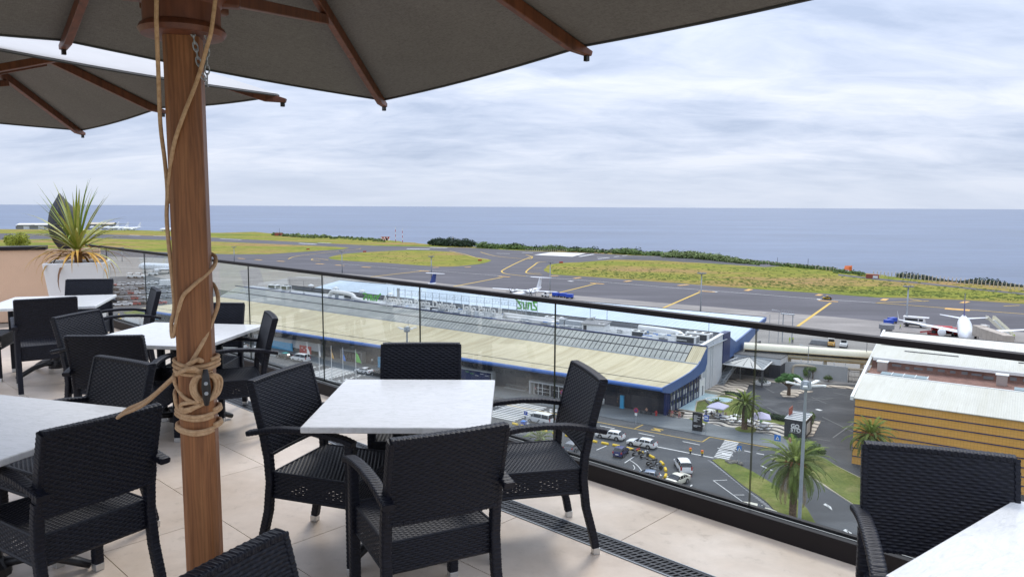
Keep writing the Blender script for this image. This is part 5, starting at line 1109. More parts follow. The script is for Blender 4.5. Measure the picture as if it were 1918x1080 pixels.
mb('brick_red').add(*slab([(ex(14), 14.0, 9.75), (BL, 14.0, 9.75), (BL, 26.5, 9.75), (ex(26), 26.5, 9.75)])).build('roof_terrace', OB)
m = mb('brick_red'); m.add([(ex(26), 26.4, 9.7), (BL, 26.4, 9.7), (BL, 26.4, 11.2), (ex(26), 26.4, 11.2)], [(0, 1, 2, 3)]); m.build('rear_wall', OB)
rnd = random.Random(6); m = mb('mid_grey')
for k in range(26): m.box((2 + k * 1.7, 26.35, 10.1 + rnd.uniform(0, .5)), (rnd.uniform(.6, 1.6), 0.05, rnd.uniform(.2, .6)))
m.build('wall_stains', OB)
m = mb('white_paint').box((BL / 2 - 0.9, 26.2, 11.35), (BL + 1.6, 0.7, 0.5)); m.build('gutter', OB)
m = mb('white_roof_sheet'); m.add(*slab([(ex(26) - 0.2, 26.3, 11.62), (BL, 26.3, 11.62), (BL, 38.0, 11.9), (ex(38) - 0.2, 38.0, 11.9)])); m.add(*slab([(ex(38) - 0.2, 38.04, 11.9), (BL, 38.04, 11.9), (BL, 60.5, 11.15), (ex(60) - .2, 60.5, 11.15)])); m.build('rear_roof', OB)
mb('dark_grey').box((BL / 2, 60.6, 11.1), (BL + 9, 0.25, 0.3)).build('rear_gutter', OB)
m = mb('dark_grey').box((BL / 2 - 1, 38.0, 11.93), (BL + 2.5, 0.14, 0.05)); m.box((6.5, 34.0, 11.86), (8.5, 0.5, 0.1)); m.box((24.0, 34.0, 11.86), (9.0, 0.5, 0.1)); m.build('roof_vents', OB)
m = mb('white_paint'); m.add([(-0.2, -0.3, 10.25), (ex(60) - .2, 60.5, 11.5), (ex(60) - .65, 60.5, 11.5), (-.65, -0.3, 10.25), (-0.2, -0.3, 9.7), (ex(60) - .2, 60.5, 10.5), (ex(60) - .65, 60.5, 10.5), (-.65, -0.3, 9.7)], [(3, 2, 1, 0), (4, 5, 6, 7), (0, 1, 5, 4), (1, 2, 6, 5), (2, 3, 7, 6), (3, 0, 4, 7)]); m.build('verge', OB)
for k, x in enumerate((1.8, 3.5, 5.2, 6.9, 20.0, 21.8, 23.6, 25.4, 27.2, 29.0)): mb('skylight_teal').box((x, 16.2, 10.92), (1.55, 2.2, 0.10)).build('skylight', OB); mb('white_paint').box((x + .85, 16.2, 10.4), (0.12, 2.3, 1.3)).build('skylight_rib', OB)
for x in (0.2, 17.5): mb('aluminium').box((x, 23.5, 10.6), (1.5, 1.3, 1.7)).build('vent_box', OB, bevel=0.04); mb('white_paint').box((x, 23.4, 11.5), (1.8, 1.6, 0.1)).build('vent_cap', OB)

tub = thing('boarding_walkway', 'long cream tubular walkway with a brown window band between the two buildings', 'walkway', W(-0.5, 46.5), UA + R(13.0))
tl = 30.5; n = 14; pts_ = [(1.7 * math.cos(math.tau * k / n) , 5.0 + 1.55 * math.sin(math.tau * k / n)) for k in range(n)]
mb('cream_tube').extrude([(a, b) for a, b in pts_], 0, tl).build('tube', tub, smooth=True, auto=60)
mb('dark_glass').box((tl / 2, -1.66, 4.95), (tl - .4, 0.12, 0.42)).build('window_band', tub); mb('ochre_line').box((tl / 2, -1.67, 4.68), (tl - .2, 0.1, 0.07)).box((tl / 2, -1.67, 5.22), (tl - .2, 0.1, 0.07)).box((tl / 2, -1.05, 3.72), (tl - .2, 0.2, 0.1)).build('trim', tub)
for x in (2.5, 10, 17.5, 25): mb('sand_render').box((x, 0, 1.8), (0.7, 1.2, 3.6)).build('support', tub)
for k, (x0, x1) in enumerate(((10.8, 16.0), (19.5, 26.5))): mb('sand_render').tube(smooth_path([Vector((x0, -3.0, 0)), Vector((x0, -3.0, 2.0)), Vector((x0 + .8, -3.0, 2.7)), Vector((x1 - .8, -3.0, 2.7)), Vector((x1, -3.0, 2.0)), Vector((x1, -3, 0))], 4), 0.28, 8).build('pipe_loop', tub, smooth=True)
cyl = thing('boarding_bridge', 'grey cylindrical rotunda of a boarding bridge beyond the white roof', 'boarding bridge', P(1659, 640), UA)
m = mb('mid_grey'); m.lathe([(1.5, 1.5), (1.5, 3.6), (2.0, 3.8), (2.0, 5.0), (1.5, 5.2), (0, 5.3)], 16); m.build('rotunda', cyl, smooth=True, auto=35); mb('dark_grey').lathe([(0.8, 0), (0.8, 2.2)], 10).build('column', cyl)
yw = thing('yard_wall', 'plain pale grey wall with a corner closing off the car yard', 'wall', P(1445, 702), 0)
o_ = P(1445, 702); q_ = [P(1445, 702) - o_, P(1500, 706) - o_, P(1587, 715) - o_]
for a, b in zip(q_, q_[1:]):
    d = b - a; mb('grey_render').box(((a.x + b.x) / 2, (a.y + b.y) / 2, 1.65), (d.length, 0.3, 3.3), math.atan2(d.y, d.x)).build('panel', yw)
for k in range(9): p = q_[0].lerp(q_[1], k / 8.0 * 0.98 + .01) if k < 4 else q_[1].lerp(q_[2], (k - 4) / 4.2); mb('pale_wall').box((p.x, p.y + .3, 3.4), (0.12, 0.12, 1.4)).build('post', yw)
fg = thing('yard_gate', 'dark railing gate between the grey wall and the orange building', 'gate', P(1589, 716), UA + R(4)); m = mb('dark_grey')
for z in (0.3, 1.4, 2.5): m.box((3.2, 0, z), (6.4, 0.08, 0.08))
for k in range(24): m.box((k * 0.28, 0, 1.4), (0.04, 0.04, 2.4))
m.build('bars', fg); mb('dark_grey').box((0, 0, 1.5), (0.14, 0.14, 3)).build('post', fg); mb('dark_grey').box((6.4, 0, 1.5), (0.14, 0.14, 3)).build('post', fg)
ent = thing('entrance_annex', 'low pale annex with a dark glass front under the glass canopy', 'building', W(-1.2, 41.2), UA)
mb('pale_wall').box((5.2, 3.0, 3.9), (10.4, 6, 1.4)).build('wall', ent); mb('dark_facade').box((5.2, 3.1, 1.6), (10.2, 5.6, 3.2)).build('front', ent); mb('dark_grey').box((5.2, 3, 4.65), (10.6, 6.2, 0.1)).build('roof', ent)
for k in range(6): mb('dark_glass').box((0.9 + k * 1.3, 0.27, 1.5), (1.15, 0.04, 2.7)).build('pane', ent)
cp_ = thing('glass_canopy', 'shallow pyramid glass canopy on dark posts at the terminal side entrance', 'canopy', W(-0.8, 32.2), UA)
cz = 3.9; cc = [Vector((0, 0, cz)), Vector((9.0, -0.6, cz)), Vector((8.2, 9.3, cz)), Vector((0.5, 9.8, cz))]; ap = Vector((4.4, 4.6, cz + 1.3))
for i in range(4):
    a, b = cc[i], cc[(i + 1) % 4]
    for k in range(4):
        p0, p1 = a.lerp(b, k / 4 + .01), a.lerp(b, (k + 1) / 4 - .01); mb('canopy_glass').add([p0, p1, ap.lerp(p1, .04), ap.lerp(p0, .04)], [(0, 1, 2, 3)]).build('glass_panel', cp_)
    m = mb('dark_grey'); m.tube([a, ap], 0.06, 5); mm = a.lerp(b, .5); m.tube([mm, ap], 0.05, 5); m.build('rib', cp_)
    mb('white_paint').tube([a, b], 0.14, 6).build('edge_beam', cp_)
for p in (cc[1], cc[2], Vector((0.6, 9.0, cz))): mb('dark_grey').box((p.x - .2, p.y + .2, cz / 2), (0.3, 0.3, cz)).build('post', cp_)
tr = thing('round_planter', 'white round planter ring with a small shrub at the canopy post', 'planter', P(1428, 719), 0); mb('white_paint').lathe([(1.7, 0), (1.75, 0.5), (1.45, 0.5), (1.4, 0.3), (0, 0.3)], 20).build('ring', tr); m = mb('leaf_dark'); clump_mesh(m, (0, 0, .8), 1.0, 260, .14, rnd, .7); m.build('foliage', tr)
st = thing('outdoor_staircase', 'pale grey steel staircase rising along the white end wall of the terminal', 'staircase', P(1346, 721), UA + math.pi / 2 - R(6))
for k in range(15): mb('galvanised_steel').box((0.3 + k * 0.45, 0, 0.11 + k * 0.215), (0.47, 2.0, 0.07)).build('step', st)
for s_ in (-1, 1):
    m = mb('galvanised_steel'); m.add([(0.1, s_ * 1.03, -0.05), (6.7, s_ * 1.03, 3.1), (6.7, s_ * 1.03, 3.4), (0.1, s_ * 1.03, 0.25)], [(0, 1, 2, 3)]); m.build('stringer', st)
    m = mb('galvanised_steel'); m.tube([(0.1, s_ * 1.05, 1.15), (6.7, s_ * 1.05, 4.3), (9.0, s_ * 1.05, 4.3)], 0.05, 6)
    for k in range(9): m.tube([(0.1 + k * .82, s_ * 1.05, .1 + k * .39), (0.1 + k * .82, s_ * 1.05, 1.15 + k * .39)], 0.03, 4)
    m.build('railing', st)
mb('galvanised_steel').box((7.9, 0, 3.15), (2.4, 2.1, 0.12)).build('landing', st)
for s_ in (-1, 1): mb('galvanised_steel').box((8.8, s_ * .95, 1.55), (0.15, 0.15, 3.1)).build('post', st)
# ---- pool and garden bits
pw_ = [(p.x, p.y) for p in pp((1269, 767), (1301, 772), (1305, 753), (1349, 741.5), (1311, 734.5))]
po = thing('garden_pool', 'shallow pale blue pool along the glazed side of the terminal', 'pool', (0, 0, 0)); mb('pool_water').prism(pw_, 0.0, 0.17).build('water', po); 
m = mb('sand_render')
for a, b in zip(pw_, pw_[1:] + pw_[:1]): m.tube([(a[0], a[1], 0.17), (b[0], b[1], 0.17)], 0.12, 4)
m.build('rim', po)
p = P(1347, 750); po = thing('oval_pool', 'small oval pale blue basin in the garden lawn', 'pool', (p.x, p.y, 0.1), UA + R(30)); m = mb('pool_water'); m.lathe([(0, 0.125), (2.55, 0.125), (2.55, 0.05)], 24); o = m.build('water', po); m = mb('white_paint'); m.lathe([(2.7, 0), (2.7, 0.16), (2.5, 0.16), (2.5, 0)], 24); m.build('rim', po); po.scale = (1.0, .72, 1)
for k, (a, b) in enumerate((((1322, 752), (1338, 766)), ((1335, 753), (1361, 763)))):
    a, b = P(*a), P(*b); t = thing('garden_edging', ('left' if k == 0 else 'right') + 'hand dark diagonal edging strip across the cafe lawn', 'edging', a, math.atan2((b - a).y, (b - a).x)); mb('dark_grey').box(((b - a).length / 2, 0, 0.2), ((b - a).length, 0.35, 0.14)).build('strip', t)
lw = thing('low_wall', 'low concrete wall between the pool and the mosaic pavement', 'wall', P(1305, 733), 0); d = P(1357, 742) - P(1305, 733); mb('sand_render').box((d.x / 2, d.y / 2, .35), (d.length, .5, .7), math.atan2(d.y, d.x)).build('render', lw)
def hedge(name, lab, pxs, h, mat_, size=.16, n=260, r_=.8, cat='hedge'):
    c = P(*pxs[0]); t = thing(name, lab, cat, c); m = mb(mat_)
    for a in pxs: q_ = P(*a) - c; clump_mesh(m, (q_.x, q_.y, h * .55), r_, n, size, rnd, h / (2 * r_))
    m.build('foliage', t); m2 = mb('bark')
    for a in pxs[::2]: q_ = P(*a) - c; m2.tube([(q_.x, q_.y, 0), (q_.x, q_.y, h * .5)], 0.05, 5)
    m2.build('stem', t); return t
hedge('low_hedge', 'low dark hedge along the back edge of the cafe lawn', [(1358, 738.5), (1365, 739), (1372, 740.5), (1379, 742), (1386, 744)], 0.8, 'leaf_dark')
hedge('low_hedge', 'low dark hedge beside the lilac parasol, right of the medium palm', [(1427, 776), (1432, 779), (1436, 781)], 1.2, 'leaf_mid')
hedge('low_hedge', 'dark bushy hedge directly left of the dark kiosk', [(1449, 785), (1455, 786), (1462, 787.5), (1468, 789)], 1.1, 'leaf_dark')
hedge('low_hedge', 'green hedge behind the kiosk by the striped mosaic strip', [(1513, 800), (1516, 793), (1519, 787)], 1.5, 'leaf_mid')
hedge('low_plant', 'small bright green plant in front of the kiosk', [(1482, 823), (1486, 824)], 1.0, 'leaf_bright', .14, 200, .6, 'plant')
hedge('climbing_plant', 'dark climbing plant at the corner of the grey yard wall', [(1509, 707), (1513, 708)], 2.6, 'leaf_mid', .16, 220, .7, 'plant')

# ---- kiosk
ko = thing('kiosk', 'dark clad kiosk with white GO STO lettering and a slatted white roof', 'kiosk', W(21.0, -0.5, 0.13), UA + R(1))
kw, kd, kh = 3.25, 5.2, 3.0
mb('kiosk_cladding').box((kw / 2, kd / 2, kh / 2), (kw, kd, kh)).build('body', ko)
for k in range(20): mb('kiosk_cladding').box((0.08 + k * (kw - .16) / 19, -0.02, kh / 2), (0.07, 0.05, kh)).build('cladding_slat', ko)
mb('pale_wall').box((kw + 0.02, kd * .45, 1.4), (0.06, kd * .5, 1.8)).build('serving_hatch', ko); mb('white_paint').box((kw / 2, kd / 2, kh + .05), (kw + .1, kd + .1, .1)).build('roof', ko)
for k in range(5): mb('galvanised_steel').box((kw / 2, 0.4 + k * 1.1, kh + .2), (kw, .12, .12)).build('roof_slat', ko)
M4 = Matrix.Translation((kw * .52, -0.07, 1.72)) @ Matrix.Rotation(R(90), 4, 'X')
a_ = text_obj('lettering', 'GO', 0.86, 0.03, 'white_paint', ko, M4, 'CENTER'); b_ = text_obj('lettering', 'STO', 0.86, 0.03, 'white_paint', ko, Matrix.Translation((kw * .56, -0.07, 1.08)) @ Matrix.Rotation(R(90), 4, 'X'), 'CENTER')
for o in (a_, b_): s_ = o.modifiers.new('w', 'SOLIDIFY'); s_.thickness = 0.09; s_.offset = 0
m = mb('white_paint')
for k in range(9): m.box((kw * .28 + k * .2, -.06, .92), (.13, .03, .06))
m.build('small_print', ko)
mb('rust_red').box((0.3, 2.6, kh + 0.75), (0.12, 2.3, 1.3)).build('roof_board', ko)
for k in range(3): mb('dark_grey').box((.22, 1.9 + k * .7, kh + .7), (.05, .18, 1.0)).build('roof_board_mark', ko)
# ---- sign board, road signs, bins, hydrants, bollards
sb = thing('information_board', 'tall black information board with white lines of text on the pavement', 'sign', P(1297, 806), UA + R(4)); mb('black_metal').box((0.8, 0, 1.65), (1.65, .3, 3.3)).build('panel', sb, bevel=.02); m = mb('white_paint')
rnd = random.Random(8)
for k in range(8): L_ = rnd.uniform(.5, 1.2); m.box((.2 + L_ / 2, -.16, 2.75 - k * .2 - (.5 if k > 5 else 0)), (L_, .02, .07))
m.build('print', sb)
def bin_(lab, px): t = thing('litter_bin', lab, 'bin', P(*px) + Vector((0, 0, .13)), UA); mb('aluminium').lathe([(.32, 0), (.34, 1.0), (.28, 1.1), (0, 1.12)], 12).build('body', t, smooth=True, auto=40); mb('dark_grey').box((0, -.33, .8), (.3, .06, .18)).build('opening', t)
bin_('silver litter bin behind the black information board', (1317, 806)); bin_('pale litter bin against the dark terminal front', (1130, 757))
def sign(name, lab, px, h, shape, col_, sub=None, size=.75, rz=0, z0=.13):
    t = thing(name, lab, 'road sign', P(*px) + Vector((0, 0, z0)), UA + rz); mb('galvanised_steel').tube([(0, 0, 0), (0, 0, h)], .045, 6).build('pole', t)
    if shape == 'round': pl_ = mb(col_).lathe([(size / 2, -.02), (size / 2, .02)], 18).build('plate', t); pl_.matrix_local = Matrix.Translation((0, -.07, h - size * .4)) @ Matrix.Rotation(R(90), 4, 'X')
    else: pl_ = mb(col_).box((0, -.07, h - size * .4), (size, .04, size * (1.3 if shape == 'tall' else 1.0))).build('plate', t)
    return t
t = sign('bus_stop_sign', 'blue bus stop sign with a white panel beside the black board', (1322, 813), 3.0, 'tall', 'blue_paint', size=.85); mb('white_paint').box((0, -.1, 2.72), (.6, .03, .6)).build('panel', t); m = mb('sign_blue').box((0, -.12, 2.72), (.42, .02, .16)).box((-.13, -.12, 2.6), (.1, .02, .1)).box((.13, -.12, 2.6), (.1, .02, .1)); m.build('bus_symbol', t)
for px, lab in (((1455, 853), 'blue square crossing sign with a white triangle, near the kiosk kerb'), ((1383, 870), 'blue square crossing sign turned aside, on the grass island')):
    t = sign('crossing_sign', lab, px, 3.1 if px[0] > 1400 else 2.7, 'square', 'sign_blue', size=.95 if px[0] > 1400 else .7, rz=R(0 if px[0] > 1400 else 45)); m = mb('white_paint'); zc_ = (3.1 if px[0] > 1400 else 2.7) - .38
    m.add([(-.3, -.1, zc_ - .28), (.3, -.1, zc_ - .28), (0, -.1, zc_ + .3)], [(0, 1, 2)]); m.build('triangle', t); mb('black_metal').tube([(0.02, -.115, zc_ - .2), (0, -.115, zc_ + .05)], .045, 4).build('walker_symbol', t)
for px, lab in (((1191, 796), 'round purple no parking sign over a white plate before the dark terminal front'), ((1053, 760), 'round purple no parking sign by the glazed entrance')):
    t = sign('no_parking_sign', lab, px, 2.9, 'round', 'red_paint', size=.85); pl_ = mb('purple_paint').lathe([(.30, -.02), (.30, .02)], 16).build('disc', t); pl_.matrix_local = Matrix.Translation((0, -.1, 2.56)) @ Matrix.Rotation(R(90), 4, 'X'); mb('white_paint').box((0, -.07, 1.85), (.45, .03, .45)).build('plate_below', t)
t = sign('parking_sign', 'small blue parking sign beside the white van at the crossing', (985, 798), 2.6, 'square', 'blue_paint', size=.7, z0=.05); text_obj('letter', 'P', .6, .01, 'white_paint', t, Matrix.Translation((-.17, -.11, 2.12)) @ Matrix.Rotation(R(90), 4, 'X'))
t = sign('parking_sign', 'tiny blue parking sign on the far striped crossing', (584, 706), 2.0, 'square', 'blue_paint', size=.6, z0=.05); text_obj('letter', 'P', .5, .01, 'white_paint', t, Matrix.Translation((-.15, -.11, 1.6)) @ Matrix.Rotation(R(90), 4, 'X'))
t = thing('waste_box', 'blue plastic box at the foot of the parking sign', 'box', P(981, 797), UA); mb('blue_paint').box((0, 0, .4), (.8, .7, .8), taper=1.1).build('body', t); mb('sign_blue').box((0, 0, .85), (.9, .8, .1)).build('lid', t)
for px, lab in (((1165, 765), 'tall turquoise totem against the dark terminal front, right of the entrance'), ((711, 688), 'narrow turquoise totem by the far terminal entrance')):
    t = thing('totem_sign', lab, 'sign', P(*px) + Vector((0, 0, .13)), UA); mb('teal_blue_panel').box((0, 0, 1.35), (.75, .35, 2.2)).build('panel', t); mb('teal_blue_panel').box((0, 0, .12), (.85, .45, .24)).build('foot', t)
for px, lab in (((1229, 779), 'red fire hydrant at the corner of the dark terminal front'), ((1316, 730), 'red fire hydrant beside the white side bay of the terminal')):
    t = thing('fire_hydrant', lab, 'hydrant', P(*px) + Vector((0, 0, .13)), UA); mb('red_paint').lathe([(.2, 0), (.2, .1), (.14, .12), (.14, .7), (.18, .74), (.1, .92), (0, .95)], 10).build('body', t, smooth=True, auto=40); mb('red_paint').tube([(-.3, 0, .55), (.3, 0, .55)], .08, 8).build('outlet', t)
for px, lab in (((1293, 849), 'yellow and black bollard on the white line, left one of two'), ((1315, 853.5), 'yellow and black bollard on the white line nearest the crossing')):
    t = thing('bollard', lab, 'bollard', P(*px) + Vector((0, 0, .06)), UA); mb('black_metal').lathe([(.16, 0), (.12, .05), (.12, .35)], 10).build('base', t); mb('yellow_paint').lathe([(.13, .35), (.22, .45), (.22, .62)], 10).build('band', t); mb('orange_paint').lathe([(.2, .62), (.22, .8), (.1, .88), (0, .9)], 10).build('cap', t)
# yellow kerb blocks
blk = None; bp_ = [(965, 795.5), (981, 799.5), (999, 803), (1019, 808), (1041, 813.5), (1065, 818), (1090, 823), (1112, 828), (1133, 832), (1154, 836), (1180, 842), (1200, 848), (1221, 857), (1240, 869), (1246.5, 881), (1246.5, 893), (1239, 902)]
for k, a in enumerate(bp_):
    p = P(*a); nx = P(*bp_[min(k + 1, len(bp_) - 1)]) - P(*bp_[max(k - 1, 0)]); rz = math.atan2(nx.y, nx.x)
    if blk is None:
        blk = thing('kerb_block', 'x', 'barrier', p, rz, 'yellow blocks edging the taxi rank'); mb('yellow_paint').tube([(-.62, 0, .2), (-.58, 0, .2), (.58, 0, .2), (.62, 0, .2)], [.16, .22, .22, .16], 8).build('block', blk, bevel=.02); mb('dark_grey').box((0, 0, .04), (1.0, .3, .08)).build('foot', blk); o = blk
    else: o = dup(blk, p, rz)
    o['label'] = 'yellow kerb block, ' + ('at the far left end by the parking sign', 'second from the parking sign', 'third from the parking sign', 'fourth from the parking sign', 'behind the right chair, upper of three', 'behind the right chair, middle of three', 'behind the right chair, lowest of three', 'just right of the right chair arm', 'beside the rear of the left estate taxi', 'left of the navy hatchback', 'behind the navy hatchback', 'behind the first two motorcycles', 'at the start of the curve by the motorcycles', 'in the curve above the black motorcycle', 'in the curve right of the black motorcycles', 'second last of the curve by the cream saloon', 'last of the curve at the glass channel')[k]
# ---- cafe tables, lilac parasols
pt0 = None
for k, (a, lab) in enumerate((((1333, 780), 'white cafe table under the left lilac parasol'), ((1357, 788), 'white cafe table with people, right of the left lilac parasol'), ((1347, 783.5), 'white cafe table between the dark clad sitters'), ((1374, 792), 'white cafe table left of the medium palm trunk, front one'), ((1380, 786), 'white cafe table left of the medium palm trunk, back one'), ((1401, 797), 'white cafe table right of the medium palm trunk'), ((1412, 793), 'white cafe table beside the right lilac parasol'), ((1434, 801), 'white cafe table nearest the kiosk'), ((1428, 806), 'white cafe table in front of the one nearest the kiosk'), ((1330, 776), 'white cafe table behind the left lilac parasol'))):
    p = P(*a) + Vector((0, 0, .15))
    if pt0 is None:
        pt0 = thing('cafe_table', 'x', 'table', p, UA, 'white cafe tables with fixed seats'); mb('white_paint').box((0, 0, .75), (1.25, 1.25, .06)).build('top', pt0)
        for s_ in range(4): a2 = s_ * math.pi / 2; mb('white_paint').box((1.05 * math.cos(a2), 1.05 * math.sin(a2), .45), (.42, .9, .05), a2).build('seat', pt0)
        m = mb('galvanised_steel').box((0, 0, .37), (.12, .12, .74)); m.box((0, 0, .2), (2.1, .08, .06)); m.box((0, 0, .21), (.08, 2.1, .06))
        for s_ in range(4): a2 = s_ * math.pi / 2; m.box((1.05 * math.cos(a2), 1.05 * math.sin(a2), .22), (.07, .07, .44))
        m.build('frame', pt0); o = pt0
    else: o = dup(pt0, p, UA + R(rnd.uniform(-12, 12)))
    o['label'] = lab
for a, lab, rz in (((1344, 784), 'pale lilac cafe parasol on the left, between the fan palm and the medium palm', 0), ((1424, 804), 'pale lilac cafe parasol on the right, half behind the medium palm', R(20))):
    t = thing('cafe_parasol', lab, 'parasol', P(*a) + Vector((0, 0, .15)), UA + rz); m = mb('lilac_cloth'); h = 1.55; c4 = [(-h, -h, 2.2), (h, -h, 2.2), (h, h, 2.2), (-h, h, 2.2), (0, 0, 3.0)]; m.add(c4, [(0, 1, 4), (1, 2, 4), (2, 3, 4), (3, 0, 4), (3, 2, 1, 0)]); 
    for i in range(4): a_, b_ = c4[i], c4[(i + 1) % 4]; m.add([a_, b_, (b_[0], b_[1], 2.0), (a_[0], a_[1], 2.0)], [(0, 1, 2, 3)])
    m.build('canopy', t); mb('galvanised_steel').tube([(0, 0, 0), (0, 0, 3.05)], .04, 6).build('pole', t); mb('mid_grey').lathe([(.35, 0), (.35, .1), (0, .12)], 12).build('foot', t)
bn = thing('garden_bench', 'low bench with two people at the left end of the wave mosaic', 'bench', P(1266, 780) + Vector((0, 0, .15)), UA); mb('bark').box((0, 0, .45), (3.0, .5, .07)).build('seat', bn); mb('dark_grey').box((-1.2, 0, .2), (.1, .45, .42)).build('leg', bn); mb('dark_grey').box((1.2, 0, .2), (.1, .45, .42)).build('leg', bn); mb('bark').box((0, .28, .75), (3.0, .06, .3)).build('backrest', bn)
bn = thing('garden_bench', 'dark bench in front of the terminal, between the round sign and the hydrant', 'bench', P(1210, 776) + Vector((0, 0, .13)), UA); mb('dark_grey').box((0, 0, .45), (2.4, .5, .07)).build('seat', bn); mb('dark_grey').box((-1, 0, .2), (.1, .45, .42)).build('leg', bn); mb('dark_grey').box((1, 0, .2), (.1, .45, .42)).build('leg', bn)
tl_ = thing('trolley_row', 'row of nested luggage trolleys against the terminal front', 'trolleys', P(963, 731) + Vector((0, 0, .13)), UA); 
for k in range(9):
    m = mb('galvanised_steel'); x = -2.4 + k * .6; m.tube([(x, -.3, .2), (x + .5, -.3, .2), (x + .7, -.3, 1.05)], .035, 4); m.tube([(x, .3, .2), (x + .5, .3, .2), (x + .7, .3, 1.05)], .035, 4); m.box((x + .7, 0, 1.05), (.06, .66, .06)); m.box((x + .2, 0, .25), (.5, .6, .04)); m.build('trolley', tl_)

# ------------------------------------------------------------------ light poles, masts, flags
def flood(lab, base, h, heads, size, rz):
    t = thing('floodlight_pole', lab, 'light pole', base, rz)
    mb('galvanised_steel').lathe([(.28, 0), (.28, .3), (.2, .35), (.19, h * .5), (.15, h)], 12).build('pole', t, smooth=True, auto=40)
    m = mb('galvanised_steel'); m.lathe([(.55, h - .05), (.6, h + .1), (.42, h + .6), (.3, h + .9), (0, h + .95)], 10)
    for k in range(4): a = k * 1.57; m.box((.5 * math.cos(a), .5 * math.sin(a), h + .45), (.12, .12, .9), a)
    m.build('head_ring', t)
    for k in range(heads):
        a = R(20) + math.tau * k / heads; d = Vector((math.cos(a), math.sin(a), 0)); s_ = Vector((-d.y, d.x, 0)); vs = []
        for r_, z, w_ in ((.6, h + .35, .12), (1.0, h + .42, .22), (2.0, h + .62, .26), (2.25, h + .6, .2)):
            for sx_, dz in ((-1, 0), (1, 0), (1, .14), (-1, .14)): vs.append(d * r_ * size + s_ * (sx_ * w_ * size) + Vector((0, 0, z + dz)))
        mb('white_paint').add(vs, [(3, 2, 1, 0), (12, 13, 14, 15)] + [(i * 4 + j, i * 4 + (j + 1) % 4, i * 4 + 4 + (j + 1) % 4, i * 4 + 4 + j) for i in range(3) for j in range(4)]).build('lamp_head', t, smooth=False)
    mb('dark_grey').tube([(.25, 0, h + .9), (.25, 0, h + 2.1)], .035, 5).build('rod', t)
    return t
pb_ = P(1494, 1040); pd_ = ray(1510, 718); ph_ = CAM_Z + pd_.z * math.hypot(pb_.x, pb_.y) / math.hypot(pd_.x, pd_.y)
flood('tall grey floodlight pole with white lamp arms in front of the large palm', pb_, ph_ - .6, 5, .92, R(10))
flood('grey floodlight pole with white lamp arms seen above the far chair back', W(-45.0, -20), 13.8, 5, .85, R(0))
for (px, py, h, lab) in ((1697, 610, 12.6, 'apron light mast in front of the parked jet on the right'), (1312, 585, 14.0, 'apron light mast behind the right end of the hall roof'), (1030, 550, 13.6, 'apron light mast beside the blue baggage carts'), (808, 520, 11.0, 'apron light mast by the blue tail fin'), (641, 511, 12.0, 'apron light mast below the left tip of the grass island'), (439, 490, 9.5, 'apron light mast just right of the wooden post'), (229, 490, 9.0, 'apron light mast beside the drooping orange leaves')):
    t = thing('apron_mast', lab, 'light mast', P(px, py), UA, 'tall light masts on the apron'); mb('galvanised_steel').lathe([(.32, 0), (.18, h)], 8).build('pole', t, smooth=True); m = mb('mid_grey'); m.lathe([(1.1, h - .1), (1.1, h + .15)], 12)
    for k in range(8): a = k * math.tau / 8; m.box((1.25 * math.cos(a), 1.25 * math.sin(a), h + .15), (.8, .5, .3), a)
    m.build('lamp_ring', t)
for lab, px, h in (('thin street lamp standing in front of the grey yard wall', (1512, 707), 7.0), ('thin street lamp with a bent arm by the yard gate', (1620, 712), 9.5), ('thin lamp post on the apron left of the high-visibility workers', (1440, 642), 8.0), ('second thin lamp post on the apron beside the workers', (1457, 642), 9.0)):
    t = thing('street_lamp', lab, 'street lamp', P(*px), UA); m = mb('galvanised_steel'); m.tube([(0, 0, 0), (0, 0, h)], .08, 6); m.tube([(0, 0, h), (-1.6, 0, h + .25)], .05, 5); m.build('pole', t); mb('pale_wall').box((-1.7, 0, h + .25), (.7, .25, .1)).build('lamp_head', t)
t = thing('gantry_frame', 'grey steel gantry with a small platform on the apron', 'gantry', P(1465, 640), UA); m = mb('galvanised_steel')
for x in (0, 2.6): m.box((x, 0, 4), (.22, .22, 8))
m.box((1.2, 0, 8), (3.6, 1.2, .25)); 
for k in range(6): m.box((-.4 + k * .65, -.5, 8.6), (.06, .06, 1.1))
m.box((1.2, -.5, 9.1), (3.5, .06, .06)); m.build('frame', t)
for k, (u, mat_, fl, lab) in enumerate(((-74.9, 'white_paint', 1, 'white flag hanging on the leftmost flagpole'), (-71.1, 'white_paint', .45, 'narrow drooping white flag on the second flagpole'), (-67.3, 'yellow_paint', .9, 'orange yellow flag on the middle flagpole'), (-63.8, 'sign_blue', .9, 'blue flag on the fourth flagpole'), (-60.0, 'green_paint', 1.7, 'green flag blowing out on the rightmost flagpole'))):
    t = thing('flagpole', lab, 'flagpole', W(u, -19.2, .06), UA, 'flagpoles by the striped crossing'); mb('white_paint').lathe([(.09, 0), (.05, 8.3), (.08, 8.33), (0, 8.4)], 8).build('pole', t)
    vs = []; fs = []; n = 8
    for i in range(n + 1):
        for j in range(n + 1):
            a, b = i / n, j / n; ln = fl * (0.15 + 0.85 * a); vs.append((0.06 + b * ln, 0.14 * math.sin(b * 7 + a * 3) * b, 8.1 - a * 2.3 - b * (0.55 if fl > 1.2 else 1.3) * (1 - a * .7)))
    for i in range(n):
        for j in range(n): q0 = i * (n + 1) + j; fs.append((q0, q0 + 1, q0 + n + 2, q0 + n + 1))
    mb(mat_ if mat_ != 'yellow_paint' else 'orange_marking').add(vs, fs).build('flag', t, smooth=True)

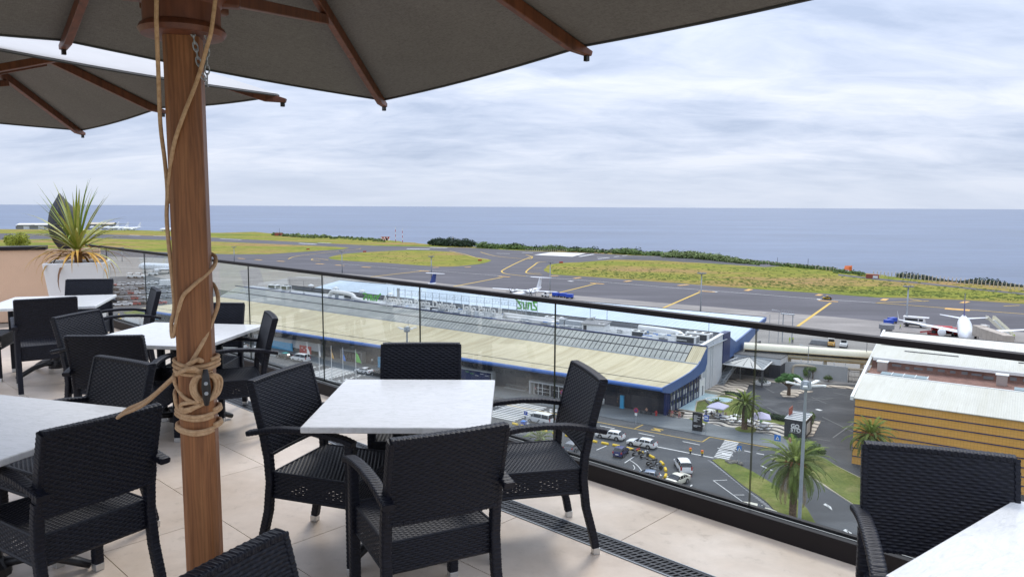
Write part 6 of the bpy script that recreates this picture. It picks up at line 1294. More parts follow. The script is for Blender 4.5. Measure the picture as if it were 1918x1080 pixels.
# ------------------------------------------------------------------ palms and other trees
def frond_mesh(L_, droop, lw, nleaf, mat_, seed):
    r_ = random.Random(seed); m = mb(mat_); n = 14; p = Vector((0, 0, 0)); e_ = 0.0; pts = []
    for i in range(n + 1):
        pts.append(p.copy()); p = p + Vector((math.cos(e_), 0, math.sin(e_))) * (L_ / n); e_ -= droop / n * (0.5 + 1.1 * i / n)
    m.tube(pts, [0.05 * (1 - i / n) + 0.012 for i in range(n + 1)], 4, cap=False); vs = []; fs = []
    for k in range(nleaf):
        t_ = 0.10 + 0.90 * k / nleaf; f = t_ * n; i = min(int(f), n - 1); q0 = pts[i].lerp(pts[i + 1], f - i); d = (pts[i + 1] - pts[i]).normalized(); nn = Vector((-d.z, 0, d.x))
        ll = lw * (math.sin(math.pi * min(1, t_ * 0.92 + 0.06)) ** 0.6) * r_.uniform(.8, 1.12)
        for s_ in (-1, 1):
            dirv = (Vector((0, s_, 0)) * 0.80 + d * 0.62 + nn * r_.uniform(0.12, 0.42)).normalized(); mid = q0 + dirv * ll * .55; tip = q0 + dirv * ll + Vector((0, 0, -ll * 0.22)); w_ = 0.034 * r_.uniform(.8, 1.3); o_ = len(vs)
            vs += [q0 - d * w_, q0 + d * w_, mid + d * w_, tip, mid - d * w_]; fs.append((o_, o_ + 1, o_ + 2, o_ + 3, o_ + 4))
    m.add(vs, fs); me = m.build('frond'); return me
def palm(lab, base, h, L_, tr_, n, seed, dates=True, lean=(0, 0)):
    r_ = random.Random(seed); t = thing('palm_tree', lab, 'palm tree', base, r_.uniform(0, 6))
    m = mb('palm_trunk'); prof = []; k = int(h / .22)
    pts = [Vector((lean[0] * (i / k) ** 2, lean[1] * (i / k) ** 2, h * i / k)) for i in range(k + 1)]
    m.tube(pts, [tr_ * (1.25 if i == 0 else (1.0 + 0.10 * (i % 2) + (0.25 if i > k - 4 else 0))) for i in range(k + 1)], 12); m.build('trunk', t)
    top = pts[-1]; protos = {}
    for k in range(n):
        f = k / n                                   # 0 young upright fronds, 1 the oldest hanging ones
        kind = 'frond_light' if f < .22 else ('frond_green' if f < .86 or r_.random() < .4 else 'frond_dry'); v = r_.randrange(2); key = (kind, v)
        if key not in protos: protos[key] = frond_mesh(L_, 1.15 + .3 * v, L_ * .085 + .12, 40, kind, seed * 7 + len(protos)); o = protos[key]; o.parent = t
        else: o = dup_one(protos[key], t)
        el = R(82) - f ** 0.85 * R(136) + r_.uniform(-.08, .08); az = k * 2.39996 + r_.uniform(-.2, .2)
        o.rotation_euler = (0, -el, az); o.location = top + Vector((math.cos(az), math.sin(az), 0)) * tr_ * .5 + Vector((0, 0, .25 - f * .35)); s_ = r_.uniform(.85, 1.08) * (0.78 if f < .12 else 1); o.scale = (s_, s_, s_)
    if dates:
        for k in range(6):
            az = k * math.tau / 6 + .4; d = Vector((math.cos(az), math.sin(az), 0)); m = mb('date_orange')
            for j in range(16): a2 = az + r_.uniform(-.45, .45); d2 = Vector((math.cos(a2), math.sin(a2), 0)); m.tube([top + Vector((0, 0, .25)), top + d2 * .8 + Vector((0, 0, .45)), top + d2 * r_.uniform(1.0, 1.5) + Vector((0, 0, r_.uniform(-.3, .4)))], [.03, .035, .02], 4)
            m.build('date_stalks', t)
    return t
palm('large date palm with orange date stalks on the near grass island', W(30.6, -33.4, .1), 6.7, 4.9, .42, 88, 3)
palm('medium date palm rising from the round lawn among the cafe tables', W(14.3, -.2, .15), 4.4, 3.3, .48, 56, 4, False)
palm('date palm on the right grass island in front of the orange building', W(36.0, -14.2, .15), 6.4, 3.9, .36, 60, 5)
palm('small palm with a dry skirt beside the wave mosaic and the pool', P(1343, 780) + Vector((0, 0, .15)), 2.4, 1.35, .16, 34, 6, False)
palm('palm crown seen through the glass below the right chair armrest', P(1010, 868) + Vector((0, 0, .1)), 3.6, 3.0, .35, 44, 8, False)
def tree(name, lab, base, h, tr_, blobs, leafmat, size, n, limbs=True, cat='tree', group=None, seed=1):
    r_ = random.Random(seed); t = thing(name, lab, cat, base, 0, group); m = mb('bark'); fork = h * .42
    m.tube([(0, 0, 0), (.05, .02, fork * .6), (0, 0, fork)], [tr_ * 1.25, tr_, tr_ * .85], 8)
    for (x, y, z, rad) in blobs: m.tube([(0, 0, fork * .9), (x * .5, y * .5, (fork + z) * .5), (x, y, z)], [tr_ * .6, tr_ * .4, tr_ * .15], 6)
    m.build('trunk', t); m = mb(leafmat)
    for (x, y, z, rad) in blobs: clump_mesh(m, (x, y, z), rad, n, size, r_, .62, .35, .3)
    m.build('crown', t); return t
tree('umbrella_tree', 'small flat topped tree with a thick trunk on the mosaic island in the yard', P(1477, 741) + Vector((0, 0, .15)), 4.4, .34, [(-1.5, 0, 3.3, 1.0), (-.5, .6, 3.8, 1.1), (.6, -.4, 3.8, 1.1), (1.5, .3, 3.5, 1.05), (0, -.9, 3.6, 1.0), (.9, .9, 3.7, 1.0), (2.2, -.2, 3.1, .8), (-2.1, .3, 3.0, .75)], 'leaf_bright', .17, 420, seed=2)
tree('round_tree', 'little round clipped tree before the grey yard wall', P(1522, 709), 2.7, .1, [(0, 0, 2.0, .75), (.3, .1, 2.3, .6), (-.3, 0, 2.2, .6)], 'leaf_mid', .11, 240, seed=3)
tree('small_bush', 'small bush at the foot of the right half of the grey yard wall', P(1551, 715), 1.7, .08, [(0, 0, 1.1, .8), (.4, 0, .8, .6), (-.4, .1, .9, .6)], 'leaf_mid', .12, 220, cat='bush', seed=4)
tree('leafy_tree', 'loose green leafy tree just behind the large palm, left of the light pole', P(1508, 868) + Vector((0, 0, .1)), 4.0, .14, [(0, 0, 2.9, 1.3), (-1.3, .4, 2.3, 1.1), (1.2, .2, 2.5, 1.2), (.3, -1.0, 2.2, 1.1), (-.6, 1.0, 2.9, 1.0), (2.0, -.3, 1.9, .9), (-.8, -.8, 1.6, 1.0)], 'leaf_mid', .13, 620, seed=5)
t = thing('rock_bed', 'round patch of grey rocks on the near grass island', 'rocks', P(1375, 869) + Vector((0, 0, .19)), 0); rnd = random.Random(4)
for k in range(14): a = rnd.uniform(0, 6.28); r_ = 1.05 * rnd.random() ** .5; s_ = rnd.uniform(.25, .45); o = mb('stone_grey').lathe([(0, -.2), (s_, 0), (s_ * .8, s_ * .5), (0, s_ * .7)], 7).build('rock', t); o.location = (r_ * math.cos(a), r_ * math.sin(a), 0); o.rotation_euler = (rnd.uniform(-.3, .3), rnd.uniform(-.3, .3), a)

# ------------------------------------------------------------------ cars
CARS = {
 'wagon': (4.8, 1.82, [(2.40, .50, .52, .60), (2.30, .68, .71, .80), (1.60, .82, .88, .89), (0.98, .90, .96, .90), (0.12, .95, 1.36, .90), (-.8, .97, 1.42, .90), (-1.70, 1.00, 1.36, .89), (-2.24, .98, 1.03, .86), (-2.40, .55, .60, .78)], 3, 6),
 'sedan': (4.75, 1.80, [(2.37, .50, .52, .60), (2.28, .66, .70, .80), (1.55, .81, .87, .89), (0.95, .89, .95, .90), (0.10, .93, 1.35, .90), (-.55, .95, 1.40, .90), (-1.00, .97, 1.33, .89), (-1.80, .99, 1.04, .88), (-2.28, .93, .97, .84), (-2.38, .55, .60, .78)], 3, 6),
 'hatch': (3.6, 1.64, [(1.80, .50, .52, .60), (1.72, .70, .74, .78), (1.2, .86, .92, .86), (0.85, .92, .98, .87), (0.10, .95, 1.40, .87), (-.6, .97, 1.46, .87), (-1.25, .99, 1.40, .85), (-1.70, .96, 1.02, .82), (-1.80, .55, .60, .76)], 3, 6),
 'minivan': (4.85, 1.88, [(2.42, .55, .58, .62), (2.30, .76, .80, .82), (1.75, .92, .99, .91), (1.45, 1.00, 1.06, .92), (0.45, 1.06, 1.60, .92), (-.8, 1.08, 1.70, .92), (-1.95, 1.10, 1.64, .91), (-2.32, 1.06, 1.12, .89), (-2.42, .55, .60, .82)], 3, 6),
 'van': (5.1, 1.92, [(2.55, .60, .64, .66), (2.42, .86, .92, .84), (1.95, 1.02, 1.10, .92), (1.70, 1.10, 1.16, .93), (0.95, 1.14, 1.80, .93), (-.8, 1.16, 1.90, .93), (-2.25, 1.18, 1.86, .92), (-2.48, 1.14, 1.22, .91), (-2.55, .60, .64, .86)], 3, 6)}
def build_car(kind, paint_, lab, cat, loc, rz, taxi=False, group=None, roof=None):
    L_, Wd, S_, ia, ib = CARS[kind]
    t = thing(kind if kind in ('van', 'minivan', 'sedan') else {'wagon': 'estate_car', 'hatch': 'small_car'}[kind], lab, cat, loc, rz, group)
    hw = Wd / 2; rings = []
    for (x, belt, top, w_) in S_:
        w = w_ / .92 * hw if w_ > .5 else w_; w = min(w, hw); cab = top - belt > .2
        zb = .24 if x not in (S_[0][0], S_[-1][0]) else .30
        wr = w * (.80 if cab else .90); wt = w * (.60 if cab else .55)
        rings.append([(x, w * .90, zb), (x, w, .45), (x, w * 1.0, min(belt * .8, belt - .05)), (x, w * .97, belt), (x, wr, top - (.05 if cab else .015)), (x, wt, top), (x, 0, top + (.02 if cab else .01))])
    full = [[p for p in r] + [(p[0], -p[1], p[2]) for p in reversed(r[:-1])] for r in rings]; n = len(full[0])
    vs = [p for r in full for p in r]; body, side, ws, rw = [], [], [], []
    for i in range(len(full) - 1):
        for j in range(n):
            a, b, c, d = i * n + j, i * n + (j + 1) % n, (i + 1) * n + (j + 1) % n, (i + 1) * n + j; f = (a, b, c, d); jj = j if j < 6 else 11 - j
            if j == n - 1: body.append(f); continue
            if ia < i + 0 < ib and jj == 3: side.append(f)
            elif i == ia and jj in (4, 5): ws.append(f)
            elif i == ib and jj in (4, 5): rw.append(f)
            elif i in (ia, ib) and jj == 3: side.append(f)
            else: body.append(f)
    ends = [tuple(range(n - 1, -1, -1)), tuple((len(full) - 1) * n + j for j in range(n))]
    def sub(fs): ids = sorted({i for f in fs for i in f}); mp_ = {q_: k for k, q_ in enumerate(ids)}; return [vs[i] for i in ids], [tuple(mp_[i] for i in f) for f in fs]
    v_, f_ = sub(body + ends); bo = mb(paint_).add(v_, f_).build('body', t, smooth=True, auto=38)
    for fs, nm in ((side, 'side_window'), (ws, 'windscreen'), (rw, 'rear_window')):
        if fs: v_, f_ = sub(fs); mb('dark_glass').add(v_, f_).build(nm, t, smooth=True, auto=38)
    m = mb(paint_)                                           # window pillars, a touch proud of the glass
    for s_ in (1, -1):
        for i, k in ((5, 0.0), (6, 0.0), (4, .1)):
            a, b = Vector(rings[i][3]), Vector(rings[i][4]); o_ = Vector((0, .012, 0)); q4 = [a + Vector((-.035, 0, 0)) + o_, a + Vector((.035, 0, 0)) + o_, b + Vector((.035, 0, 0)) + o_, b + Vector((-.035, 0, 0)) + o_]
            m.add([(p.x, p.y * s_, p.z) for p in q4], [(0, 1, 2, 3)])
    m.build('pillar', t)
    wx = (L_ * .31, -L_ * .29); wr_ = .33 if Wd > 1.7 else .29
    for x in wx:
        for s_ in (1, -1):
            w_ = mb('tyre_rubber'); w_.lathe([(wr_ * .6, -.11), (wr_, -.10), (wr_, .10), (wr_ * .6, .11)], 14); wo = w_.build('wheel', t, smooth=True, auto=40); wo.matrix_local = Matrix.Translation((x, s_ * (hw - .09), wr_)) @ Matrix.Rotation(R(90), 4, 'X')
            r_ = mb('rim_metal').lathe([(wr_ * .62, -.115), (0, -.09), (0, .09), (wr_ * .62, .115)], 10).build('rim', wo)
            arch = mb('black_metal').lathe([(wr_ * 1.16, 0), (0, 0)], 14).build('wheel_arch', t); arch.matrix_local = Matrix.Translation((x, s_ * (hw * .985 + .002), wr_ + .02)) @ Matrix.Rotation(R(90), 4, 'X')
    xb = S_[-2][0]; xf = S_[1][0]; belt_b, belt_f = S_[-2][1], S_[1][1]
    for s_ in (1, -1):
        mb('tail_light').box((xb - .03, s_ * hw * .80, belt_b - .13), (.12, .22, .28 if kind not in ('van', 'minivan') else .5)).build('tail_light', t); mb('head_light').box((xf - .06, s_ * hw * .66, belt_f - .10), (.30, .34, .14)).build('headlight', t)
        mb(paint_).box((S_[3][0] - .35, s_ * (hw + .09), S_[3][1] + .06), (.14, .2, .13)).build('mirror', t)
        if taxi: mb('dark_grey').add([(-.15, s_ * (hw + .004), .35), (.10, s_ * (hw + .004), .35), (-.35, s_ * (hw + .004), .86), (-.60, s_ * (hw + .004), .86)], [(0, 1, 2, 3)]).build('door_stripe', t)
    mb('white_paint').box((S_[-1][0] - .008, 0, .58), (.03, .5, .12)).build('number_plate', t); mb('dark_grey').box((S_[0][0] + .005, 0, .36), (.03, Wd * .6, .14)).build('grille', t)
    mb('black_metal').box((0, 0, .2), (L_ * .9, Wd * .8, .1)).build('underbody', t)
    if roof: mb(roof).box((-.45, 0, 1.42), (1.3, 1.25, .03)).build('roof_panel', t)
    return t
HU = UA                                                      # along the road, nose to the right
def car(kind, paint_, lab, px, ang, cat='car', taxi=False, group=None, z=.065, roof=None): return build_car(kind, paint_, lab, cat, P(*px) + Vector((0, 0, z)), ang, taxi, group, roof)
TG = 'taxis waiting on the rank'
car('wagon', 'car_white', 'white estate taxi, the left of the two beside the yellow kerb blocks', (1143, 821), HU + math.pi + R(5), 'taxi', True, TG)
car('wagon', 'car_white', 'white estate taxi, the right of the two beside the yellow kerb blocks', (1202, 836), HU + math.pi + R(1), 'taxi', True, TG)
car('van', 'car_white', 'white taxi van beside the blue parking sign at the striped crossing', (1012, 792), HU + math.pi - R(3), 'van', True, TG)
car('minivan', 'car_white', 'white minivan seen from behind driving away past the motorcycles', (1279, 879), R(89), 'minivan')
car('sedan', 'car_cream', 'cream saloon cut off by the black glass channel below the white minivan', (1266, 907), R(222), 'car')
car('hatch', 'car_navy', 'small navy blue hatchback parked at the yellow kerb blocks', (1163, 852), R(62), 'car')
car('hatch', 'car_slate', 'slate blue car half hidden by the glass channel near the motorcycles', (1210, 899), R(160), 'car')
car('wagon', 'car_grey', 'dark grey car showing under the right chair beside the palm crown', (1074, 842), R(62), 'car')
car('wagon', 'car_cream', 'cream white car roof at the bottom of the glass by the near grass island', (1416, 966), R(-20), 'car')
car('sedan', 'car_white', 'white saloon taxi right of the far striped crossing', (682, 699), HU + math.pi, 'taxi', True, TG)
car('van', 'car_white', 'white taxi van left of the far striped crossing', (563, 676), HU + math.pi + R(3), 'van', True, TG)
car('wagon', 'car_black', 'black taxi with a turquoise roof left of the far white van', (533, 671), HU + math.pi, 'taxi', False, TG, roof='cyan_paint')
car('sedan', 'car_black', 'black car half hidden behind the far chair back', (712, 704), HU + math.pi, 'car')
car('hatch', 'car_white', 'white car behind the armrest of the chair right of the post, upper one', (452, 652), HU + math.pi, 'car')
car('wagon', 'car_white', 'white car behind the armrest of the chair right of the post, lower one', (478, 658), HU + math.pi, 'car')
fm = car('hatch', 'car_black', 'yellow and black chequered follow-me car on the taxiway', (1549, 561), UA + math.pi, 'car'); 
m = mb('yellow_paint')
for i in range(6):
    for j in range(2): m.box((-1.3 + i * .5 + .25 * j, 0, .55 + .28 * j), (.24, 1.70, .26))
m.box((0, 0, 1.55), (.9, .9, .12)); m.build('chequer_panel', fm); fm['group'] = 'airfield vehicles'
# ---- the crowded car park beyond the terminal: cars a few pixels long, sharing one mesh
def small_car():
    m = mb('car_white').at(); L_, Wd, S_, ia, ib = CARS['sedan']; hw = Wd / 2
    for mt_, rng in (('car_white', None),):
        prof = [(2.35, .25), (2.3, .72), (1.0, .95), (.25, .98)]; m.extrude([(-hw, .25), (hw, .25), (hw, .9), (hw * .9, .98), (-hw * .9, .98), (-hw, .9)], -2.35, 2.3)
    m.extrude([(-hw * .75, 1.40), (hw * .75, 1.40), (hw * .72, 1.47), (-hw * .72, 1.47)], -1.2, .3)
    m.mat('dark_glass'); vs = [(1.0, -hw * .88, .98), (1.0, hw * .88, .98), (-1.9, hw * .88, .98), (-1.9, -hw * .88, .98), (.3, -hw * .74, 1.40), (.3, hw * .74, 1.40), (-1.2, hw * .74, 1.40), (-1.2, -hw * .74, 1.40)]; m.add(vs, [(0, 1, 5, 4), (1, 2, 6, 5), (2, 3, 7, 6), (3, 0, 4, 7)])
    m.mat('tyre_rubber')
    for x in (1.45, -1.4): m.box((x, 0, .3), (.62, Wd + .02, .6))
    return m.build('parked_car')
sc0 = small_car(); rnd = random.Random(12); cols = [('car_white', 'white')] * 5 + [('car_silver', 'silver')] * 3 + [('car_grey', 'grey')] * 3 + [('car_black', 'black')] * 2 + [('car_red', 'red')] * 2 + [('car_slate', 'slate blue')]
rows_px = [((196, 536), (300, 531), 'back row', 9), ((200, 545), (335, 538.5), 'second row', 12), ((200, 553), (335, 547), 'third row', 11), ((205, 563), (335, 557), 'fourth row', 10), ((206, 573), (300, 569), 'front row', 7), ((300, 581), (335, 575), 'short front row', 3)]
first = True; cnt = {}
ORD = ['first', 'second', 'third', 'fourth', 'fifth', 'sixth', 'seventh', 'eighth', 'ninth', 'tenth']
for a, b, nm, n in rows_px:
    for k in range(n):
        p = P(a[0] + (b[0] - a[0]) * (k + rnd.uniform(-.1, .1)) / (n - 1), a[1] + (b[1] - a[1]) * k / (n - 1), .08)
        if rnd.random() < .06: continue
        o = sc0 if first else dup_one(sc0); first = False; cm, cn_ = rnd.choice(cols); paint(o, 0, cm); o.location = p; o.rotation_euler = (0, 0, R(12) + rnd.uniform(-.05, .05) + (math.pi if rnd.random() < .4 else 0))
        i_ = cnt.get((cn_, nm), 0); cnt[(cn_, nm)] = i_ + 1; tag(o, f'{ORD[i_]} {cn_} car from the left in the {nm} of the car park', 'car', 'cars in the crowded car park')
# ---- motorcycles
def bike(lab, px, rz, col_, group='parked motorcycles'):
    t = thing('motorcycle', lab, 'motorcycle', P(*px) + Vector((0, 0, .065)), rz, group)
    for x in (.68, -.68):
        w_ = mb('tyre_rubber').lathe([(.2, -.06), (.31, -.05), (.31, .05), (.2, .06)], 16).build('wheel', t, smooth=True, auto=40); w_.matrix_local = Matrix.Translation((x, 0, .31)) @ Matrix.Rotation(R(90), 4, 'X'); mb('rim_metal').lathe([(.2, -.03), (.04, -.05), (.04, .05), (.2, .03)], 10).build('rim', w_)
    m = mb('dark_grey'); m.tube([(.68, .09, .31), (.42, .09, .95)], .03, 6); m.tube([(.68, -.09, .31), (.42, -.09, .95)], .03, 6); m.tube([(-.68, .1, .31), (-.1, .1, .42)], .035, 6); m.tube([(-.68, -.1, .31), (-.1, -.1, .42)], .035, 6); m.tube([(.4, 0, .85), (-.1, 0, .55), (-.5, 0, .75)], .05, 6); m.build('frame', t)
    mb('mid_grey').box((.02, 0, .42), (.5, .3, .36)).build('engine', t, bevel=.05); mb(col_).tube([(.42, 0, .86), (.22, 0, .9), (-.05, 0, .82)], [.1, .17, .1], 8).build('tank', t, smooth=True); mb('black_metal').tube([(-.05, 0, .80), (-.4, 0, .82), (-.85, 0, .92)], [.1, .14, .06], 8, sq=.6).build('seat', t, smooth=True)
    m = mb('black_metal'); m.tube([(.3, .38, 1.05), (.42, 0, 1.0), (.3, -.38, 1.05)], .022, 6); m.build('handlebar', t); mb(col_).box((.62, 0, .9), (.2, .26, .3)).build('fairing', t, bevel=.06); mb('aluminium').tube([(.0, -.16, .3), (-.8, -.18, .42)], .05, 6).build('exhaust', t); mb('black_metal').box((-.82, 0, 1.05), (.34, .36, .28)).build('top_box', t, bevel=.04)
bike('red and dark motorcycle next to the small navy hatchback', (1192, 853), R(40), 'red_paint'); bike('silver white motorcycle second from the navy hatchback', (1207, 857), R(35), 'car_silver'); bike('black motorcycle behind the frontmost one at the kerb curve', (1222, 872), R(5), 'car_black'); bike('dark motorcycle nearest the glass at the kerb curve', (1229, 880), R(0), 'car_grey')

# ------------------------------------------------------------------ aircraft
def loft(m, secs, n=16):
    """fuselage: (x, radius, centre z) rings along x"""
    vs = []; k_ = len(secs)
    for x, r_, z in secs:
        for k in range(n): t_ = math.tau * k / n; vs.append((x, r_ * math.cos(t_), z + r_ * math.sin(t_)))
    fs = [(i * n + k, i * n + (k + 1) % n, (i + 1) * n + (k + 1) % n, (i + 1) * n + k) for i in range(k_ - 1) for k in range(n)] + [tuple(range(n - 1, -1, -1)), tuple(range((k_ - 1) * n, k_ * n))]; m.add(vs, fs)
def wing(m, root, tip, c0, c1, th=.12, vertical=False):
    root, tip = Vector(root), Vector(tip); vs = []
    for p, c, k in ((root, c0, 1.0), (tip, c1, .7)):
        for x, h in ((c * .5, 0), (c * .2, th * c * .5 * k), (-c * .2, th * c * .4 * k), (-c * .5, 0), (-c * .2, -th * c * .25 * k), (c * .2, -th * c * .3 * k)): vs.append((p.x + x, p.y + (h if vertical else 0), p.z + (0 if vertical else h)))
    m.add(vs, [(5, 4, 3, 2, 1, 0), tuple(range(6, 12))] + [(i, (i + 1) % 6, 6 + (i + 1) % 6, 6 + i) for i in range(6)])
def jet(lab, loc, rz, L_, rad, span, tailmat, winglet=True, wl_mat='plane_white', nwin=26):
    t = thing('airliner', lab, 'airplane', loc, rz, 'parked airliners'); z0 = rad + 1.35; h = L_ / 2
    m = mb('plane_white'); loft(m, [(h, .12, z0 - .35), (h - .5, .7, z0 - .3), (h - 1.5, rad * .72, z0 - .15), (h - 3.2, rad * .96, z0), (h - 5, rad, z0), (-h + 13, rad, z0), (-h + 8, rad * .82, z0 + .35), (-h + 3.5, rad * .46, z0 + .9), (-h + .6, rad * .18, z0 + 1.25), (-h, .1, z0 + 1.3)], 20); m.build('fuselage', t, smooth=True, auto=60)
    m = mb('dark_glass'); m.add([(h - 1.55, -.95, z0 + .75), (h - 1.55, .95, z0 + .75), (h - 2.35, .85, z0 + 1.32), (h - 2.35, -.85, z0 + 1.32)], [(0, 1, 2, 3)]); m.build('cockpit_window', t)
    for s_ in (1, -1):
        m = mb('dark_glass')
        for k in range(nwin): x = h - 5.2 - k * (L_ - 14) / nwin; m.box((x, s_ * (rad * .985), z0 + .42), (.26, .05, .36))
        m.build('cabin_window', t)
        m = mb('plane_white'); rt_ = (1.0, s_ * rad * .8, z0 - rad * .55); tp = (-3.6, s_ * span / 2, z0 + .55); wing(m, rt_, tp, 6.2, 1.5); m.build('wing', t)
        if winglet: m = mb(wl_mat); wing(m, (tp[0] - .2, tp[1], tp[2]), (tp[0] - 1.6, tp[1] + s_ * .5, tp[2] + 2.4), 1.4, .5, vertical=True); m.build('winglet', t)
        m = mb('plane_white'); m.lathe([(.82, 2.1), (1.05, 1.9), (1.08, .6), (.8, -1.2), (.55, -1.5)], 18, 'x', (2.6, s_ * span * .165, z0 - 1.35)); e_ = m.build('engine', t, smooth=True, auto=50); mb('engine_dark').lathe([(.86, 2.02), (0, 1.75)], 18, 'x', (2.6, s_ * span * .165, z0 - 1.35)).build('intake', e_); mb('plane_white').box((1.6, s_ * span * .165, z0 - .45), (2.2, .25, .8)).build('pylon', t)
        m = mb('plane_white'); wing(m, (-h + 4.2, s_ * rad * .3, z0 + .9), (-h + 2.2, s_ * 6.4, z0 + 1.4), 3.6, 1.3); m.build('tailplane', t)
        m = mb('tyre_rubber'); m.lathe([(.5, -.3), (.5, .3)], 12); o = m.build('main_wheel', t); o.matrix_local = Matrix.Translation((-1.5, s_ * 2.9, .5)) @ Matrix.Rotation(R(90), 4, 'X'); mb('galvanised_steel').tube([(-1.5, s_ * 2.9, .5), (-1.5, s_ * 2.5, z0 - rad * .7)], .14, 6).build('gear_leg', t)
    m = mb(tailmat); wing(m, (-h + 4.6, 0, z0 + 1.0), (-h + .9, 0, z0 + 8.2), 5.6, 2.3, .10, True); m.build('tail_fin', t)
    m = mb('tyre_rubber'); m.lathe([(.4, -.25), (.4, .25)], 12); o = m.build('nose_wheel', t); o.matrix_local = Matrix.Translation((h - 4.2, 0, .4)) @ Matrix.Rotation(R(90), 4, 'X'); mb('galvanised_steel').tube([(h - 4.2, 0, .4), (h - 4.2, 0, z0 - rad * .9)], .1, 6).build('gear_leg', t); return t
def prop(lab, loc, rz, tailmat):
    t = thing('turboprop', lab, 'airplane', loc, rz, 'parked turboprops'); L_ = 31.0; h = L_ / 2; rad = 1.35; z0 = 2.7
    m = mb('plane_white'); loft(m, [(h, .1, z0 - .3), (h - .6, .6, z0 - .25), (h - 1.8, 1.1, z0 - .05), (h - 3.5, rad, z0), (-h + 10, rad, z0), (-h + 6, rad * .8, z0 + .3), (-h + 2, rad * .4, z0 + .8), (-h, .12, z0 + 1.0)], 18); m.build('fuselage', t, smooth=True, auto=60); m = mb('dark_glass')
    for s_ in (1, -1):
        for k in range(20): m.box((h - 4.4 - k * .95, s_ * rad * .97, z0 + .3), (.3, .06, .36))
    m.box((h - 1.7, 0, z0 + .85), (.7, 1.3, .35)); m.build('window', t); m = mb('plane_white'); wing(m, (1.5, 14.2, z0 + 1.55), (1.9, 0, z0 + 1.5), 1.5, 3.1); wing(m, (1.5, -14.2, z0 + 1.55), (1.9, 0, z0 + 1.5), 1.5, 3.1); m.build('wing', t)
    for s_ in (1, -1):
        m = mb('plane_white'); m.lathe([(.25, 3.4), (.6, 3.0), (.75, 1.6), (.7, -1.5), (.3, -3.6)], 14, 'x', (1.8, s_ * 4.4, z0 + 1.0)); na = m.build('nacelle', t, smooth=True); mb('dark_grey').box((1.4, s_ * 4.4, z0 + 1.72), (2.4, .7, .1)).build('exhaust', na)
        pr_ = mb('dark_grey'); pr_.lathe([(.28, 0), (.0, .55)], 10, 'x', (5.15, s_ * 4.4, z0 + 1.0))
        for k in range(6): a = k * math.tau / 6; pr_.tube([(5.25, s_ * 4.4, z0 + 1.0), (5.25, s_ * 4.4 + 2.0 * math.cos(a), z0 + 1.0 + 2.0 * math.sin(a))], [.14, .08], 4)
        pr_.build('propeller', t); m = mb('tyre_rubber').lathe([(.45, -.3), (.45, .3)], 12); o = m.build('main_wheel', t); o.matrix_local = Matrix.Translation((.3, s_ * 4.4, .45)) @ Matrix.Rotation(R(90), 4, 'X'); mb('galvanised_steel').tube([(.3, s_ * 4.4, .45), (.5, s_ * 4.4, z0 + .6)], .12, 6).build('gear_leg', t)
    m = mb(tailmat); wing(m, (-h + 3.2, 0, z0 + .7), (-h + .9, 0, z0 + 5.2), 5.2, 3.0, .09, True); m.build('tail_fin', t); m = mb('plane_white'); wing(m, (-h + .4, 4.7, z0 + 5.25), (-h + .9, 0, z0 + 5.25), 1.3, 2.6); wing(m, (-h + .4, -4.7, z0 + 5.25), (-h + .9, 0, z0 + 5.25), 1.3, 2.6); m.build('tailplane', t); mb('tyre_rubber').lathe([(.35, -.2), (.35, .2)], 10).build('nose_wheel', t).matrix_local = Matrix.Translation((h - 2.6, 0, .35)) @ Matrix.Rotation(R(90), 4, 'X'); return t
c_ = W(38.9, 125.6); nose, tail = W(40.4, 109.0), W(37.6, 142.4); hd = math.atan2((nose - tail).y, (nose - tail).x)
jet('white airliner nose-on with a dark purple tail fin at the right, beyond the white roofs', c_, hd, 36.5, 1.95, 34.6, 'tail_purple')
n_ = P(259, 509.5); d_ = (P(395, 514) - n_).normalized(); jet('long white airliner side-on at the left, half hidden by the wooden post', n_ + d_ * 21.0, math.atan2(-d_.y, -d_.x), 41.5, 2.0, 35.0, 'plane_white')
tq = W(-114.9, 138.5); wq = W(-112.0, 119.5); hq = math.atan2((wq - tq).y, (wq - tq).x); dq = (wq - tq).normalized()
prop('white turboprop with a T-shaped tail just above the handrail', tq + dq * 14.6, hq, 'plane_white')
tq = W(-162.0, 126); prop('turboprop with a dark blue tail fin, mostly hidden by the hall roof', tq + dq * 15.0, hq, 'tail_blue')
for k, (px, py, L_) in enumerate(((206, 430.0, 34), (224, 430.5, 36), (247, 431.5, 38), (316, 433.0, 38), (180, 429.3, 30))):
    t = jet('small distant white airliner at the far airfield end, ' + ('leftmost of five', 'second of five', 'third of five', 'nearest the wooden post', 'behind the plant leaves')[k] if k < 4 else 'small distant white airliner almost hidden behind the plant leaves', P(px, py), R(228 + 7 * k), L_ * .8, 1.6, 26, 'plane_white', False, nwin=6); t['group'] = 'distant airliners'

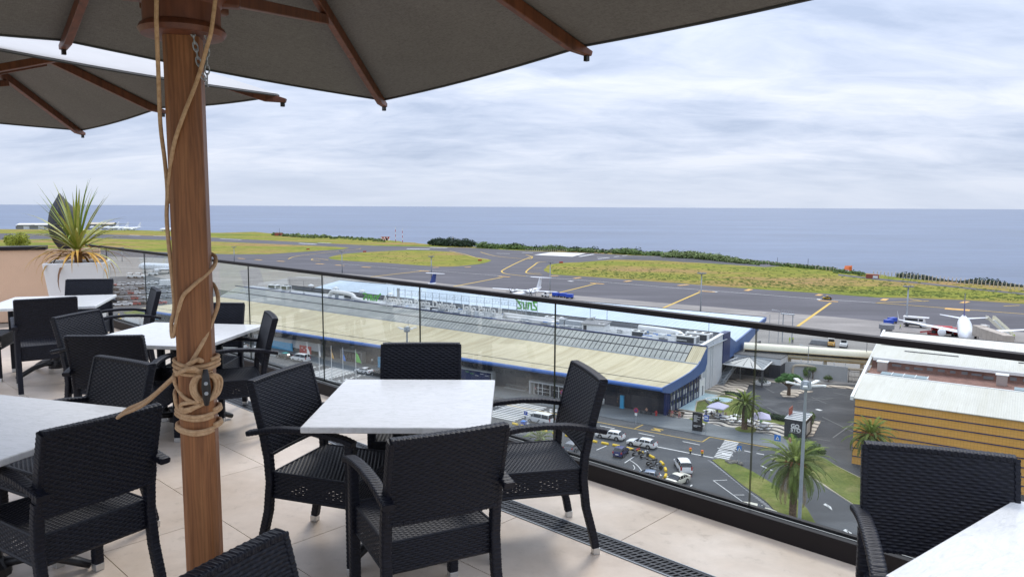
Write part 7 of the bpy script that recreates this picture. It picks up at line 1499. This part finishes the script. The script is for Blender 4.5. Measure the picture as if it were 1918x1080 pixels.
# ------------------------------------------------------------------ people (small in the picture): one continuous skinned body each, clothes by region
def body_mesh(name, J, edges, rad, root):
    me = bpy.data.meshes.new(name); keys = list(J); me.from_pydata([J[k] for k in keys], [(keys.index(a), keys.index(b)) for a, b in edges], []); o = bpy.data.objects.new(name, me); C.objects.link(o)
    s_ = o.modifiers.new('skin', 'SKIN'); 
    for k, v in zip(keys, me.skin_vertices[0].data): v.radius = (rad[k], rad[k]); v.use_root = (k == root)
    sub = o.modifiers.new('sub', 'SUBSURF'); sub.levels = 1; sub.render_levels = 1
    dg = bpy.context.evaluated_depsgraph_get(); dg.update(); r_ = bpy.data.meshes.new_from_object(o.evaluated_get(dg)); bpy.data.objects.remove(o); bpy.data.meshes.remove(me); return r_
RAD = dict(pelvis=.125, waist=.115, chest=.135, neck=.055, head=.095, crown=.085, sl=.06, sr=.06, el=.042, er=.042, wl=.03, wr=.03, hl=.035, hr=.035, hipl=.085, hipr=.085, kl=.06, kr=.06, al=.042, ar=.042, tl=.035, tr=.035)
EDG = [('pelvis', 'waist'), ('waist', 'chest'), ('chest', 'neck'), ('neck', 'head'), ('head', 'crown'), ('chest', 'sl'), ('sl', 'el'), ('el', 'wl'), ('wl', 'hl'), ('chest', 'sr'), ('sr', 'er'), ('er', 'wr'), ('wr', 'hr'), ('pelvis', 'hipl'), ('hipl', 'kl'), ('kl', 'al'), ('al', 'tl'), ('pelvis', 'hipr'), ('hipr', 'kr'), ('kr', 'ar'), ('ar', 'tr')]
STAND = dict(pelvis=(0, 0, .95), waist=(0, 0, 1.1), chest=(0, .01, 1.32), neck=(0, 0, 1.48), head=(0, .02, 1.60), crown=(0, .01, 1.68), sl=(-.19, 0, 1.40), el=(-.25, .02, 1.14), wl=(-.24, .10, .92), hl=(-.24, .13, .84), sr=(.19, 0, 1.40), er=(.25, .02, 1.14), wr=(.24, .10, .92), hr=(.24, .13, .84), hipl=(-.1, 0, .88), kl=(-.11, .03, .5), al=(-.11, 0, .09), tl=(-.12, .14, .04), hipr=(.1, 0, .88), kr=(.11, .03, .5), ar=(.11, 0, .09), tr=(.12, .14, .04))
WALK = dict(STAND, kl=(-.1, .18, .52), al=(-.1, .26, .12), tl=(-.1, .39, .08), kr=(.1, -.06, .5), ar=(.1, -.30, .14), tr=(.1, -.2, .04), el=(-.25, -.08, 1.15), wl=(-.22, -.14, .92), hl=(-.22, -.12, .85), er=(.25, .1, 1.15), wr=(.22, .26, .98), hr=(.21, .31, .92))
SIT = dict(pelvis=(0, 0, .52), waist=(0, .02, .68), chest=(0, .06, .90), neck=(0, .08, 1.06), head=(0, .11, 1.18), crown=(0, .11, 1.26), sl=(-.19, .06, .98), el=(-.23, .15, .74), wl=(-.14, .36, .70), hl=(-.10, .43, .70), sr=(.19, .06, .98), er=(.23, .15, .74), wr=(.14, .36, .70), hr=(.10, .43, .70), hipl=(-.1, .04, .5), kl=(-.12, .44, .5), al=(-.12, .42, .09), tl=(-.13, .55, .04), hipr=(.1, .04, .5), kr=(.12, .44, .5), ar=(.12, .42, .09), tr=(.13, .55, .04))
POSES = {}
for nm, J in (('stand', STAND), ('walk', WALK), ('sit', SIT)):
    me = body_mesh('person_body', J, EDG, RAD, 'pelvis')
    for mn in ('skin', 'cloth_white', 'cloth_dark', 'hair_dark'): me.materials.append(MATS[mn])
    neck = J['neck'][2] - .01; waist = J['pelvis'][2] + .06
    for f in me.polygons:
        c = f.center; f.use_smooth = True
        if c.z > J['head'][2] + .03 or (c.z > neck + .06 and c.y < J['head'][1] - .03): f.material_index = 3
        elif c.z > neck: f.material_index = 0
        elif abs(c.x) > .20 and c.z < J['el'][2] + .02 and c.z > waist - .3: f.material_index = 0
        elif nm == 'sit' and abs(c.x) < .25 and c.y > .25 and c.z > .6: f.material_index = 0
        elif c.z > waist: f.material_index = 1
        else: f.material_index = 2
    POSES[nm] = me
def person(lab, pose, loc, rz, top, legs, hair='hair_dark', bag=None, group=None):
    o = bpy.data.objects.new('person', POSES[pose]); C.objects.link(o); o.location = loc; o.rotation_euler = (0, 0, rz); tag(o, lab, 'person', group)
    paint(o, 1, top); paint(o, 2, legs); paint(o, 3, hair); return o
zz_ = Vector((0, 0, .15))
person('person in a pink top sitting at the left end of the mosaic bench', 'sit', P(1259, 781) + zz_, UA + math.pi, 'cloth_pink', 'skin')
person('person in black sitting in the middle of the mosaic bench', 'sit', P(1265, 781.5) + zz_, UA + math.pi, 'cloth_dark', 'cloth_dark')
person('person with a bare pink back sitting at the right end of the mosaic bench', 'sit', P(1272, 782.5) + zz_, UA + math.pi + .5, 'skin', 'cloth_pink')
person('person in navy sitting at the leftmost cafe table', 'sit', P(1322, 781) + zz_, UA + .4, 'cloth_navy', 'cloth_dark')
person('person in black sitting under the left lilac parasol', 'sit', P(1332, 783.5) + zz_, UA, 'cloth_dark', 'cloth_tan')
person('person in blue with back to us sitting left of the white shirt', 'sit', P(1349, 788) + zz_, UA, 'cloth_navy', 'cloth_navy')
person('person in a white shirt sitting at the table right of the left lilac parasol', 'sit', P(1354, 782) + zz_, UA + math.pi, 'cloth_white', 'cloth_dark')
person('person in a tan top sitting right of the white shirt', 'sit', P(1360, 786) + zz_, UA + 1.2, 'cloth_tan', 'cloth_navy')
person('person in dark clothes sitting just left of the medium palm trunk', 'sit', P(1374, 789) + zz_, UA + 1.8, 'cloth_dark', 'cloth_dark')
person('person in a green top sitting under the right lilac parasol', 'sit', P(1425, 799) + zz_, UA + .3, 'green_paint', 'cloth_dark')
person('person in a pink dress walking on the pavement in front of the kiosk', 'walk', P(1479, 838) + Vector((0, 0, .13)), R(150), 'skin', 'cloth_pink')
person('person sitting on the dark bench against the terminal front', 'sit', P(1211, 776) + Vector((0, 0, .13)), UA + math.pi, 'skin', 'cloth_dark')
person('person standing left of the turquoise totem at the terminal front', 'stand', P(1157, 762) + Vector((0, 0, .13)), UA + 2, 'cloth_dark', 'cloth_dark')
person('person in a pale top standing at the glazed terminal entrance', 'stand', P(1003, 738) + Vector((0, 0, .13)), UA + math.pi, 'cloth_pink', 'cloth_white')
person('person walking by the far terminal entrance, left of the narrow totem', 'walk', P(697, 684) + Vector((0, 0, .13)), UA, 'cloth_white', 'cloth_dark')
WG = 'apron workers in yellow vests'
person('worker in a yellow vest by the walkway, left of a pair', 'stand', P(1479, 642), UA + math.pi, 'cloth_hivis', 'cloth_hivis', group=WG)
person('worker in a yellow vest by the walkway, right of a pair', 'stand', P(1485, 642), UA + 2.5, 'cloth_hivis', 'cloth_dark', group=WG)
person('worker in a yellow vest walking left of the catering truck', 'walk', P(1686, 617), UA + 1.5, 'cloth_hivis', 'cloth_navy', group=WG)
person('worker in a yellow vest standing beside the nose of the airliner', 'stand', P(1832, 634), UA + 2.5, 'cloth_hivis', 'cloth_dark', group=WG)
person('worker in a yellow vest standing alone right of the passenger stairs', 'stand', P(1899, 636), UA + 3, 'cloth_hivis', 'cloth_dark', group=WG)

# ------------------------------------------------------------------ vehicles on the apron
def truck_wheels(t, xs, hw, r_=.5):
    for x in xs:
        for s_ in (1, -1):
            w_ = mb('tyre_rubber').lathe([(r_ * .55, -.16), (r_, -.14), (r_, .14), (r_ * .55, .16)], 12).build('wheel', t); w_.matrix_local = Matrix.Translation((x, s_ * hw, r_)) @ Matrix.Rotation(R(90), 4, 'X')
t = thing('catering_truck', 'white high-bodied service truck behind the left wing of the nose-on airliner', 'truck', P(1712, 612), UA - R(2), 'airfield vehicles')
mb('white_paint').box((0, 0, 2.75), (8.2, 2.5, 2.3)).build('box_body', t, bevel=.05); mb('dark_glass').box((-1.0, -1.26, 3.0), (5.0, .05, .9)).box((2.6, -1.26, 3.0), (1.6, .05, .9)).build('side_window', t); mb('white_paint').box((.6, 0, 4.0), (9.8, 2.7, .16)).build('roof', t); mb('pale_wall').box((3.4, 0, 1.3), (2.0, 2.4, 1.6)).build('cab', t, bevel=.08); mb('dark_grey').box((0, 0, .95), (8, 2.1, .4)).build('chassis', t); mb('dark_glass').box((4.42, 0, 1.6), (.05, 2.0, .7)).build('windscreen', t); truck_wheels(t, (-2.6, 2.7), 1.05); t.scale = (.74, .8, .82)
t = thing('passenger_stairs', 'cream passenger stairs truck to the right of the nose-on airliner', 'stairs truck', W(47.0, 138.5), UA + R(118), 'airfield vehicles')
m = mb('cream_tube'); m.add([(-6.5, -1.0, .6), (4.5, -1.0, 4.0), (6.2, -1.0, 4.0), (6.2, -1.0, 5.2), (4.5, -1.0, 5.2), (-6.5, -1.0, 1.8), (-6.5, 1.0, .6), (4.5, 1.0, 4.0), (6.2, 1.0, 4.0), (6.2, 1.0, 5.2), (4.5, 1.0, 5.2), (-6.5, 1.0, 1.8)], [(0, 1, 2, 3, 4, 5), (11, 10, 9, 8, 7, 6), (0, 6, 7, 1), (1, 7, 8, 2)]); m.build('side_panel', t)
for k in range(18): mb('pale_wall').box((-6.3 + k * .62, 0, .75 + k * .19), (.6, 1.9, .08)).build('step', t)
mb('white_paint').box((-1, 0, .8), (9, 2.0, .5)).build('chassis', t); mb('white_paint').box((4.2, 1.9, 1.5), (2.4, 1.6, 2.0)).build('cab', t, bevel=.1); mb('dark_glass').box((5.42, 1.9, 1.9), (.04, 1.3, .8)).build('windscreen', t); truck_wheels(t, (-3.5, 3.2), .9, .42)
t = thing('fuel_truck', 'red fuel truck under the left wing of the nose-on airliner', 'truck', W(33.4, 128.6), UA + R(14), 'airfield vehicles')
mb('red_paint').lathe([(.3, -3.2), (1.05, -3.0), (1.05, 2.2), (.3, 2.4)], 16, 'x', (0, 0, 1.9)).build('tank', t, smooth=True, auto=40); mb('red_paint').box((3.6, 0, 1.5), (1.9, 2.2, 1.9)).build('cab', t, bevel=.1); mb('dark_glass').box((4.56, 0, 1.9), (.04, 1.9, .7)).build('windscreen', t); mb('dark_grey').box((.4, 0, .75), (8, 2, .35)).build('chassis', t); truck_wheels(t, (-2.2, 3.2), .95, .45)
t = thing('belt_loader', 'low red belt loader left of the engine of the nose-on airliner', 'loader', W(31.5, 126.5), UA + R(8), 'airfield vehicles'); m = mb('red_paint'); m.add([(-4, -.6, .7), (3, -.6, 2.0), (3, .6, 2.0), (-4, .6, .7), (-4, -.6, 1.0), (3, -.6, 2.3), (3, .6, 2.3), (-4, .6, 1.0)], [(3, 2, 1, 0), (4, 5, 6, 7), (0, 1, 5, 4), (1, 2, 6, 5), (2, 3, 7, 6), (3, 0, 4, 7)]); m.box((0, 0, .6), (4.2, 1.7, .6)); m.build('belt', t); mb('dark_grey').box((-.5, -.6, 1.3), (1, .7, .9)).build('seat_box', t); truck_wheels(t, (-1.6, 1.6), .8, .32)
cart = None
for a, lab, rz in (((1041, 556), 'blue covered baggage cart, left of the three beside the apron mast', 0), ((1055, 557), 'blue covered baggage cart, middle of the three beside the apron mast', 0), ((1067, 559), 'blue covered baggage cart, right of the three beside the apron mast', R(8)), ((1664, 609), 'blue baggage cart behind the grey rotunda', R(60)), ((1671, 605), 'second blue baggage cart farther behind the grey rotunda', R(60))):
    if cart is None:
        cart = thing('baggage_cart', 'x', 'cart', P(*a), UA, 'blue baggage carts'); mb('blue_paint').box((0, 0, 1.25), (2.9, 1.6, 1.3)).build('cover', cart, bevel=.06); mb('dark_grey').box((0, 0, .5), (3.0, 1.6, .12)).build('bed', cart); truck_wheels(cart, (-1.0, 1.0), .65, .25); mb('dark_grey').box((1.9, 0, .4), (.9, .08, .08)).build('tow_bar', cart); o = cart
    else: o = dup(cart, P(*a), UA + rz)
    o['label'] = lab
def tug(lab, px, rz, col_, cabw=True):
    t = thing('tow_tractor', lab, 'tractor', P(*px), rz, 'airfield vehicles'); mb(col_).box((.2, 0, .85), (3.2, 1.8, .8)).build('body', t, bevel=.08); truck_wheels(t, (-.9, 1.1), .8, .42)
    if cabw: mb('white_paint').box((-.6, 0, 2.15), (1.7, 1.7, .12)).build('cab_roof', t); m = mb('white_paint'); [m.box((-.6 + dx, dy, 1.65), (.1, .1, .95)) for dx in (-.75, .75) for dy in (-.75, .75)]; m.build('cab_pillar', t); mb('dark_glass').box((.18, 0, 1.6), (.04, 1.45, .7)).build('windscreen', t)
    mb('head_light').box((1.82, .6, .9), (.05, .25, .2)).build('headlight', t); mb('head_light').box((1.82, -.6, .9), (.05, .25, .2)).build('headlight', t); return t
tug('orange tow tractor with a white canopy beyond the cream walkway', (1557, 648), UA - R(80), 'orange_marking'); tug('white van-like tow tractor facing us beyond the cream walkway', (1580, 650), UA - R(85), 'white_paint'); tug('small white tow tractor at the foot of the apron mast by the blue carts', (1022, 556), UA + R(170), 'white_paint')
t = thing('cover_tarpaulin', 'low grey covered stack left of the orange tow tractor', 'cargo', P(1537, 645), UA); mb('mid_grey').box((0, 0, .7), (5.5, 3.0, 1.2), taper=.8).build('cover', t, bevel=.15); mb('dark_grey').box((0, 0, .08), (5.8, 3.2, .14)).build('pallet', t)
t = thing('fixed_bridge', 'brown-grey segmented boarding tunnel right of the airliner nose', 'boarding bridge', W(43.6, 108.5), UA + R(-62))
for k in range(5): mb('beige_panel').box((1.4 + k * 2.75, 0, 5.0), (2.68, 2.5, 2.5)).build('segment', t, bevel=.05)
mb('beige_panel').box((-1.0, .2, 5.0), (2.2, 3.0, 2.8)).build('cab_end', t, bevel=.05); mb('mid_grey').box((6, 0, 1.9), (.9, .9, 3.8)).build('column', t); mb('dark_grey').box((6, 0, .3), (2.4, 2.0, .6)).build('wheel_base', t)
t = thing('cargo_container', 'long white trailer beyond the crowded car park at the left', 'trailer', P(320, 538), R(10)); mb('white_paint').box((0, 0, 2.2), (9, 2.5, 2.8)).build('box_body', t, bevel=.05); mb('dark_grey').box((0, 0, .7), (8.6, 2.2, .25)).build('chassis', t); truck_wheels(t, (-3.4, -2.2, 3.0), .95, .45)
for k, (a, lab) in enumerate((((262, 521), 'white van below the nose of the side-on airliner'), ((247, 521), 'white service truck left of the van below the airliner nose'), ((286, 516), 'small white vehicle under the side-on airliner'))): t = tug(lab, a, R(10), 'white_paint', True); t.scale = (1.4, 1.3, 1.3)
# far left landside pieces seen through the glass
t = thing('market_canopy', 'bright blue flat canopy left of the wooden post below the yellow eave', 'canopy', P(293, 609), UA); mb('teal_blue_panel').box((0, 0, 2.8), (11, 5, .3)).build('roof', t); [mb('white_paint').box((x, y, 1.4), (.2, .2, 2.8)).build('post', t) for x in (-5, 5) for y in (-2, 2)]
t = thing('site_hoarding', 'white hoarding with a curved end below the bright blue canopy', 'hoarding', P(262, 610), UA + R(12)); [mb('white_paint').box((-6 + k * 2.4, .3 * abs(k - 2), 1.1), (2.3, .12, 2.2)).build('panel', t) for k in range(7)]; mb('mid_grey').box((1, .5, .08), (17, .5, .16)).build('footing', t)
t = thing('yellow_digger', 'small yellow machine at the left of the white hoarding', 'digger', P(216, 603), UA); mb('yellow_paint').box((0, 0, 1.1), (2.4, 1.5, 1.1)).build('body', t, bevel=.1); mb('dark_grey').box((0, 0, .35), (2.8, 1.8, .6)).build('tracks', t); mb('yellow_paint').tube([(1, 0, 1.3), (2.4, 0, 2.8), (3.6, 0, 1.4)], .18, 6).build('arm', t); mb('dark_glass').box((-.2, 0, 2.0), (1.1, 1.2, .9)).build('cab', t)
flat('lawn', pp((230, 585), (270, 580), (296, 584), (285, 592), (245, 594)), .1, 'lawn_grass')
flat('forecourt', pp((160, 590), (330, 588), (335, 625), (150, 640)), .085, 'apron_concrete')

# ------------------------------------------------------------------ coast: scrub, trees, fence, far huts
rnd = random.Random(21)
def coast_at(px):
    for (x0, y0), (x1, y1) in zip(coast, coast[1:]):
        if x0 <= px <= x1: return y0 + (y1 - y0) * (px - x0) / (x1 - x0)
def scrub(name, x0, x1, h, mat_, n, wpx=2.5, size=.8, dy=1.2, leafn=34, kind='stuff'):
    m = mb(mat_)
    for k in range(n):
        px = x0 + (x1 - x0) * (k + rnd.random()) / n; p = P(px, coast_at(px) + dy + rnd.uniform(-.8, wpx), 0); hh = h(px) * rnd.uniform(.45, 1.0)
        clump_mesh(m, (p.x, p.y, hh * .45), hh * .75, leafn, size * rnd.uniform(.8, 1.3), rnd, .75, .4, .25)
    o = m.build(name); o['kind'] = kind; return o
scrub('coastal_reeds', 1240, 1420, lambda x: 5.2 * min(1, (x - 1225) / 40) * (1 if x < 1330 else max(.35, 1 - (x - 1330) / 120)), 'leaf_reed', 230, 4.0, .75, 1.5, 60)
scrub('coastal_scrub', 895, 1240, lambda x: 3.6 + 2.2 * math.sin(x * .071) * math.sin(x * .023) + (1.6 if x < 1000 else 0), 'leaf_mid', 260, 2.2, .9, .8, 44)
scrub('coastal_scrub', 895, 1240, lambda x: 4.2 + 1.5 * math.sin(x * .17), 'leaf_dark', 50, 1.2, .9, .0, 40)
scrub('coastal_scrub', 1400, 1562, lambda x: 2.2, 'leaf_mid', 120, 2.0, .6, .6, 30)
scrub('coastal_scrub', 1470, 1565, lambda x: 2.0, 'leaf_dark', 50, 1.0, .6, .2, 30)
scrub('coastal_scrub', 510, 720, lambda x: 3.4 if x < 620 else 2.0, 'leaf_reed', 130, 3.2, 1.2, 1.0, 36)
scrub('coastal_scrub', 1680, 1935, lambda x: 2.2 + 1.6 * math.sin(x * .045), 'leaf_dark', 80, 1.2, .6, -.5, 36)
scrub('coastal_scrub', 1560, 1620, lambda x: 2.0, 'leaf_mid', 36, 4.0, .6, 2.5, 30)
for k, (px, h, lab) in enumerate(((822, 8.5, 'dark rounded tree at the left of the clump above the grass island'), (845, 9.5, 'dark rounded tree in the middle of the clump above the grass island'), (872, 8.8, 'dark rounded tree at the right of the clump above the grass island'), (965, 6.0, 'dark bushy tree standing above the coastal scrub in the middle'), (1290, 4.5, 'dark bush top peeping over the reeds on the coast'))):
    b = P(px, coast_at(px) + 1.6); s_ = h / 8.5; tree('coast_tree', lab, b, h, .4, [(-5 * s_, 0, h * .5, 3.6 * s_), (0, 1, h * .62, 4.2 * s_), (5 * s_, 0, h * .5, 3.6 * s_), (-8 * s_, 1, h * .3, 3.2 * s_), (8 * s_, 1, h * .3, 3.2 * s_), (0, -2, h * .3, 4 * s_), (-4 * s_, -1, h * .2, 3.4 * s_), (4 * s_, -1, h * .2, 3.4 * s_)], 'leaf_dark', .75, 240, seed=30 + k, group='trees on the coast')
def fence(lab, pts, n, h, cranked=True):
    t = thing('perimeter_fence', lab, 'fence', P(*pts[0])); o_ = P(*pts[0]); seg = [P(*a) for a in pts]; Ls = [0]
    for a, b in zip(seg, seg[1:]): Ls.append(Ls[-1] + (b - a).length)
    pr_ = None
    for k in range(n):
        d = Ls[-1] * k / (n - 1)
        for i in range(len(seg) - 1):
            if d <= Ls[i + 1] + 1e-6: p = seg[i].lerp(seg[i + 1], (d - Ls[i]) / (Ls[i + 1] - Ls[i])); dd = seg[i + 1] - seg[i]; break
        if pr_ is None:
            m = mb('sand_render').box((0, 0, h / 2), (.30, .30, h)); 
            if cranked: m.add([(-.12, -.12, h), (.12, -.12, h), (.12, .12, h), (-.12, .12, h), (-.1, .5, h + .5), (.1, .5, h + .5), (.1, .65, h + .45), (-.1, .65, h + .45)], [(0, 1, 5, 4), (1, 2, 6, 5), (2, 3, 7, 6), (3, 0, 4, 7), (4, 5, 6, 7)])
            pr_ = m.build('post', t); q0 = pr_
        else: q0 = dup_one(pr_, t)
        q0.location = p - o_; q0.rotation_euler = (0, 0, math.atan2(dd.y, dd.x))
    m = mb('galvanised_steel')
    for z in (.5, 1.2, 1.9):
        for a, b in zip(seg, seg[1:]): m.tube([a - o_ + Vector((0, 0, z * h / 2.4)), b - o_ + Vector((0, 0, z * h / 2.4))], .02, 3, cap=False)
    m.build('wire', t); return t
fence('perimeter fence of pale cranked posts along the coast at the right', [(1636, 516.5), (1700, 522), (1760, 528), (1830, 534.5), (1925, 545)], 40, 2.6)
fence('perimeter fence of pale posts in front of the coastal reeds', [(1085, 471.5), (1160, 474.5), (1260, 480), (1330, 485.5), (1400, 491.5), (1470, 498), (1568, 508.5)], 82, 2.4, False)
fence('low fence of thin posts below the scrub left of the reeds', [(985, 470.2), (1085, 471.5)], 26, 2.0, False)
def hut(lab, px, size, col_, roof, rz=0, cat='hut'):
    t = thing('airfield_hut', lab, cat, P(*px), rz); mb(col_).box((0, 0, size[2] / 2), size).build('wall', t); mb(roof).box((0, 0, size[2] + .1), (size[0] + .4, size[1] + .4, .25)).build('roof', t); mb('dark_grey').box((size[0] * .2, -size[1] / 2 - .03, size[2] * .4), (size[0] * .2, .06, size[2] * .7)).build('door', t); return t
t = hut('small red and white chequered hut on the far coast', (722, 450), (9, 5, 3.6), 'white_paint', 'rust_red')
m = mb('red_paint')
for i in range(6):
    for j in range(2): m.box((-3.75 + i * 1.5, -2.53, .9 + 1.8 * ((i + j) % 2)), (1.5, .06, 1.8)) if j == 0 else None
m.build('chequer', t)
t = hut('small red hut with a mast at the far left edge of the scrub', (522, 441.5), (8, 5, 3.2), 'rust_red', 'rust_red'); mb('dark_grey').tube([(1, 0, 3), (1, 0, 9)], .15, 5).build('mast', t)
t = hut('rusty red and white low building behind the perimeter fence on the right', (1634, 521), (8, 4, 2.6), 'rust_red', 'rust_red', UA); mb('white_paint').box((2.2, -2.06, 1.2), (3.2, .08, 1.7)).build('panel', t); t.scale = (.75, .75, .75)
t = thing('orange_marker_board', 'bright orange slanted marker board on the coast at the right', 'marker', P(1587, 510), UA); m = mb('orange_paint'); m.add([(-2.6, 0, 2.0), (2.4, 0, 1.6), (2.8, 2.0, 5.0), (-2.2, 2.0, 4.6), (-2.6, .3, 1.9), (2.4, .3, 1.5), (2.8, 2.4, 4.9), (-2.2, 2.4, 4.5)], [(0, 1, 2, 3), (7, 6, 5, 4), (0, 4, 5, 1), (1, 5, 6, 2), (2, 6, 7, 3), (3, 7, 4, 0)]); m.build('board', t); t.scale = (.78, .78, .8); mb('orange_paint').box((2.0, 1.2, 2.6), (1.6, 2.0, 3.2)).build('side_board', t)
for x in (-2, 2): mb('dark_grey').box((x, .6, 1.0), (.2, .2, 2.2)).build('leg', t)
for px, h, lab in ((741, 15, 'thin lattice mast right of the chequered hut'), (754, 14, 'red and white banded mast on the far coast'), (848, 9, 'red and white wind mast in front of the dark trees'), (1456, 5, 'thin dark pole standing on the coast left of the orange board'), (1513, 6, 'thin dark pole on the coast just left of the orange board'), (1290 + 4, 5, 'thin pole rising from the reeds')):
    t = thing('coast_mast', lab, 'mast', P(px, coast_at(px) + 1.5)); nb = 6 if 'red' in lab else 1
    for k in range(nb): mb(('red_paint' if k % 2 == 0 else 'white_paint') if nb > 1 else 'dark_grey').tube([(0, 0, h * k / nb), (0, 0, h * (k + 1) / nb)], .28 if nb > 1 else .13, 5).build('band' if nb > 1 else 'pole', t)
    mb('dark_grey').box((0, 0, .2), (1, 1, .4)).build('foot', t)
# far hangars and sheds at the left end
for px, py, sz, roof, lab in ((84, 428.5, (64, 26, 7.5), 'white_paint', 'long low white roofed hangar far away at the left, behind the plant'), (52, 428.5, (26, 14, 4.5), 'mid_grey', 'low dark shed at the left end of the far hangar'), (192, 429, (34, 20, 9), 'sand_render', 'pale far hangar right of the plant among the small airliners')):
    t = thing('far_hangar', lab, 'hangar', P(px, py), R(12)); mb('mid_grey').box((0, 0, sz[2] * .42), (sz[0], sz[1], sz[2] * .84)).build('wall', t); mb(roof).add([(-sz[0] / 2 - 1, -sz[1] / 2 - 1, sz[2] * .84), (sz[0] / 2 + 1, -sz[1] / 2 - 1, sz[2] * .84), (sz[0] / 2 + 1, 0, sz[2] * 1.1), (-sz[0] / 2 - 1, 0, sz[2] * 1.1), (sz[0] / 2 + 1, sz[1] / 2 + 1, sz[2] * .84), (-sz[0] / 2 - 1, sz[1] / 2 + 1, sz[2] * .84)], [(0, 1, 2, 3), (3, 2, 4, 5)]).build('roof', t)
    for k in range(3): mb('pale_wall').box((-sz[0] * .3 + k * sz[0] * .3, -sz[1] / 2 - .1, sz[2] * .3), (sz[0] * .12, .2, sz[2] * .6)).build('door', t)
# red information boards beside the taxiways
for a in ((899, 488.5), (1051, 492.5), (577, 467.5), (683, 472)):
    t = thing('taxiway_board', 'low red taxiway board on the grass edge ' + {899: 'at the right tip of the grass island', 1051: 'at the left tip of the right-hand grass', 577: 'under the left grass verge', 683: 'at the top edge of the grass island'}[a[0]], 'sign', P(*a), R(5)); mb('red_paint').box((0, 0, .55), (2.6, .3, .8)).build('board', t); mb('black_metal').box((0, .05, .1), (2.2, .2, .2)).build('leg', t)
# dark tufts of rank grass scattered over the airfield
M('tuft_green', (0.10, 0.13, 0.022), 0.95, var=0.4, scale=.2, world=True); m = mb('tuft_green'); rnd = random.Random(77)
def inpoly(p, poly):
    c = False; n = len(poly)
    for i in range(n):
        a, b = poly[i], poly[(i + 1) % n]
        if (a[1] > p[1]) != (b[1] > p[1]) and p[0] < (b[0] - a[0]) * (p[1] - a[1]) / (b[1] - a[1]) + a[0]: c = not c
    return c
gp = [(1030, 497), (1150, 489), (1330, 496), (1560, 508), (1918, 545), (1918, 565), (1700, 555), (1520, 546), (1280, 528), (1100, 516), (1035, 511)]; ip = [(640, 481), (720, 473), (840, 474), (900, 487), (840, 498), (720, 491)]
k = 0
while k < 2600:
    pl_ = gp if rnd.random() < .8 else ip; x, y = rnd.uniform(620, 1918), rnd.uniform(470, 566)
    if not inpoly((x, y), pl_): continue
    near = min(abs(y - (509 + (x - 1030) * .065)), 40)
    if pl_ is gp and rnd.random() > (.95 if near < 10 else .35): k += .3; continue
    p = P(x, y); L_ = rnd.uniform(.3, 1.0) * (1.6 if rnd.random() < .12 else 1); h = rnd.uniform(.15, .38); a = UA + rnd.uniform(-.3, .3); k += 1
    for j in range(3): q0 = p + Vector((math.cos(a), math.sin(a), 0)) * (j - 1) * L_ * .5; m.add([(q0.x - L_ * .4, q0.y, .03), (q0.x + L_ * .4, q0.y + .1, .03), (q0.x + L_ * .25, q0.y + .3, h), (q0.x - L_ * .3, q0.y + .3, h * .8)], [(0, 1, 2, 3)])
o = m.build('grass_tufts'); o['kind'] = 'stuff'
